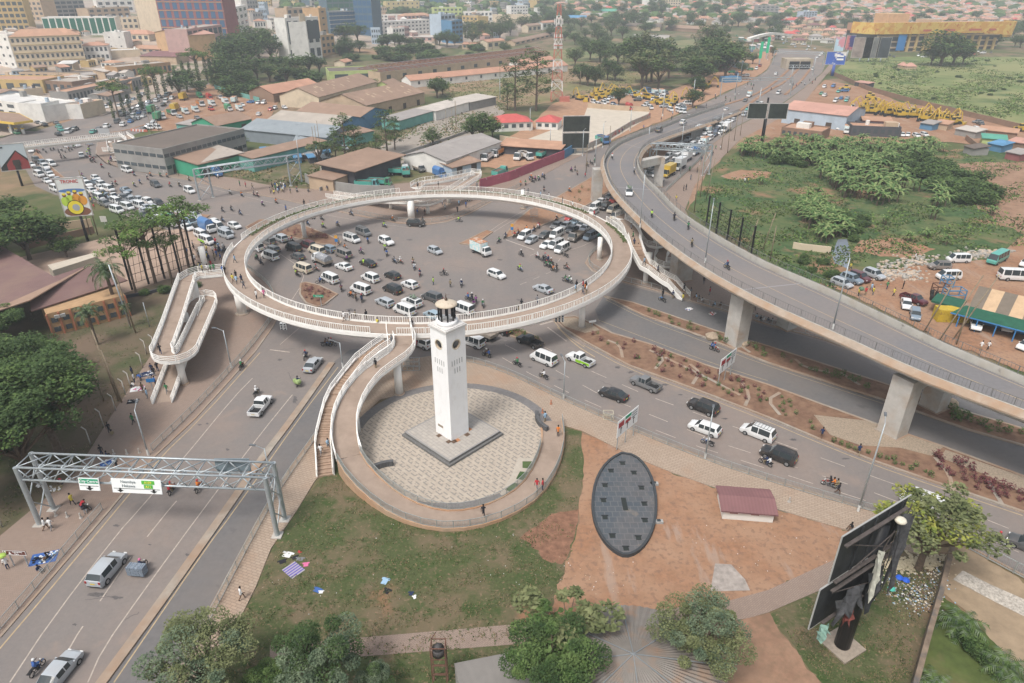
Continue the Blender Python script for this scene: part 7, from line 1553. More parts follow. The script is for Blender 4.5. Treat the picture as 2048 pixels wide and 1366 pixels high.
def fan():
    c=G(1264,1330,3.2); t=thing('pavilion_roof','fan-shaped ribbed grey-brown pavilion roof at the bottom','pavilion',(c.x,c.y,0)); n=72; q=MB(); m=layer(mat('ribbed_sheet',(.20,.18,.16),.6,.1,1),(.25,.17,.12),.5,.6,.1)
    for i in range(n):
        a0,a1=2*PI*i/n,2*PI*(i+1)/n; r=8.2 if 1 else 8; z0=3.2; z1=1.9; am=(a0+a1)/2
        q.add([(0,0,4.6),(r*math.cos(a0),r*.8*math.sin(a0),3.0),(r*math.cos(am),r*.8*math.sin(am),3.12),(r*math.cos(a1),r*.8*math.sin(a1),3.0)],[(0,1,2),(0,2,3)],0)
    q.build('roof',m,t)
    for i in range(8): a=2*PI*i/8; MB().cyl((7*math.cos(a),5.6*math.sin(a),0),(7*math.cos(a),5.6*math.sin(a),3.2),.12,n=8).build('post',STEEL,t); 
    for i in range(8): a=2*PI*i/8; MB().bar((0,0,4.66),(8.2*math.cos(a),6.5*math.sin(a),3.12),.07).build('ridge',mat('ridge_grey',(.22,.24,.25),.6),t)
fan()
t=thing('corrugated_roof','grey corrugated shed roof at the bottom edge right of the tank','roof',(0,0,0)); P=[G(908,1325,2.6),G(1020,1303,2.6),G(1180,1295,2.6),G(1230,1420,2.2),G(935,1440,2.2)]
mb=MB(); mb.prism([(p.x,p.y) for p in P],2.2,2.5); mb.build('roof_sheet',wave(mat('corrugated',(.27,.25,.23),.6,.1,.8),(.14,.13,.12),3.2,0,.9),t)
mb=MB(); mb.prism([(p.x*.98,p.y*.99) for p in P],0,2.2); mb.build('wall',wallm('grey'),t)
for x,z in ((1472,1017),(1498,1020)): pass
# white box fence and cage
t=thing('wire_cage','grey wire cage against the foot of the plaza ramp','cage',tuple(G(822,738,.13))); mb=MB()
for x in (-1.4,-.5,.5,1.4):
    for y in (-.6,.6): mb.bar((x,y,0),(x,y,1.8),.05)
for z in (.1,.95,1.8):
    for y in (-.6,.6): mb.bar((-1.4,y,z),(1.4,y,z),.05)
    for x in (-1.4,1.4): mb.bar((x,-.6,z),(x,.6,z),.05)
mb.build('bars',STEEL,t)
for x in [i*.2-1.4 for i in range(15)]: pass
t=thing('wire_cage','cream wire basket against the railing right of the plaza','cage',tuple(G(1216,836,.13))); mb=MB()
for i in range(8):
    x=-.7+i*.2
    for y in (-.5,.5): mb.bar((x,y,0),(x,y,1.0),.03)
for z in (.05,1.0):
    for y in (-.5,.5): mb.bar((-.7,y,z),(.7,y,z),.05)
    for x in (-.7,.7): mb.bar((x,-.5,z),(x,.5,z),.05)
mb.build('bars',mat('cream_wire',(.6,.55,.42),.7),t)
t=thing('wire_cage','grey mesh cabinet on the dirt island by the far column','cage',tuple(G(1068,432,.2))); mb=MB()
for i in range(7):
    for y in (-.8,.8): mb.bar((-1+i*.33,y,0),(-1+i*.33,y,2.2),.05)
for z in (.05,1.1,2.2):
    for y in (-.8,.8): mb.bar((-1,y,z),(1,y,z),.06)
mb.build('bars',STEEL,t)
# brown-roofed house at left
def lhouse():
    t=thing('house','long brown-roofed house with orange walls behind the palms','house',(0,0,0)); RM=layer(mat('maroon_sheet_roof',(.19,.115,.105),.7,.08,.3),(.23,.15,.12),.12,.55,.1)
    def flat(pts,z,nm,m,th=.2): mb=MB(); V=[G(x,y,zz) for x,y,zz in pts]; n=len(V); mb.add(V+[v-Vector((0,0,th)) for v in V],[tuple(range(n)),tuple(range(n,2*n))[::-1]]+[(i,(i+1)%n,n+(i+1)%n,n+i) for i in range(n)]); return mb.build(nm,m,t)
    flat([(-260,440,4.5),(0,490,4.5),(120,560,6.5),(-60,640,6.8),(-260,660,6.8)],0,'roof',RM); flat([(56,570,6.4),(185,527,6.2),(255,560,4.8),(62,622,4.7)],0,'roof',RM)
    flat([(120,560,6.5),(185,527,6.2),(60,600,6.6),(-60,640,6.8)],0,'ridge_strip',mat('ridge_tan',(.33,.22,.16),.8,.1,.5))
    A,B,Cc=G(108,672),G(262,632),G(262,600); mb=MB(); v=(B-A); n_=Vector((-v.y,v.x,0)).normalized()*9; P=[A,B,B+n_,A+n_]; mb.prism([(p.x,p.y) for p in P],0,4.3); mb.build('wall',wallm('orange') if 0 else mat('ochre_render',(.42,.27,.15),.9,.15,.5),t)
    d=v.normalized(); L=v.length; a=math.atan2(d.y,d.x)
    for i in range(7):
        for z in (1.1,2.9): p=A+d*(L*(i+.5)/7); o=bpart('window',WIN,t,p.x-d.y*-.03,p.y-.05,z,L/7*.55,.12,.9); o.rotation_euler=(0,0,a)
    for i in range(8): p=A+d*(L*i/7.0); o=bpart('pier',mat('red_pier',(.4,.16,.09),.8),t,p.x,p.y-.12,2.1,.3,.35,4.2); o.rotation_euler=(0,0,a)
    for i in range(2): p=A+d*(1.6+i*.9); o=bpart('air_conditioner',MATS['dull_edge'],t,p.x,p.y-.35,3.5,.8,.35,.55); o.rotation_euler=(0,0,a)
lhouse()
sheet('yard_floor',[(40,515),(240,470),(400,455),(420,540),(330,560),(240,590),(190,545),(100,560)],mat('dusty_yard',(.36,.26,.2),.95,.15,.3),z=.09)
t=thing('low_roof','narrow pale flat roof over red goods between the house and the yard','roof',(0,0,0))
P=[G(95,530,3),G(190,505,3),G(196,512,3),G(105,541,3)]; MB().prism([(p.x,p.y) for p in P],0,3).build('roof_sheet',mat('dusty_sheet',(.5,.44,.36),.8,.1,1),t)
wallthing([(45,500),(110,485),(190,466)],1.8,'brown','brown yard wall beside the pale dusty yard')
# street footbridge upper left
fb=thing('street_footbridge','white straight footbridge over the street at upper left','footbridge')
footway([(-60,305,6.4),(100,287,6.4),(215,275,6.4),(247,271,6.4)],3.2,root=fb,bal=.6,thick=1.1,smooth=0)
footway([(247,271,6.4),(262,280,6.0),(258,292,5.4),(235,297,5.0)][:3],2.6,root=fb,smooth=0); footway([(212,300,4.2),(225,303,4.0),(222,285,5.2)],2.6,root=fb,smooth=0); footway([(228,318,1.0),(268,320,.4),(252,290,3.0)],2.6,root=fb,smooth=0)
col((226,306),5.2,.6,fb); col((247,310),5.2,.9,fb); col((262,300),5,.4,fb); col((-20,338),5.2,.9,fb)
# canopy of the fuel station
cn=thing('fuel_canopy','fuel station canopy with brown top and yellow edge at left','canopy',(0,0,0))
P=[G(-60,236,5.2),G(28,246,5.2),G(65,241,5.2),G(38,227,5.2),G(-60,220,5.2)]
MB().prism([(p.x,p.y) for p in P],5.0,5.3,bottom=True).build('roof',roofm('brown'),cn); MB().sweep([Vector((p.x,p.y,4.5)) for p in P],[(-.15,0),(.15,0),(.15,.9),(-.15,.9)],closed=True).build('fascia',mat('canopy_yellow',(.65,.45,.08),.5),cn)
for x,y in ((-20,262),(25,268),(45,262)): g=G(x,y); MB().box(g.x,g.y,0,.7,.7,5).build('post',wallm('white'),cn)
for i,(x,y) in enumerate(((22,266),(35,268),(48,268))): t=thing('fuel_pump','yellow-topped fuel pump '+['left','middle','right'][i]+' of three at the station','pump',tuple(G(x,y))); MB().box(0,0,0,.9,.6,1.9).build('cabinet',wallm('white'),t); MB().box(0,0,1.9,1,.7,.5).build('top',MATS['canopy_yellow'],t)
# striped tent and container shop at right
def tent():
    a,b=G(1938,612,3.2),G(2130,660,3.2); v=(b-a); L=v.length; n_=Vector((-v.y,v.x,0)).normalized(); t=thing('striped_tent','large brown and cream striped tent roof at the right edge','tent',(a.x,a.y,0),math.atan2(v.y,v.x)); W_=10
    T1=mat('tent_cream',(.50,.35,.22),.8,.1,1); T2=mat('tent_grey_brown',(.17,.14,.11),.8,.1,1)
    for i in range(7):
        x0,x1=L*i/7,L*(i+1)/7; mb=MB(); pr=[(-.2,2.9),(1.5,4.1),(W_*.5,5.6),(W_-1.5,4.1),(W_+.2,2.9)]
        for (y0,z0),(y1,z1) in zip(pr,pr[1:]): mb.quad((x0,y0,z0),(x1,y0,z0),(x1,y1,z1),(x0,y1,z1))
        mb.build('stripe_panel',T2 if i%2==0 else T1,t)
    mb=MB(); mb.add([(0,-.2,2.9),(0,1.5,4.1),(0,5,5.6),(0,8.5,4.1),(0,10.2,2.9)],[(0,1,2,3,4)]); mb.build('end_panel',T2,t)
    MB().add([(-2,-3.6,2.5),(L,-3.6,2.5),(L,0,3.2),(-.5,0,3.2)],[(0,1,2,3)]).add([(-2,-3.6,2.42),(L,-3.6,2.42),(L,0,3.1),(-.5,0,3.1)],[(3,2,1,0)]).build('green_awning',mat('awning_green',(.02,.10,.06),.7,.2,1),t)
    MB().box(L/2-1,-3.6,2.35,L+2,.12,.2).build('awning_beam',mat('beam_blue',(.05,.2,.45),.6),t)
    for i in range(6): MB().box(L*i/5-.5,-3.5,0,.18,.18,2.4).build('post',MATS['beam_blue'],t)
    MB().box(L/2,1.0,0,L,.2,2.8).build('wall',wallm('blue'),t)
    MB().box(-3.5,2,2.2,5,4.5,.4).build('green_awning',MATS['awning_green'],t)
tent()
t=thing('shipping_container','yellow rusty container with black logo letters in front of the tent','container',tuple(G(1902,640,.14)),rad(-6)); mb=MB().box(0,0,0,6.0,2.3,2.4)
for i in range(20): mb.box(-2.85+i*.3,-1.18,.1,.12,.06,2.2)
mb.build('box',layer(mat('container_yellow',(.50,.36,.04),.6,.15,1),(.2,.1,.05),1.2,.65,.06),t); text('m',1.3,SKk,t,(.6,-1.24,1.75),(rad(90),0,0)); text('sc',.8,SKk,t,(.6,-1.24,.95),(rad(90),0,0))
for i,(x,y,w_,c,l) in enumerate(((1878,588,2.4,'grey','rusty scrap frame left of the blue frames'),(1905,596,3.5,'blue','blue metal frame behind the yellow container'),(1892,572,1.6,'blue','small blue table by the tent'))):
    t=thing('steel_rack',l,'frame',tuple(G(x,y,.14))); q=MB()
    for a in (-w_/2,w_/2):
        for b in (-1,1): q.bar((a,b,0),(a,b,2),.16)
    for z in (1,2):
        for b in (-1,1): q.bar((-w_/2,b,z),(w_/2,b,z),.14)
        for a in (-w_/2,w_/2): q.bar((a,-1,z),(a,1,z),.14)
    q.build('bars',wallm(c) if c!='grey' else MATS['rusty_iron'],t)
for i,(x,y) in enumerate(((1863,590),(1872,594),(1862,600))):
    t=MB().cyl((0,-.25,.55),(0,.25,.55),.6,n=14).build('tyre',TYRE); t.location=G(x,y,.14); t.rotation_euler=(0,0,1.2); tag(t,'old black tyre leaning by the scrap frame','tyre','old tyres'); reg(t,x,y)
# stone heaps and litter
def heap(pts,n,smin,smax,m,name,label,stuff=True,z=.12):
    mb=MB(); 
    for _ in range(n):
        x,y,sx,sy=R.choice(pts); p=G(x+R.gauss(0,sx),y+R.gauss(0,sy),z); s=R.uniform(smin,smax); mb.sphere((p.x,p.y,p.z+s*.3),s,5,3,sz=R.uniform(.5,.9),mi=R.randrange(len(m)),sx=R.uniform(.7,1.3))
    o=mb.build(name,m); o['kind']='stuff'; o['label']=label; o['category']='heap'; return o
heap([(1800,535,22,9),(1770,545,10,8),(1940,510,22,4),(1975,506,15,3),(1840,522,18,6),(1820,552,14,5)],620,.18,.5,[mat('rubble_pale',(.45,.36,.28),.9,.2,3),mat('rubble_grey',(.33,.31,.28),.9,.2,3)],'stones','heaps of pale broken stones beside the dirt track')
LIT=[mat('litter_'+c.replace(' ','_'),CL[c],.8) for c in ('white','light blue','black','grey')]+[mat('litter_tan',(.5,.42,.3),.9),mat('litter_bluebag',(.03,.12,.6),.5),mat('litter_teal',(.1,.5,.4),.6)]
heap([(1810,1190,28,12),(1840,1180,30,14),(1790,1165,25,8),(1850,1210,22,14),(1870,1150,14,14)],700,.04,.13,[LIT[0],LIT[2],LIT[3],LIT[4],LIT[4],LIT[2],MATS['rusty_iron'],LIT[3],LIT[1]],'litter','litter and rubbish strewn round the tree foot at lower right',z=.03)
heap([(1815,1130,22,9),(1860,1120,20,8),(1790,1130,15,6)],700,.08,.2,[mat('chip_stone',(.5,.43,.3),.9,.2,4)],'stones','pale stone chips round the tree foot',z=.03)
for x,y,c in ((1811,1163,5),(1782,1180,6),(1798,1158,5)): o=MB().sphere((0,0,.2),.4,7,4,sz=.6).build('plastic_bag',LIT[c]); o.location=G(x,y); tag(o,'%s plastic bag on the rubbish'%('bright blue' if c==5 else 'turquoise'),'bag'); reg(o,x,y)
heap([(850,1075,120,40),(700,1150,120,40),(1000,1130,60,50),(1180,1150,60,40),(1500,1100,80,30)],150,.03,.06,[LIT[0],LIT[4]],'litter','scraps of white litter on the lawn and dirt',z=.04)
def cloth_item(x,y,w,h,rz,m,label,z=.05,name='garment'):
    q=MB().box(0,0,0,w,h,.03); q.box(0,h*.3,.0,w*1.5,h*.3,.035) if name=='garment' else 0; o=q.build(name,m); o.location=G(x,y,z); o.rotation_euler=(0,0,rz); tag(o,label,'cloth'); reg(o,x,y)
STR=wave(mat('striped_blanket',(.12,.09,.38),.9,.2,4),(.45,.42,.38),.9,0,.8); cloth_item(587,1140,1.9,1.6,rad(-40),STR,'blue and cream striped blanket spread on the lawn',name='blanket')
for x,y,w,h,m,l in ((575,1109,.9,.8,'white','white shirt laid on the grass'),(590,1115,.6,.5,'black','black cloth beside the white shirt'),(565,1123,.7,.6,'black','black cloth left of the striped blanket'),(600,1118,.7,.5,'grey','grey patterned cloth above the blanket'),(599,1104,.35,.3,'red','small red cloth above the others'),(612,1129,.5,.6,'pink','pink cloth right of the striped blanket'),(770,1162,.6,.9,'light blue','blue jeans laid on the lawn'),(774,1182,.6,.7,'black','dark green shirt with white mark on the lawn'),(822,1187,.4,.5,'dark blue','small navy garment on the lawn'),(829,1194,.3,.5,'white','small white trousers on the lawn'),(635,1180,.7,.6,'blue','turquoise cloth beside the bottom tree'),(642,1184,.4,.4,'white','white cloth beside the turquoise one')):
    cloth_item(x,y,w,h,R.uniform(-.5,.5),cloth(m),l)
# street vendors' goods
def goods(x,y,n,w,label,cols,z=.14):
    q=MB().box(0,0,0,w,w*.7,.02,mi=0); ms=[cloth(c) for c in cols]
    for _ in range(n): q.box(R.uniform(-w/2,w/2)*.85,R.uniform(-w/3,w/3)*.85,.02,R.uniform(.15,.35),R.uniform(.1,.25),R.uniform(.03,.15),R.uniform(0,3),mi=R.randrange(len(ms)))
    o=q.build('goods_on_mat',ms); o.location=G(x,y,z); o.rotation_euler=(0,0,R.uniform(0,1)); tag(o,label,'goods'); reg(o,x,y)
goods(88,1116,40,2.6,'blue mat of mixed goods behind the brown park sign',['blue','white','light blue','white','black']); goods(293,748,25,2.2,'mat of small goods beside the left ramp',['dark blue','white','blue','grey']); goods(275,778,20,2.0,'white and pink cloth with goods by the vendors',['white','pink','white']); goods(266,803,14,1.6,'small pile of clothes on the left pavement',['black','white','grey']); goods(215,925,14,1.8,'blue bundle of goods behind the gantry',['blue','white','light blue']); goods(108,978,20,1.8,'tan heap of goods by the gantry leg',['khaki','white','khaki']); goods(1378,618,20,1.4,'piles of goods on the pavement rail under the flyover',['white','grey','blue','red']); goods(1425,627,20,1.4,'second row of goods on the rail under the flyover',['white','grey','khaki','red'])
# ---------------- vehicles placed
def cars(s,**k):
    for ln in s.split(';'):
        f=ln.split()
        if not f: continue
        kd={'sd':'sedan','ha':'hatchback','es':'estate car','cr':'crossover','su':'suv','mv':'minivan','mb':'minibus','co':'coaster','pu':'pickup','bx':'box truck','fl':'flatbed','cv':'canvas truck','tp':'tipper','ct':'container truck'}[f[0]]
        c={'w':'white','s':'silver','g':'grey','dg':'dark grey','k':'black','bg':'blue-grey','lb':'light blue','m':'maroon','r':'red','c':'cream','br':'brown-grey','t':'teal','b':'blue','y':'yellow','gr':'green','db':'dark blue','o':'orange','sg':'sea-green'}[f[1]]
        opt=dict(k); 
        for e in f[5:]:
            if e=='rk': opt['rack']=True
            elif e=='ld': opt['rack']='load'
            else: opt['extra']=e
        car(kd,c,float(f[2]),float(f[3]),f[4] if len(f)>4 else 'L',**opt)
cars('''su s 562 482 L;mb g 537 488 L rk;es g 545 503 L;mb w 541 518 L;mb k 588 502 L;mv m 616 495 L;ha dg 596 518 L;mb c 634 507 L;es bg 658 502 L;mb br 687 514 L;fl w 645 528 L load;mb c 606 543 L;sd w 688 538 L;mb w 660 563 L band;sd k 736 531 L;mv w 741 561 L;ha k 785 556 L;ha w 820 574 L;mb w 722 585 L;mv k 785 584 L;es s 770 610 L;su w 824 611 L ld;mv dg 864 600 L;mb w 809 627 L;mb w 926 624 L;ha lb 866 636 L;mb g 727 470 R rk;mb w 704 483 R rk;su w 773 488 R;su k 832 452 r;ha s 870 506 R;bx w 962 508 R;es w 993 554 R;mb w 512 500 L;sd s 1086 583 L''')
cars('''mv w 1049 476 DL;ha s 1063 485 DL;sd dg 1090 474 DL;sd g 1113 455 DL;ha w 1131 456 DL;mb w 1113 474 DL;ha r 1140 440 DL;sd lb 1151 448 DL;sd w 1164 454 DL;ha s 1170 461 DL;fl br 1152 479 DL;sd w 1094 494 DL;mb w 1112 495 DL rk;mb w 1124 503 DL band;mb bg 1181 478 DL rk;sd dg 1144 463 DL;sd t 1198 470 DL;sd w 1201 407 DL;sd g 1220 397 DL;su r 1229 405 DL;su k 1210 418 DL;mb c 1226 424 DL;mb s 1249 425 DL;mb w 1190 419 DL;mb c 1233 437 DL;sd dg 1242 402 DL;ha w 1186 428 DL''')
cars('''mb w 944 690 L band;fl g 966 674 L;su k 1001 664 L;pu k 1059 689 L;mb w 1087 724 L;pu w 1160 725 L green;su w 843 692 L rk;sd k 1226 795 L;pu g 1290 774 L;su k 1405 821 L;es w 1408 863 L;mv w 1514 872 L rk;su k 1555 918 L;mb w 1843 1012 L;sd dg 2058 1100 L''',z=.056)
cars('''sd s 627 735 A;pu w 523 818 A;cr s 218 1146 A;sd s 122 1352 A''',jit=.02)
cars('''mb w 79 353 R;sd w 101 353 R;sd w 95 365 R;sd s 116 363 R;su k 150 366 R;sd w 136 371 R;mb w 112 382 R;sd r 130 378 R;su s 161 379 R;su w 176 373 R;ha w 185 385 R;sd w 202 379 R;sd dg 206 390 R;mb w 200 400 R green;pu w 228 397 R;mb w 234 408 R;es s 256 395 R;pu s 261 405 R;ha s 280 403 R;su w 298 408 R;mb w 256 419 R;mb w 281 416 R;mb w 357 426 R;sd w 340 434 R;ha s 392 435 R;su w 318 444 R;es s 397 447 R;sd w 430 448 R;ha w 470 456 R;cv w 417 463 R blue;cv w 346 452 R green;sd w 375 459 R;mb w 436 458 R;es s 454 467 R;mb s 453 475 R;mb w 404 475 R;mb w 415 487 R green;sd k 300 430 R;mv w 322 428 R;sd dg 285 434 R;es w 305 448 R;sd s 372 444 R;mb w 235 425 R;su g 212 412 R;sd w 63 333 R;sd dg 78 342 R;mb w 64 304 d;su w 92 338 R''')
cars('''mv dg 312 373 R;mv w 380 385 R;mb w 255 344 R;ha w 164 314 d;mv w 135 295 L;sd w 154 293 L;ha s 179 290 L;mb w 138 266 UR;su dg 151 261 UR;sd k 117 271 L;sd g 113 248 L;ha t 118 256 L;sd w 86 250 L;sd dg 76 248 L;su w 215 255 UR;su w 247 252 UR;su dg 200 262 UR;sd t 187 266 UR;mb dg 236 246 UR;sd b 262 245 UR;sd dg 257 238 UR;mb w 268 235 UR;sd b 279 227 UR;ha s 277 239 UR;sd s 291 226 UR;su w 212 217 R;sd k 219 211 R;su dg 240 229 R;su w 6 309 R;sd k 90 252 L;ha gr 34 268 L;sd t 122 262 L;ct w 305 226 UR green;ct w 318 240 UR green''')
rows=[((262,228),(345,186),9,.6),((268,242),(352,196),8,.7),((285,262),(320,240),5,.8),((240,236),(300,206),7,.6),((255,205),(292,190),4,1),((232,214),(262,206),3,1)]
for a,b,n,k in rows:
    for i in range(n):
        t=(i+.5)/n; x,y=a[0]+(b[0]-a[0])*t+R.uniform(-4,4),a[1]+(b[1]-a[1])*t+R.uniform(-2,2); car(R.choice(['sedan','suv','minibus','hatchback','estate car']),R.choice(['white','white','silver','dark grey','light blue','blue-grey','white','black']),x,y,'UR')
cars('''ct y 368 200 UR yellow;ct c 352 222 UR yellow;bx w 372 228 R;bx w 392 224 R;tp w 402 212 R orange;bx w 425 212 R;bx w 452 208 R;bx w 470 205 UR;cv r 420 200 R red;cv gr 400 196 R green;bx w 480 222 R;cv w 458 222 R green;bx w 325 238 R;tp w 345 230 R green;su r 423 221 R;sd w 485 212 R;fl w 440 198 R;sd s 360 236 R;sd g 395 238 R;mb w 316 258 R;mb w 300 258 R''')
for i in range(52):
    t=R.random(); x=70+t*330+R.uniform(-6,6); y=330+t*118+R.uniform(-14,22)
    if all((x-a)**2+(2.2*(y-b))**2>150 for o,a,b in REG if 40<a<480 and 290<b<500): car(R.choice(['sedan','suv','minibus','hatchback','sedan']),R.choice(['white','silver','dark grey','white','blue-grey','light blue','black']),x,y,'R')
# tipper yard
cars('''tp sg 745 352 r teal;tp sg 795 350 r teal;tp sg 735 376 r teal;tp gr 760 372 r teal;tp w 812 350 u teal;fl w 812 338 d;tp w 975 320 DL white;tp w 995 312 DL orange;tp w 1040 318 DL cream;tp w 1052 318 R white;tp t 1085 314 UR teal;tp t 1000 352 UR teal;tp w 1075 305 R white;fl g 838 342 R;tp b 1204 286 R;tp dg 1033 300 R teal;cv b 880 355 R blue;sd w 472 340 L;cv b 433 352 R blue''')
# flyover and highway
def onfly(kind,col,x,y,d,zz,**k): car(kind,col,x,y,d,z=zz,gz=G(x,y,zz),far=False,**k)
onfly('estate car','white',1258,389,'d',10.5,rack='load'); onfly('minivan','dark grey',1318,263,'UR',6.2); onfly('suv','white',1366,248,'UR',4.5); onfly('sedan','white',1452,221,'UR',.4)
cars('''sd w 1378 236 UR;mb w 1557 188 DL;bx w 1498 194 DL;es dg 1490 203 DL;su w 1552 150 UR;mb w 1625 140 UR;mb w 1521 212 DL;sd t 1496 220 DL;mb s 1489 232 DL;sd g 1515 208 DL;mb w 1640 112 DL;sd w 1635 116 DL;mb w 1644 108 DL;sd lb 1480 164 UR''')
cars('''ct w 1396 270 DL white;bx w 1413 268 DL;ct g 1430 254 DL grey;sd w 1452 241 DL;es w 1465 243 DL;su w 1455 248 DL;mb w 1441 254 DL;ct w 1451 263 DL white;su db 1433 263 DL;su db 1428 273 DL;su w 1407 277 DL;mb w 1419 280 DL;su s 1375 283 DL;su dg 1394 284 DL;bx w 1407 291 DL;mb w 1384 294 DL;su w 1397 296 DL;mb w 1360 294 DL;es dg 1355 303 DL;su w 1371 305 DL;cv w 1389 310 DL blue;mv w 1336 316 DL;mb w 1353 318 DL;ct w 1371 322 DL white;mb w 1328 328 DL;es s 1320 333 DL;pu g 1341 331 DL;su w 1327 341 DL;su dg 1309 342 DL;su k 1296 351 DL;ct w 1358 338 DL white;mb w 1314 354 DL;ct y 1336 352 DL yellow;sd w 1319 364 DL;sd w 1440 268 DL;ha s 1447 249 DL;es g 1424 264 DL;sd w 1402 284 DL;su w 1417 273 DL;mb w 1344 309 DL;sd k 1349 325 DL;sd w 1362 312 DL;es dg 1303 352 DL;mb w 1460 236 DL''')
# muddy yard at right
cars('''es s 1683 571 R;su bg 1702 564 R;su m 1718 560 R;su s 1747 555 R;su br 1877 538 l rk;mb w 1915 524 l;co t 1993 524 DL;pu m 1826 604 R;sd w 1811 613 d;es bg 1829 634 d;su w 1950 655 d;su w 2010 658 d;su w 2052 532 DL;sd w 2052 696 DL;mb w 1895 558 l''',z=.14)
cars('''co w 2030 560 r''',z=.14)
cars('''su g 1700 232 DL;sd w 1825 220 R;sd g 1955 246 l;mb w 1950 262 L;sd g 1972 262 L;sd dg 1960 250 L;sd w 1804 272 d;sd w 1815 272 d;es w 1832 274 R;es w 1848 272 R;bx w 1692 266 d;sd w 1676 258 d;mb w 1582 262 R;mb w 1596 262 R;mb s 1608 264 R''',z=.13)
# machine yards: excavators
def excavator_parts(col):
    k=('exc',col)
    if k in PROTO: return PROTO[k]
    m=paint(col); P=[]
    for y in (-1.1,1.1): P.append(('track',MB().box(0,0,0,3.8,.55,.8,taper=.92).mesh('track',[UND]),(0,y,0)))
    P.append(('house',MB().box(-.4,0,.95,3.0,2.4,1.0).box(-1.4,0,1.9,.9,2.2,.3).mesh('house',[m]),(0,0,0)))
    P.append(('cab',MB().box(.6,.7,1.5,1.3,.95,1.6).mesh('cab',[m]),(0,0,0))); P.append(('cab_window',MB().box(.62,.7,2.0,1.33,.98,.85).mesh('cab_window',[GLASS]),(0,0,0)))
    P.append(('boom',MB().cyl((.9,-.3,1.6),(3.2,-.3,5.2),.27,.2,4).cyl((3.2,-.3,5.2),(5.2,-.3,3.8),.2,.18,4).mesh('boom',[m]),(0,0,0)))
    P.append(('arm',MB().cyl((5.0,-.3,4.0),(5.6,-.3,1.4),.24,.18,4).mesh('arm',[m]),(0,0,0))); P.append(('bucket',MB().box(5.4,-.3,.3,1.0,1.1,1.0,taper=.7).mesh('bucket',[UND]),(0,0,0)))
    PROTO[k]=P; return P
def loader_parts(col):
    k=('load',col)
    if k in PROTO: return PROTO[k]
    m=paint(col); P=[('body',MB().box(-.6,0,.7,3.2,1.6,1.0).box(-.2,0,1.7,1.2,1.3,1.1).mesh('body',[m]),(0,0,0)),('cab_window',MB().box(-.2,0,1.85,1.23,1.33,.7).mesh('cab_window',[GLASS]),(0,0,0)),('bucket',MB().box(2.3,0,.2,.8,2.2,.9).mesh('bucket',[m]),(0,0,0)),('loader_arm',MB().cyl((.6,.5,1.5),(2.1,.5,.7),.15,n=4).cyl((.6,-.5,1.5),(2.1,-.5,.7),.15,n=4).mesh('loader_arm',[m]),(0,0,0))]
    w=MB().cyl((0,-.25,0),(0,.25,0),.65,n=12).mesh('wheel',[TYRE])
    for x in (-1.6,.9):
        for y in (-1,1): P.append(('wheel',w,(x,y,.65)))
    PROTO[k]=P; return P
def machine(kind,x,y,col='yellow',a=None,s=1.15):
    p=GT(x,y); P=excavator_parts(col) if kind=='e' else loader_parts(col); nm,lab=('excavator','%s excavator with folded boom'%col) if kind=='e' else ('wheel_loader','%s wheel loader'%col)
    o=spawn(P,nm,p,a if a is not None else R.uniform(0,6.28),lab+' '+where(x,y),'excavator' if kind=='e' else 'loader','construction machines in the yards',s); reg(o,x,y)
for x,y in ((1195,190),(1201,193),(1208,190),(1214,193),(1204,198),(1186,196),(1192,200),(1222,190),(1230,186),(1160,200),(1172,203),(1290,198),(1300,200),(1312,206),(1322,210),(1335,212),(1345,209),(1350,203),(1330,206),(1382,198),(1272,196),(1245,186),(1406,176),(1415,174),(1395,177)): machine('e' if R.random()<.6 else 'l',x,y)
for i in range(34): t=i/34; machine('e',1722+t*190+R.uniform(-3,3),222+t*24+R.uniform(-5,5),a=R.uniform(2.5,3.6) if t<.5 else R.uniform(0,6))
for x,y in ((1880,243),(1892,246),(1905,247),(1915,248),(1868,240),(1850,236),(1835,232),(2040,262),(1745,200),(1738,196),(1690,180)): machine('l',x,y)
def lot(pts,n,cols,kinds=('sedan','suv','minibus','hatchback'),d='R',z=.16):
    for _ in range(n):
        a=R.choice(pts); x,y=a[0]+R.uniform(-a[2],a[2]),a[1]+R.uniform(-a[3],a[3])
        if all((x-u)**2+(2.5*(y-v))**2>90 for u,v in LOTP): LOTP.append((x,y)); car(R.choice(kinds),R.choice(cols),x,y,R.choice([d,'DL','UR','l']),z=z)
LOTP=[]
cars('''mb w 1187 207 R;mb w 1196 212 R;mb w 1207 209 R;mb w 1212 206 R;es w 1226 214 R;es s 1235 216 R;cv r 1259 220 R red;mb w 1293 214 R;mb w 1300 218 R;mb w 1288 219 R;mb w 1340 222 R;mb w 1358 225 R;mb w 1366 226 R;sd w 1223 197 R;sd b 1230 189 R;tp b 1294 184 R blue;bx lb 1310 190 R;bx w 1324 190 R;sd w 1252 190 R;tp b 1207 284 R blue''',z=.16)
lot([(1230,200,40,12),(1300,196,40,12),(1350,215,25,6)],34,['white','white','silver','blue-grey','teal','dark grey','blue'])
lot([(1690,203,20,6),(1720,212,15,5),(1655,176,14,5),(1645,192,10,3),(1680,185,10,3)],26,['white','light blue','white','blue','silver','teal','green'])
lot([(1470,90,26,8),(1500,104,24,10),(1475,150,24,6),(1510,135,12,8),(1490,75,30,6)],38,['white','red','white','blue','orange','silver','green'],('bus' if 0 else 'sedan','minibus','suv'),z=.2)
lot([(1580,84,26,6),(1600,92,20,4),(1620,100,14,3)],24,['white','white','silver','light blue'],z=.1)
lot([(1800,113,60,3),(1900,108,50,3),(1960,106,30,3)],22,['white','red','silver','dark grey'],z=.2)
lot([(520,208,20,8),(560,215,10,4),(535,225,18,6)],10,['white','blue','red','white'],z=.16)
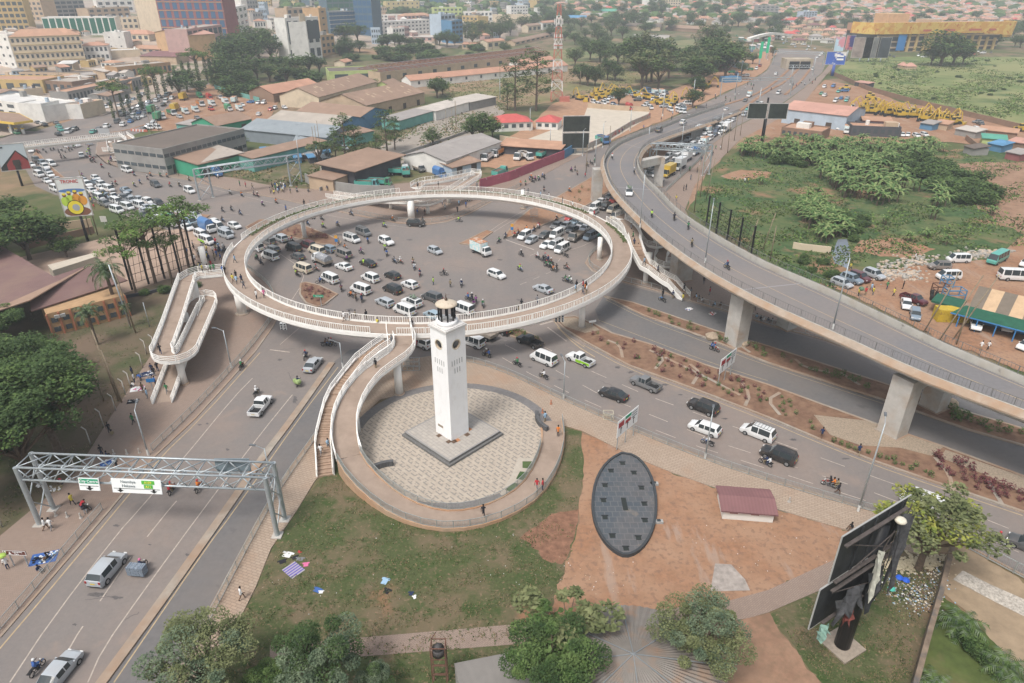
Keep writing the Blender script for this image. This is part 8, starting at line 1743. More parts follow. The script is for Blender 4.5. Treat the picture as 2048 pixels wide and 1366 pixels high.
lot([(480,50,12,14),(505,20,10,12),(470,70,8,8)],24,['white','silver','dark grey','white'],('minibus','sedan'),z=.2)
lot([(720,268,20,3),(690,300,8,2),(560,318,40,8),(600,320,30,6)],16,['white','silver','blue-grey','dark grey','light blue'],z=.16)
# concrete blocks red-white
for i in range(9): 
    b=MB().box(0,0,0,1.6,.5,.9,taper=.8).build('road_barrier',[mat('barrier_white',(.65,.62,.6),.7),][0] if i%2 else mat('barrier_red',(.5,.15,.1),.7)); b.location=G(266+i*3.2,262+i*.2,.15); b.rotation_euler=(0,0,.1); tag(b,('white' if i%2 else 'red')+' road barrier block in the row left of the lorry park','barrier','road barriers'); reg(b,266+i*3.2,262)
# ---------------- motorcycles
for x,y,d,n in ((644,440,'R',2),(703,431,'R',1),(616,450,'R',1),(647,456,'R',1),(676,453,'R',1),(769,455,'R',1),(786,443,'R',1),(846,445,'R',1),(918,444,'r',1),(736,486,'u',1),(691,500,'R',1),(723,508,'R',1),(770,500,'D',1),(774,512,'D',1),(789,526,'R',1),(801,527,'R',1),(826,528,'D',1),(829,539,'D',1),(840,552,'D',1),(888,551,'r',1),(923,573,'d',1),(596,553,'R',2),(633,542,'R',1),(641,567,'l',1),(683,582,'u',2),(702,595,'L',1),(712,600,'u',1),(724,603,'u',2),(585,484,'R',1),(523,529,'R',1),(514,521,'L',2),(936,601,'L',1),(944,600,'u',1),(952,606,'u',1),(948,614,'d',1),(966,614,'d',1),(694,523,'L',1),(538,473,'R',1),(552,472,'R',2),(998,486,'DL',1),(1011,477,'DL',1),(1042,512,'L',1),(1131,514,'L',0),(1075,518,'L',1),(1090,519,'L',1),(1096,524,'L',1),(1093,534,'R',1),(1100,536,'R',1),(1107,543,'R',1),(1113,541,'u',1),(1102,529,'L',1),(1086,524,'L',1),(1040,542,'R',1),(1133,539,'R',1),(1131,564,'R',1),(1138,566,'L',2),(1029,475,'DL',1),(1053,463,'L',1),(1068,464,'DL',1),(1076,458,'DL',2),(1113,442,'DL',1),(1036,470,'DL',1)):
    moto(x,y,d,n=n)
for x,y,d,n in ((653,693,'r',1),(664,692,'r',2),(612,717,'B',1),(514,790,'A',1),(484,737,'A',1),(345,984,'A',2),(399,980,'A',1),(973,714,'L',2),(1034,732,'L',1),(1087,757,'L',1),(1414,890,'L',1),(1530,930,'L',2),(1657,973,'L',3),(1993,1085,'L',1),(1428,702,'R',2)): moto(x,y,d,n=n)
moto(597,770,'A',n=1,load='green',top='dark blue'); moto(286,1140,'A',n=1,load='crates',top='dark blue',head='pink'); moto(77,1342,'A',n=1,top='blue',col='blue')
for x,y,z in ((1303,434,10.65),(1348,440,10.65),(1376,458,10.65),(1383,492,10.65),(1453,538,10.65),(1224,318,10),(1268,347,10.5)): moto(x,y,'u' if x<1400 else 'UL',n=1 if x!=1348 else 2,z=z,gz=G(x,y,z))
for x,y in ((166,355),(220,355),(227,374),(233,370),(270,374),(281,368),(296,360),(269,352),(302,353),(341,374),(360,374),(322,354),(335,355),(379,362),(461,389),(484,393),(509,392),(446,424),(464,422),(481,430),(446,444),(526,412),(553,407),(516,394),(205,336),(220,330),(240,322),(182,322),(190,325)): moto(x,y,'R',n=R.choice([1,1,2]))
def crowd(pts,n,nr=(0,1,1),d=('L','R','u','d'),sp=26):
    for _ in range(n):
        a=R.choice(pts); x,y=a[0]+R.uniform(-a[2],a[2]),a[1]+R.uniform(-a[3],a[3])
        if all((x-u)**2+(2*(y-v))**2>sp for u,v in CRP): CRP.append((x,y)); moto(x,y,R.choice(d),n=R.choice(nr))
CRP=[]
crowd([(110,302,16,5),(130,306,14,4),(80,304,14,4),(145,300,10,4),(128,316,10,2),(178,305,5,14),(185,320,4,6)],62)
crowd([(1050,370,12,6),(1070,362,12,5),(1085,357,8,4)],16,sp=20)
crowd([(1140,385,6,3),(1180,330,10,6),(1093,385,10,4),(600,380,20,6),(1150,345,12,6)],14,sp=60)
crowd([(225,322,18,8),(300,340,14,3),(245,330,10,3)],14,nr=(1,1),sp=40)
crowd([(1380,342,4,4),(1425,268,5,6),(1455,262,6,4)],10,sp=20)
crowd([(1450,200,25,8),(1520,170,30,12),(1600,160,20,14),(1620,165,14,8),(1590,176,12,6)],26,nr=(1,),d=('UR','DL'),sp=60)
crowd([(450,505,8,5),(437,500,10,4)],7,sp=30)
# ---------------- people
TP2=['white','black','blue','light blue','red','grey','green','dark blue','white','yellow','khaki','black']
BT=['black','dark blue','grey','khaki','black','brown']
def folk(pts,z=.13,pose=('walk','stand'),**k):
    for p in pts:
        x,y=p[:2]; top=p[2] if len(p)>2 else R.choice(TP2); po=p[3] if len(p)>3 else R.choice(pose); person(x,y,top,R.choice(BT),po,z=z,**k)
ZR=ZD+.05
folk([(471,526,'light blue','walk'),(467,565,'yellow'),(473,558,'black'),(474,568,'light blue'),(484,566,'dark blue'),(488,577,'grey'),(514,598,'white'),(529,596,'pink'),(689,642,'white'),(701,640,'grey'),(711,639,'khaki'),(733,639,'black'),(754,647,'yellow','sit'),(824,648,'black','sit'),(609,413,'black'),(836,378,'black'),(877,376,'black'),(954,377,'grey'),(573,424,'blue'),(1125,408,'black'),(1188,434,'red'),(1049,390,'grey'),(1056,390,'brown' if 0 else 'grey'),(1098,398,'white'),(1145,416,'white'),(1081,395,'light blue'),(1043,617,'black'),(1038,622,'khaki','sit'),(1074,609,'grey'),(1150,585,'light blue'),(1153,578,'black'),(1166,578,'red'),(1170,584,'orange'),(1166,589,'grey'),(1173,587,'white'),(1171,580,'black'),(446,548,'blue') ,(451,549,'black')],z=ZR)
folk([(752,738,'black','stand')],z=5.5); folk([(784,690,'grey')],z=6.3)
folk([(643,910,'white','walk'),(657,898,'light blue','walk')],z=1.3)
folk([(967,1033,'black','walk')],z=.75); folk([(1074,979,'red','walk'),(1085,980,'red','stand')],z=.5); folk([(1116,872,'orange','stand')],z=.3); folk([(1090,844,'light blue','stand')],z=.14)
folk([(867,570,'lime','stand'),(901,575,'khaki','stand'),(678,490,'khaki','stand'),(844,698,'lime','stand'),(833,697,'red','stand'),(728,532,'lime','stand')],z=.06)
for x,y in ((1266,478),(1276,502),(1268,492),(1288,530),(1262,462)): person(x,y,R.choice(TP2),'black','walk',z=6.0 if y<495 else 5)
folk([(1315,546,'dark blue','walk')],z=3.2); folk([(1368,583,'black','walk')],z=1); folk([(1382,585,'grey','sit'),(1365,603,'yellow','stand'),(1325,595,'black','stand'),(1345,597,'dark blue','stand'),(1419,590,'red','stand'),(1407,568,'black','stand'),(1412,550,'dark blue','stand'),(1430,612,'light blue','sit'),(1441,614,'brown','sit'),(1398,600,'black','sit'),(1393,596,'light blue','sit'),(1403,604,'white','sit'),(1508,620,'grey','walk'),(1500,635,'blue','sit'),(1513,637,'light blue','sit'),(1520,640,'black','sit'),(1527,643,'white','sit'),(1536,644,'dark blue','sit'),(1545,646,'grey','sit'),(1556,648,'white','sit'),(1493,632,'black','sit')])
moto(1324,603,'L',n=0)
folk([(1642,876,'dark blue','walk'),(1716,910,'dark blue','walk'),(1703,1058,'black','sit'),(1674,988,'black','walk')],z=.25)
# left pavement
folk([(267,848,'green','walk'),(220,866,'black','stand'),(226,872,'khaki','sit'),(205,912,'black','stand'),(213,915,'dark blue','sit'),(236,940,'black','walk'),(147,1010,'yellow','walk'),(165,1020,'red','bend'),(172,1022,'black','sit'),(124,968,'red','bend'),(80,978,'white','sit'),(92,1060,'white','walk'),(104,1060,'white','walk'),(17,1138,'white','stand'),(78,1143,'dark blue','sit'),(98,1118,'black','sit'),(484,1199,'white','walk'),(266,752,'dark blue','stand'),(270,765,'white','stand'),(268,773,'white','sit'),(283,762,'blue','bend'),(287,785,'brown','stand'),(296,797,'light blue','stand'),(305,746,'dark blue','stand'),(310,752,'black','stand'),(316,742,'black','walk'),(312,772,'blue','stand'),(298,765,'grey','bend'),(358,770,'black','sit'),(434,832,'x')][:-1])
person(335,786,'green','grey','walk',z=.5); person(322,708,'black','dark blue','walk',z=5.3)
q=moto(172,1018,'R',n=0,z=.15)
for i in range(46):
    x,y=R.gauss(420,20),R.gauss(512,14)
    if y>488 and x<448: person(x,y,R.choice(TP2),R.choice(BT),R.choice(['walk','stand','stand']),z=.14)
for x,y in ((355,500),(375,510),(326,548),(402,520)): person(x,y,R.choice(TP2),'black','stand',z=.14)
for i in range(9): person(R.uniform(395,440),R.uniform(541,546),R.choice(TP2),R.choice(BT),'stand',z=6.5)
for i in range(26): person(R.gauss(556,14),R.gauss(381,4),R.choice(TP2),R.choice(BT),R.choice(['stand','walk','bend']),z=.14)
for i in range(30): person(R.gauss(200,22),R.gauss(403,6),R.choice(TP2),R.choice(BT),R.choice(['stand','walk']),z=.14)
for x,y in ((918,412),(932,415),(915,425),(795,410),(830,415),(838,418),(845,415),(820,425),(850,430),(885,410),(835,430),(640,378),(655,382),(965,400),(890,420),(480,372),(492,375),(505,378),(415,352),(425,352),(437,358),(350,350),(358,352),(390,356),(300,345),(310,346),(318,347),(330,350)): person(x,y,R.choice(TP2),R.choice(BT),R.choice(['stand','walk']),z=.14)
for x,y in ((1352,402),(1367,382),(1372,380),(1381,360),(1379,343),(1394,345),(1403,323),(1425,312),(1431,300),(1450,268),(1440,300),(1489,366),(1496,366),(1170,355),(1180,330),(1190,318),(1186,300),(1238,268),(1245,265),(1249,260),(1287,258),(1322,242),(1343,240),(1345,230),(1392,220),(1412,215),(1490,178),(1502,172),(1520,162),(1477,192),(1470,200),(1730,590),(1742,582),(1745,590),(1773,578),(1786,592),(1805,578),(1716,592),(1829,520),(2030,490),(1700,540),(1960,700),(1975,700)): person(x,y,R.choice(TP2),R.choice(BT),R.choice(['stand','walk']),z=.15 if y<500 or x>1650 else .13)
o=MB().sphere((0,0,.5),.55,8,6,sz=.8).build('sack_bundle',mat('green_sack',(.12,.2,.13),.9,.3,5)); o.location=G(1722,582,1.2); tag(o,'big green sack bundle carried by the person in the muddy yard','bundle')
o=MB().sphere((0,0,0),.42,8,6,sz=.5).build('leaf_bundle',mat('bundle_leaf',(.35,.5,.1),.9,.3,5)); o.location=G(17,1138,.13)+Vector((0,0,1.95)); tag(o,'green bundle on the head of the person by the park sign','bundle')
# ---------------- trees placed
def T(kind,*L,**k):
    for a in L: tree(kind,a[0],a[1],a[2],**dict(k,**(a[3] if len(a)>3 else {})))
# bottom foreground trees (feet below or near the lower frame edge)
T('nearfine',(430,1400,9.5,dict(seed=0,wide=1.0)),(1385,1338,8.6,dict(seed=1,wide=1.0)))
T('grey',(650,1400,9.6,dict(seed=0,wide=.86)),(755,1400,5.0,dict(seed=1,wide=.7)))
T('near',(1100,1400,8.8,dict(seed=0,wide=1.0)),(1232,1330,4.0,dict(seed=1,wide=.8)),(545,1420,5,dict(seed=2)))
T('sparse',(1125,1320,8.2,dict(seed=0,wide=1.15,n=2.0,label='bare twiggy olive tree behind the flowering green tree at the bottom')))
T('yel',(1836,1140,10.2,dict(seed=0,wide=1.1,label='open tree with yellowing leaves behind the torn billboard')))
T('smallpalm',(1915,1262,3.2),(1870,1385,2.6),(2008,1345,3.0))
T('bush',(1925,1275,1.6,dict(wide=.8)),(1945,1300,1.6,dict(wide=.8)),(1965,1320,1.4,dict(wide=.8)),(1990,1345,1.4,dict(wide=.8)))
# left side
T('neardk',(60,960,14,dict(seed=1,wide=1.1)),(-20,930,15,dict(seed=0,wide=1.1)),(120,905,15.5,dict(seed=2,wide=1.0)),(20,800,11,dict(seed=2,wide=1.15)),(100,820,10,dict(seed=1,wide=1.2)),(-30,1010,11,dict(seed=1)),(10,700,8.5,dict(seed=0,wide=1.2)),(90,760,7.5,dict(seed=2,wide=1.3)))
T('broad',(60,520,14),(5,500,12),(110,500,10),(-30,560,14),(30,450,9),(135,515,6))
T('palm',(238,630,13.5,dict(seed=0,wide=.8)),(195,690,9.5,dict(seed=1,wide=.8)),(262,655,6,dict(seed=2,wide=.6)) )
T('flat',(312,568,15.5,dict(seed=0,wide=.8)),(272,585,12.5,dict(seed=1,wide=.75)),(378,535,16,dict(seed=2,wide=.72)),(345,560,10.5,dict(seed=0,wide=.6)))
T('bush',(330,585,1.5),(390,545,1.5),(290,590,1.2),(395,575,1.0))
# middle
T('pine',(692,330,16,dict(wide=1.0)),(715,322,12),(672,318,9),(775,308,15),(758,318,8),(790,300,11),(1030,222,24),(1072,222,26),(1015,220,12))
T('sparse',(745,325,8),(640,330,9,dict(n=1.6)),(655,325,7),(590,60,9))
T('broad',(963,285,14,dict(wide=.95)),(945,278,9),(985,275,9),(866,292,7.5),(875,196,13),(885,190,9),(480,300,7),(900,220,7),(745,178,7),(700,330,5))
T('column',(286,225,12),(300,205,13),(318,195,13),(332,190,13),(250,232,10),(262,228,9),(230,240,9),(355,175,12),(385,170,13),(400,168,14),(415,162,14),(425,160,14),(372,172,14),(345,182,10))
T('flat',(238,235,17,dict(wide=.8)),(315,200,18,dict(wide=.7)),(398,165,20,dict(wide=.9)))
T('round',(375,185,17),(400,195,12),(360,195,15),(470,150,26),(500,140,24),(520,120,26),(545,125,24),(480,170,18),(455,165,22),(515,160,18),(560,150,16),(590,155,17),(620,150,17),(640,148,13),(540,165,14),(575,170,14),(605,165,12),(490,180,14),(440,180,18),(460,190,12),(690,105,15),(680,112,11),(700,112,14),(720,105,12),(775,98,15),(800,100,17),(790,92,13),(820,98,12),(840,100,12),(765,100,12),(715,85,20),(690,90,22))
T('broad',(895,95,18),(880,92,14),(910,92,12),(960,78,22),(985,76,20),(1000,80,20),(975,84,14),(945,90,18),(1020,72,18),(1045,62,20),(1070,58,20),(1010,66,22),(930,76,20),(500,108,22),(470,118,22),(530,95,18),(450,130,20))
T('broad',(1010,110,12),(1058,112,10),(1150,132,15),(1200,125,20),(1235,128,18),(1180,120,18),(1165,100,14),(1150,90,14),(1196,88,18),(1222,72,20),(1245,78,16),(1190,70,16),(1212,96,14),(1170,78,12),(1140,70,12),(1130,82,12),(1265,95,13),(1290,72,18),(1300,66,14),(1162,60,16),(1100,75,14))
T('round',(1175,172,15),(1190,172,12),(1160,168,14),(1215,160,16),(1230,162,12),(1237,212,11),(1210,130,14),(1385,215,11),(1390,188,12),(1405,190,8))
for i in range(30): T('broad' if i%2 else 'sparse',(1262+R.uniform(0,190),128+R.uniform(0,52)*(1 if i%3 else .3),R.uniform(17,26),dict(n=1.5,wide=1.1)))
T('broad',(1880,132,26,dict(wide=1.3)),(1905,130,22,dict(wide=1.2)),(1862,130,16),(1925,128,16))
T('sparse',(1415,100,26,dict(n=1.5)),(1405,108,14),(1392,98,14),(1430,95,16),(1440,82,14))
for i in range(26): T('broad',(R.uniform(1440,1740),R.uniform(44,86),R.uniform(9,16)))
for i in range(16): T('broad',(R.uniform(1960,2060),R.uniform(60,100),R.uniform(10,18)))
T('broad',(1800,60,14),(1780,52,14),(1830,50,14),(1758,70,14),(1744,62,14))
for i in range(60): T('broad',(R.uniform(1060,1480),R.uniform(14,62),R.uniform(11,20)))
for i in range(40): T('broad' if i%3 else 'round',(R.uniform(1500,2060),R.uniform(2,58),R.uniform(9,16)))
for i in range(24): T('broad',(R.uniform(560,1060),R.uniform(6,60),R.uniform(9,14)))
for i in range(30): T('bush',(R.uniform(1740,2048),R.uniform(122,200),R.uniform(.8,1.6),dict(wide=1.3)))
for i in range(26): T('bush',(R.uniform(680,1040),R.uniform(98,124),R.uniform(3,7),dict(wide=1.4)))
for i in range(18): T('bush',(R.uniform(440,640),R.uniform(160,196),R.uniform(3,7),dict(wide=1.3)))
T('broad',(1480,98,10),(1505,128,9),(1545,112,8),(1483,150,10))
# banana grove, stream side plants
def inpoly(x,y,P):
    c=False; j=len(P)-1
    for i in range(len(P)):
        if (P[i][1]>y)!=(P[j][1]>y) and x<(P[j][0]-P[i][0])*(y-P[i][1])/(P[j][1]-P[i][1])+P[i][0]: c=not c
        j=i
    return c
def scatter(P,n,f,gap):
    pts=[]; x0,x1=min(p[0] for p in P),max(p[0] for p in P); y0,y1=min(p[1] for p in P),max(p[1] for p in P); k=0
    while len(pts)<n and k<n*40:
        k+=1; x,y=R.uniform(x0,x1),R.uniform(y0,y1)
        if inpoly(x,y,P) and all((x-a)**2+(1.8*(y-b))**2>gap*gap for a,b in pts): pts.append((x,y)); f(x,y)
GR=[(1478,300),(1500,290),(1700,286),(1860,290),(1885,305),(1830,330),(1760,330),(1720,350),(1640,340),(1560,320),(1480,318)]
scatter(GR,150,lambda x,y:tree('banana',x,y,R.uniform(3.2,5.2)),8)
scatter([(1640,350),(1700,345),(1820,355),(1830,385),(1760,412),(1700,400),(1650,385)],34,lambda x,y:tree('banana',x,y,R.uniform(4,6.5)),15)
scatter([(1600,410),(1625,400),(1665,440),(1690,478),(1650,486),(1612,450),(1590,425)],34,lambda x,y:tree('banana',x,y,R.uniform(3.5,5)),12)
scatter([(1850,385),(1880,380),(1890,400),(1862,445),(1850,430)],6,lambda x,y:tree('banana',x,y,R.uniform(4,5.5)),14)
scatter([(1790,330),(1850,320),(1900,345),(1980,390),(1975,412),(1920,408),(1860,370),(1790,350)],36,lambda x,y:tree('bush',x,y,R.uniform(3,4.6),wide=1.1),12)
scatter([(1500,300),(1620,312),(1740,330),(1800,345),(1720,352),(1600,335),(1490,322)],26,lambda x,y:tree('bush',x,y,R.uniform(2,3.2)),14)
scatter([(1690,430),(1740,440),(1720,470),(1700,490),(1692,470)],10,lambda x,y:tree('bush',x,y,R.uniform(1.5,2.5)),12)
scatter([(1600,510),(1640,520),(1700,560),(1640,556),(1600,530)],6,lambda x,y:tree('bush',x,y,R.uniform(1,1.6)),14)
for x,y in ((1812,482),(1855,475),(1770,450),(1980,430),(1885,490),(1520,370)): tree('banana',x,y,3)
# median shrubs
def rowf(P,n,kind,h,gap=9): scatter(P,n,lambda x,y:tree(kind,x,y,R.uniform(*h),z=.2),gap)
rowf([(1180,650),(1290,694),(1400,735),(1535,780),(1540,820),(1400,775),(1260,722),(1180,670)],34,'redshrub',(.6,1.1),13)
rowf([(1180,650),(1290,694),(1400,735),(1535,780),(1540,820),(1400,775),(1260,722),(1180,670)],26,'shrub',(.4,.9),13)
rowf([(1550,790),(1600,800),(1640,868),(1560,835)],10,'shrub',(.5,.8),12)
rowf([(1660,880),(1850,940),(1860,955),(1660,888)],14,'shrub',(.5,.9),14)
rowf([(1860,900),(1900,915),(2048,990),(2048,1015),(1950,985),(1870,935)],26,'redshrub',(.7,1.3),13)
rowf([(1290,622),(1434,668),(1536,700),(1530,716),(1400,672),(1290,630)],22,'shrub',(.7,1.3),10)
rowf([(1560,715),(1750,770),(1750,785),(1600,738)],14,'shrub',(.6,1.2),10)
rowf([(1900,822),(2048,865),(2048,885),(1900,845)],14,'shrub',(.9,1.6),12)
rowf([(610,572),(645,580),(668,590),(640,605),(612,600)],22,'redshrub',(.5,.9),6)
rowf([(505,450),(600,455),(665,478),(640,482),(540,462)],24,'redshrub',(.6,1.3),7)
rowf([(1010,658),(1050,668),(1080,682),(1060,688),(1010,672)],9,'shrub',(.8,1.4),10)
rowf([(1085,410),(1170,375),(1215,350),(1220,365),(1150,410),(1090,430)],16,'shrub',(.6,1.1),12)
# ---------------- far hillside: separate small houses, then the rest as one mass
HM=[]
for i,(w_,r_) in enumerate((('white','tile'),('cream','rust'),('tan','brown'),('pink','tile'),('white','grey'),('cream','maroon'),('tan','pink'),('white','red'))):
    q=MB(); q.box(0,0,-2,12,8,5.6,mi=0); q.add([(-6.6,-4.5,3.6),(6.6,-4.5,3.6),(6.6,4.5,3.6),(-6.6,4.5,3.6),(-3,0,5.8),(3,0,5.8)],[(0,1,5,4),(1,2,5),(2,3,4,5),(3,0,4)],1)
    for x in (-4,0,4): q.box(x,-4.03,1.2,1.4,.1,1.3,mi=2)
    HM.append((q.mesh('hillside_house',[wallm(w_),roofm(r_),WIN]),w_,r_))
HP=[]
def hhouse(x,y,s=1):
    me,w_,r_=R.choice(HM); p=GT(x,y); o=bpy.data.objects.new('house',me); C.objects.link(o); o.location=p; o.rotation_euler=(0,0,R.uniform(-.7,.7)); o.scale=(s*R.uniform(.7,1.3),s*R.uniform(.8,1.2),s*R.uniform(.8,1.3))
    tag(o,'small %s house with %s roof %s'%(w_,{'tile':'orange','rust':'rusty'}.get(r_,r_),twhere(x,y)),'house','small hillside houses'); reg(o,x,y); HP.append((x,y))
def hs(P,n,s,gap):
    scatter(P,n,lambda x,y:hhouse(x,y,s),gap)
hs([(1500,60),(1600,50),(1740,70),(1740,85),(1620,90),(1520,80)],34,.9,13)
hs([(1490,2),(2060,2),(2060,48),(1900,45),(1740,46),(1600,48),(1490,45)],190,.9,9)
hs([(1250,8),(1490,2),(1490,48),(1400,50),(1260,42)],40,.9,11)
hs([(1120,10),(1250,8),(1250,30),(1120,32)],14,1.1,14)
rest=MB(); RM_=[wallm('white'),wallm('tan'),roofm('tile'),roofm('brown'),roofm('grey'),roofm('pink')]
st=0
while st<1500:
    x,y=R.uniform(1120,2060),R.uniform(-8,46)
    if x<1480 and R.random()<.5: continue
    p=GT(x,y); st+=1; s=R.uniform(.6,1.3); rest.box(p.x,p.y,p.z-2,11*s,7*s,5,R.uniform(-.6,.6),mi=R.randrange(2)); rest.box(p.x,p.y,p.z+3.0,12*s,8*s,2,R.uniform(-.6,.6),mi=R.randrange(2,6),taper=.4)
o=rest.build('houses',RM_); o['kind']='stuff'; o['label']='dense mass of tiny houses covering the far right hillside'; o['category']='houses'
ft=MB(); 
for _ in range(900):
    x,y=R.uniform(560,2060),R.uniform(-12,40); p=GT(x,y); s=R.uniform(4,9); ft.sphere((p.x,p.y,p.z+s*.4),s,6,4,sz=.6,mi=R.randrange(2)); 
ft.v=[(a+R.uniform(-1,1),b+R.uniform(-1,1),c+R.uniform(-.8,.8)) for a,b,c in ft.v]
o=ft.build('woods',[LEAF['dark'],LEAF['mid']]); o['kind']='stuff'; o['label']='far tree cover merging into the hazy hillside'; o['category']='woods'
# far city blocks as separate buildings
BL=['white','cream','pale blue','tan','grey','pink','yellow','glass','ochre']
nb_=0
for i in range(66):
    x=R.uniform(290,1080); y=R.uniform(2,22) if x>640 else R.uniform(-6,14)
    w=R.uniform(14,34)*(.6 if x>700 else 1); c=R.choice(BL); 
    t_=bld('office_block',(x,y),(x+w,y+R.uniform(-2,2)),14,y-R.uniform(8,20)*(1.3 if x<650 else .8),c,('flat',R.choice(['flat','pale','grey','white']),0),(3,5),label='hazy %s block %s'%(c,'behind the red and blue-glass towers' if x<560 else 'behind the glass towers' if x<760 else 'on the hazy skyline right of the glass towers'),ws=(.6,.5))[0]; reg(t_,x,y)
for x,y,w,hh,c in ((640,44,24,14,'white'),(600,36,22,12,'grey'),(545,60,20,18,'white'),(520,40,16,22,'pale blue'),(515,80,14,12,'white'),(552,84,14,12,'pale blue'),(835,48,22,10,'tan'),(1000,28,26,8,'cream'),(1075,30,14,12,'white'),(700,44,30,10,'tan')):
    t_=bld('office_block',(x,y),(x+w,y),12,y-hh,c,('flat','pale',0),(2,5),label='small %s city block %s'%(c,'on the steep crowded street' if x<560 else 'among the middle towers' if x<760 else 'near the yellow block'))[0]; reg(t_,x,y)
# underpass portal of the highway
def portal():
    a,b=GT(1577,139),GT(1621,139); t=thing('underpass','two-bay concrete underpass portal across the far highway','underpass',tuple(a)); L=(b-a).length
    MB().box(L/2,7,0,L+3,11,6.6).build('deck',layer(mat('portal_concrete',(.45,.38,.3),.9,.1,.3),(.3,.25,.15),.1,.6,.1),t)
    for i in (0,1): MB().box(L*(.25+.5*i),1.3,.1,L*.44,1,5).build('opening',mat('tunnel_black',(.015,.015,.017),.9),t)  # solid blocks; the shade inside each bay is put into their black colour
    for z in (1.2,2.9): MB().bar((0,-.1,z),(L,-.1,z),.35).build('truss_chord',STEEL,t)
    q=MB()
    for i in range(12): q.bar((L*i/12,-.1,1.2 if i%2 else 2.9),(L*(i+1)/12,-.1,2.9 if i%2 else 1.2),.25)
    q.build('truss_web',STEEL,t)
portal()
# overhead sign gantries and bridge far up the highway
for x0,y0,x1,y1,h,l in ((1440,192,1580,190,9,'thin grey gantry across the highway before the underpass'),(1545,128,1645,132,9,'far thin gantry beyond the underpass')):
    a,b=GT(x0,y0),GT(x1,y1); t=thing('road_gantry',l,'gantry',tuple(a)); v=b-a; q=MB(); 
    MB().bar((0,0,0),(0,0,h),.4).build('leg',STEEL,t); MB().bar((v.x,v.y,0),(v.x,v.y,h),.4).build('leg',STEEL,t); MB().bar((0,0,h),(v.x,v.y,h),.4).bar((0,0,h-1.2),(v.x,v.y,h-1.2),.3).build('beam',STEEL,t)
a,b=GT(1495,92),GT(1578,84); t=thing('far_bridge','pale curved footbridge at the far end of the highway','bridge',tuple(a)); v=b-a; P=[Vector((v.x*i/10,v.y*i/10,6+3*math.sin(PI*i/10))) for i in range(11)]; MB().sweep(P,[(-2,-1.2),(2,-1.2),(2,1),(-2,1)]).build('deck',wallm('white'),t)
for i in (1,5,9): MB().cyl((P[i].x,P[i].y,0),tuple(P[i]),1,n=8).build('column',wallm('white'),t)
# roadside market at the foot of the mall hill
for i in range(30):
    x,y=R.uniform(1440,1540),R.uniform(82,104); p=GT(x,y); c=R.choice(['white','teal','red','tan','blue','pale blue']); o=bld('stall',(x,y),(x+R.uniform(6,12),y),6,0,c,('shed',R.choice(['pale','grey','rust','white']),.6),label='%s market stall roof in the far roadside market'%c,h=3,cat='stall')[0]; reg(o,x,y)
for i in range(24):
    x,y=R.uniform(505,650),R.uniform(312,330); c=R.choice(['dark','grey','blue','slate']); o=bld('stall',(x,y),(x+R.uniform(8,14),y-1),4,0,c,('shed',R.choice(['blue-grey','grey','dark','blue','pale']),.4),label='low %s stall among the scrap sheds left of the dark trees'%c,h=2.2,cat='stall')[0]; reg(o,x,y)
# dense low roofs and blocks filling the city at upper left
for i in range(58):
    x=R.uniform(-10,300); y=R.uniform(60,205); w=R.uniform(12,30)
    if y>150 and x>250: continue
    c=R.choice(['white','cream','tan','ochre','grey','pale blue']); o=bld('shop_building',(x,y),(x+w,y+R.uniform(-4,4)),R.uniform(6,10),0,c,(R.choice(['gable','shed','hip','flat']),R.choice(['rust','grey','pale','brown','tile','white']),1.2),(1,3),label='low %s shop building among the packed roofs at upper left'%c,h=R.uniform(3,5.5))[0]; reg(o,x,y)
for i in range(44):
    x=R.uniform(470,1060); y=R.uniform(24,96) if x>740 else R.uniform(0,60); w=R.uniform(10,24)*(.6 if x>800 else 1)
    if 560<x<730 and y>30: continue
    c=R.choice(['white','cream','tan','pink','pale blue','grey']); hh=R.choice([4,7,10,13]); o=bld('city_house',(x,y),(x+w,y+R.uniform(-1,1)),9,0,c,('hip' if hh<8 else 'flat',R.choice(['rust','tile','pale','brown','white']),1.8),(max(1,hh//4),4),label='%s city house of %s storeys %s'%(c,{4:'one',7:'two',10:'three',13:'four'}[hh],'beyond the long white block' if x>740 else 'between the central towers'),h=hh)[0]; reg(o,x,y)
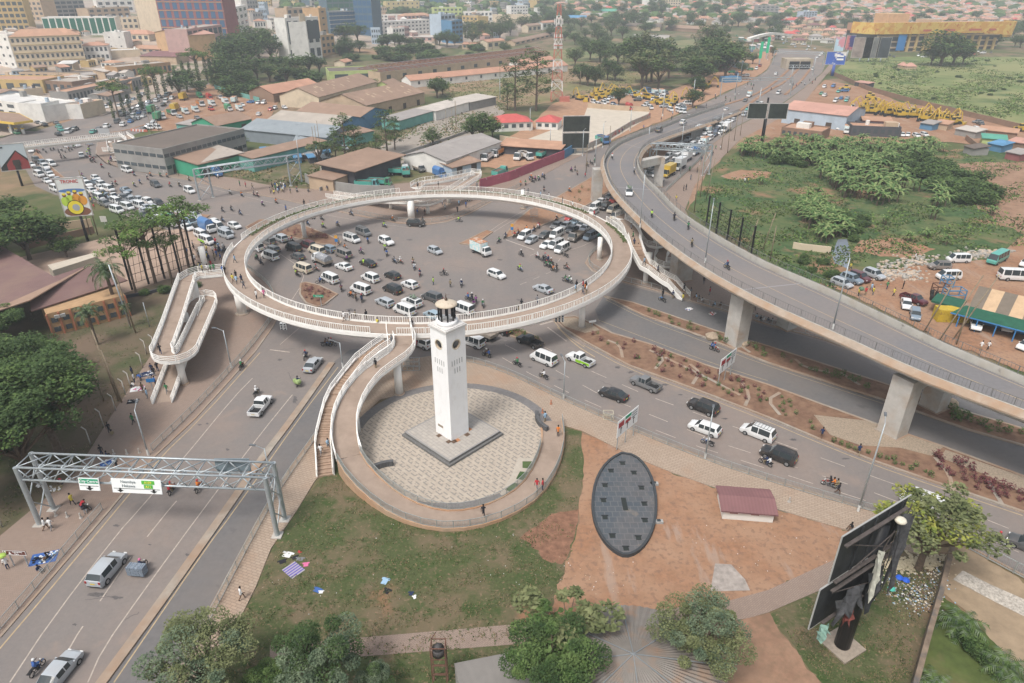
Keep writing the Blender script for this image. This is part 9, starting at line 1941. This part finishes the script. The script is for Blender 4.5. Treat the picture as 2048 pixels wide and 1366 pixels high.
# grass tufts and scrub that nobody could count
def tufts(name,label,polys,n,s0,s1,mats,up=.9,z=.1):
    mb=MB()
    for P,k in polys:
        x0,x1=min(p[0] for p in P),max(p[0] for p in P); y0,y1=min(p[1] for p in P),max(p[1] for p in P); c=0
        while c<n*k:
            x,y=R.uniform(x0,x1),R.uniform(y0,y1)
            if not inpoly(x,y,P): continue
            c+=1
            if math.sin(x*.043+1.7*math.sin(y*.07))+math.sin(y*.11+x*.02)<R.uniform(-1.2,.6): continue
            p=G(x,y,z); mi=R.randrange(len(mats))
            for _ in range(3):
                a=R.uniform(0,6.28); s=R.uniform(s0,s1); q=Vector((p.x+R.gauss(0,s),p.y+R.gauss(0,s),z)); d=Vector((math.cos(a)*s*.5,math.sin(a)*s*.5,0)); u=Vector((R.gauss(0,.4)*s,R.gauss(0,.4)*s,s*up)); mb.add([q-d,q+d,q+d*.4+u,q-d*.4+u],[(0,1,2,3)],mi)
    o=mb.build(name,mats); o['kind']='stuff'; o['label']=label; o['category']='grass'
LW_=[(667,935),(560,1090),(480,1250),(440,1360),(1180,1360),(1110,1235),(1150,1070),(1160,880),(1135,870),(1100,980),(905,1068),(770,1040)]
tufts('grass_tufts','dry tufts of grass on the lawn',[(LW_,1),([(1560,1250),(1700,1150),(1860,1130),(1820,1366),(1650,1366)],.4),([(180,900),(300,715),(345,640),(60,600),(0,1060),(140,945)],.35)],9000,.05,.14,[LEAF['olive'],LEAF['mid'],mat('straw',(.26,.2,.11),.9)])
tufts('scrub','rough scrub and weeds over the wet green field',[([(1400,380),(1440,330),(1500,295),(1900,300),(2048,300),(2048,490),(1830,525),(1640,585),(1480,490),(1400,440)],1)],11000,.2,.6,[LEAF['mid'],LEAF['dark'],LEAF['olive'],LEAF['fresh']],.6,.12)
tufts('meadow_scrub','rough weeds over the far meadow',[([(1700,120),(1670,148),(1760,182),(1900,212),(2048,246),(2048,118),(1850,114)],1)],5000,.4,1.1,[LEAF['mid'],LEAF['olive'],LEAF['fresh']],.5,.1)
tufts('verge_scrub','weeds along the rail verge and kerbs',[([(480,330),(600,300),(1000,208),(1018,216),(820,318),(640,370),(560,370),(455,350)],1),([(870,172),(1100,127),(1340,122),(1330,158),(1240,178),(1100,203),(1000,220),(900,198)],1)],3500,.3,.8,[LEAF['mid'],LEAF['olive'],MATS['straw']],.6,.14)
finalize()
# ---------------- haze
hz=MB().box(0,0,0,1,1,1).build('haze',[]); hz.location=(0,2400,-1.2-0); hz.scale=(7000,5400,260)
hm=bpy.data.materials.new('haze_air'); hm.use_nodes=True; n=hm.node_tree; n.nodes.remove(n.nodes['Principled BSDF']); v=n.nodes.new('ShaderNodeVolumePrincipled'); v.inputs['Color'].default_value=(.84,.92,1,1); v.inputs['Density'].default_value=.00029; v.inputs['Anisotropy'].default_value=0
n.links.new(v.outputs[0],n.nodes['Material Output'].inputs['Volume']); hz.data.materials.append(hm); hz['kind']='stuff'; hz['label']='pale haze that fades the far hillside'; hz['category']='haze'
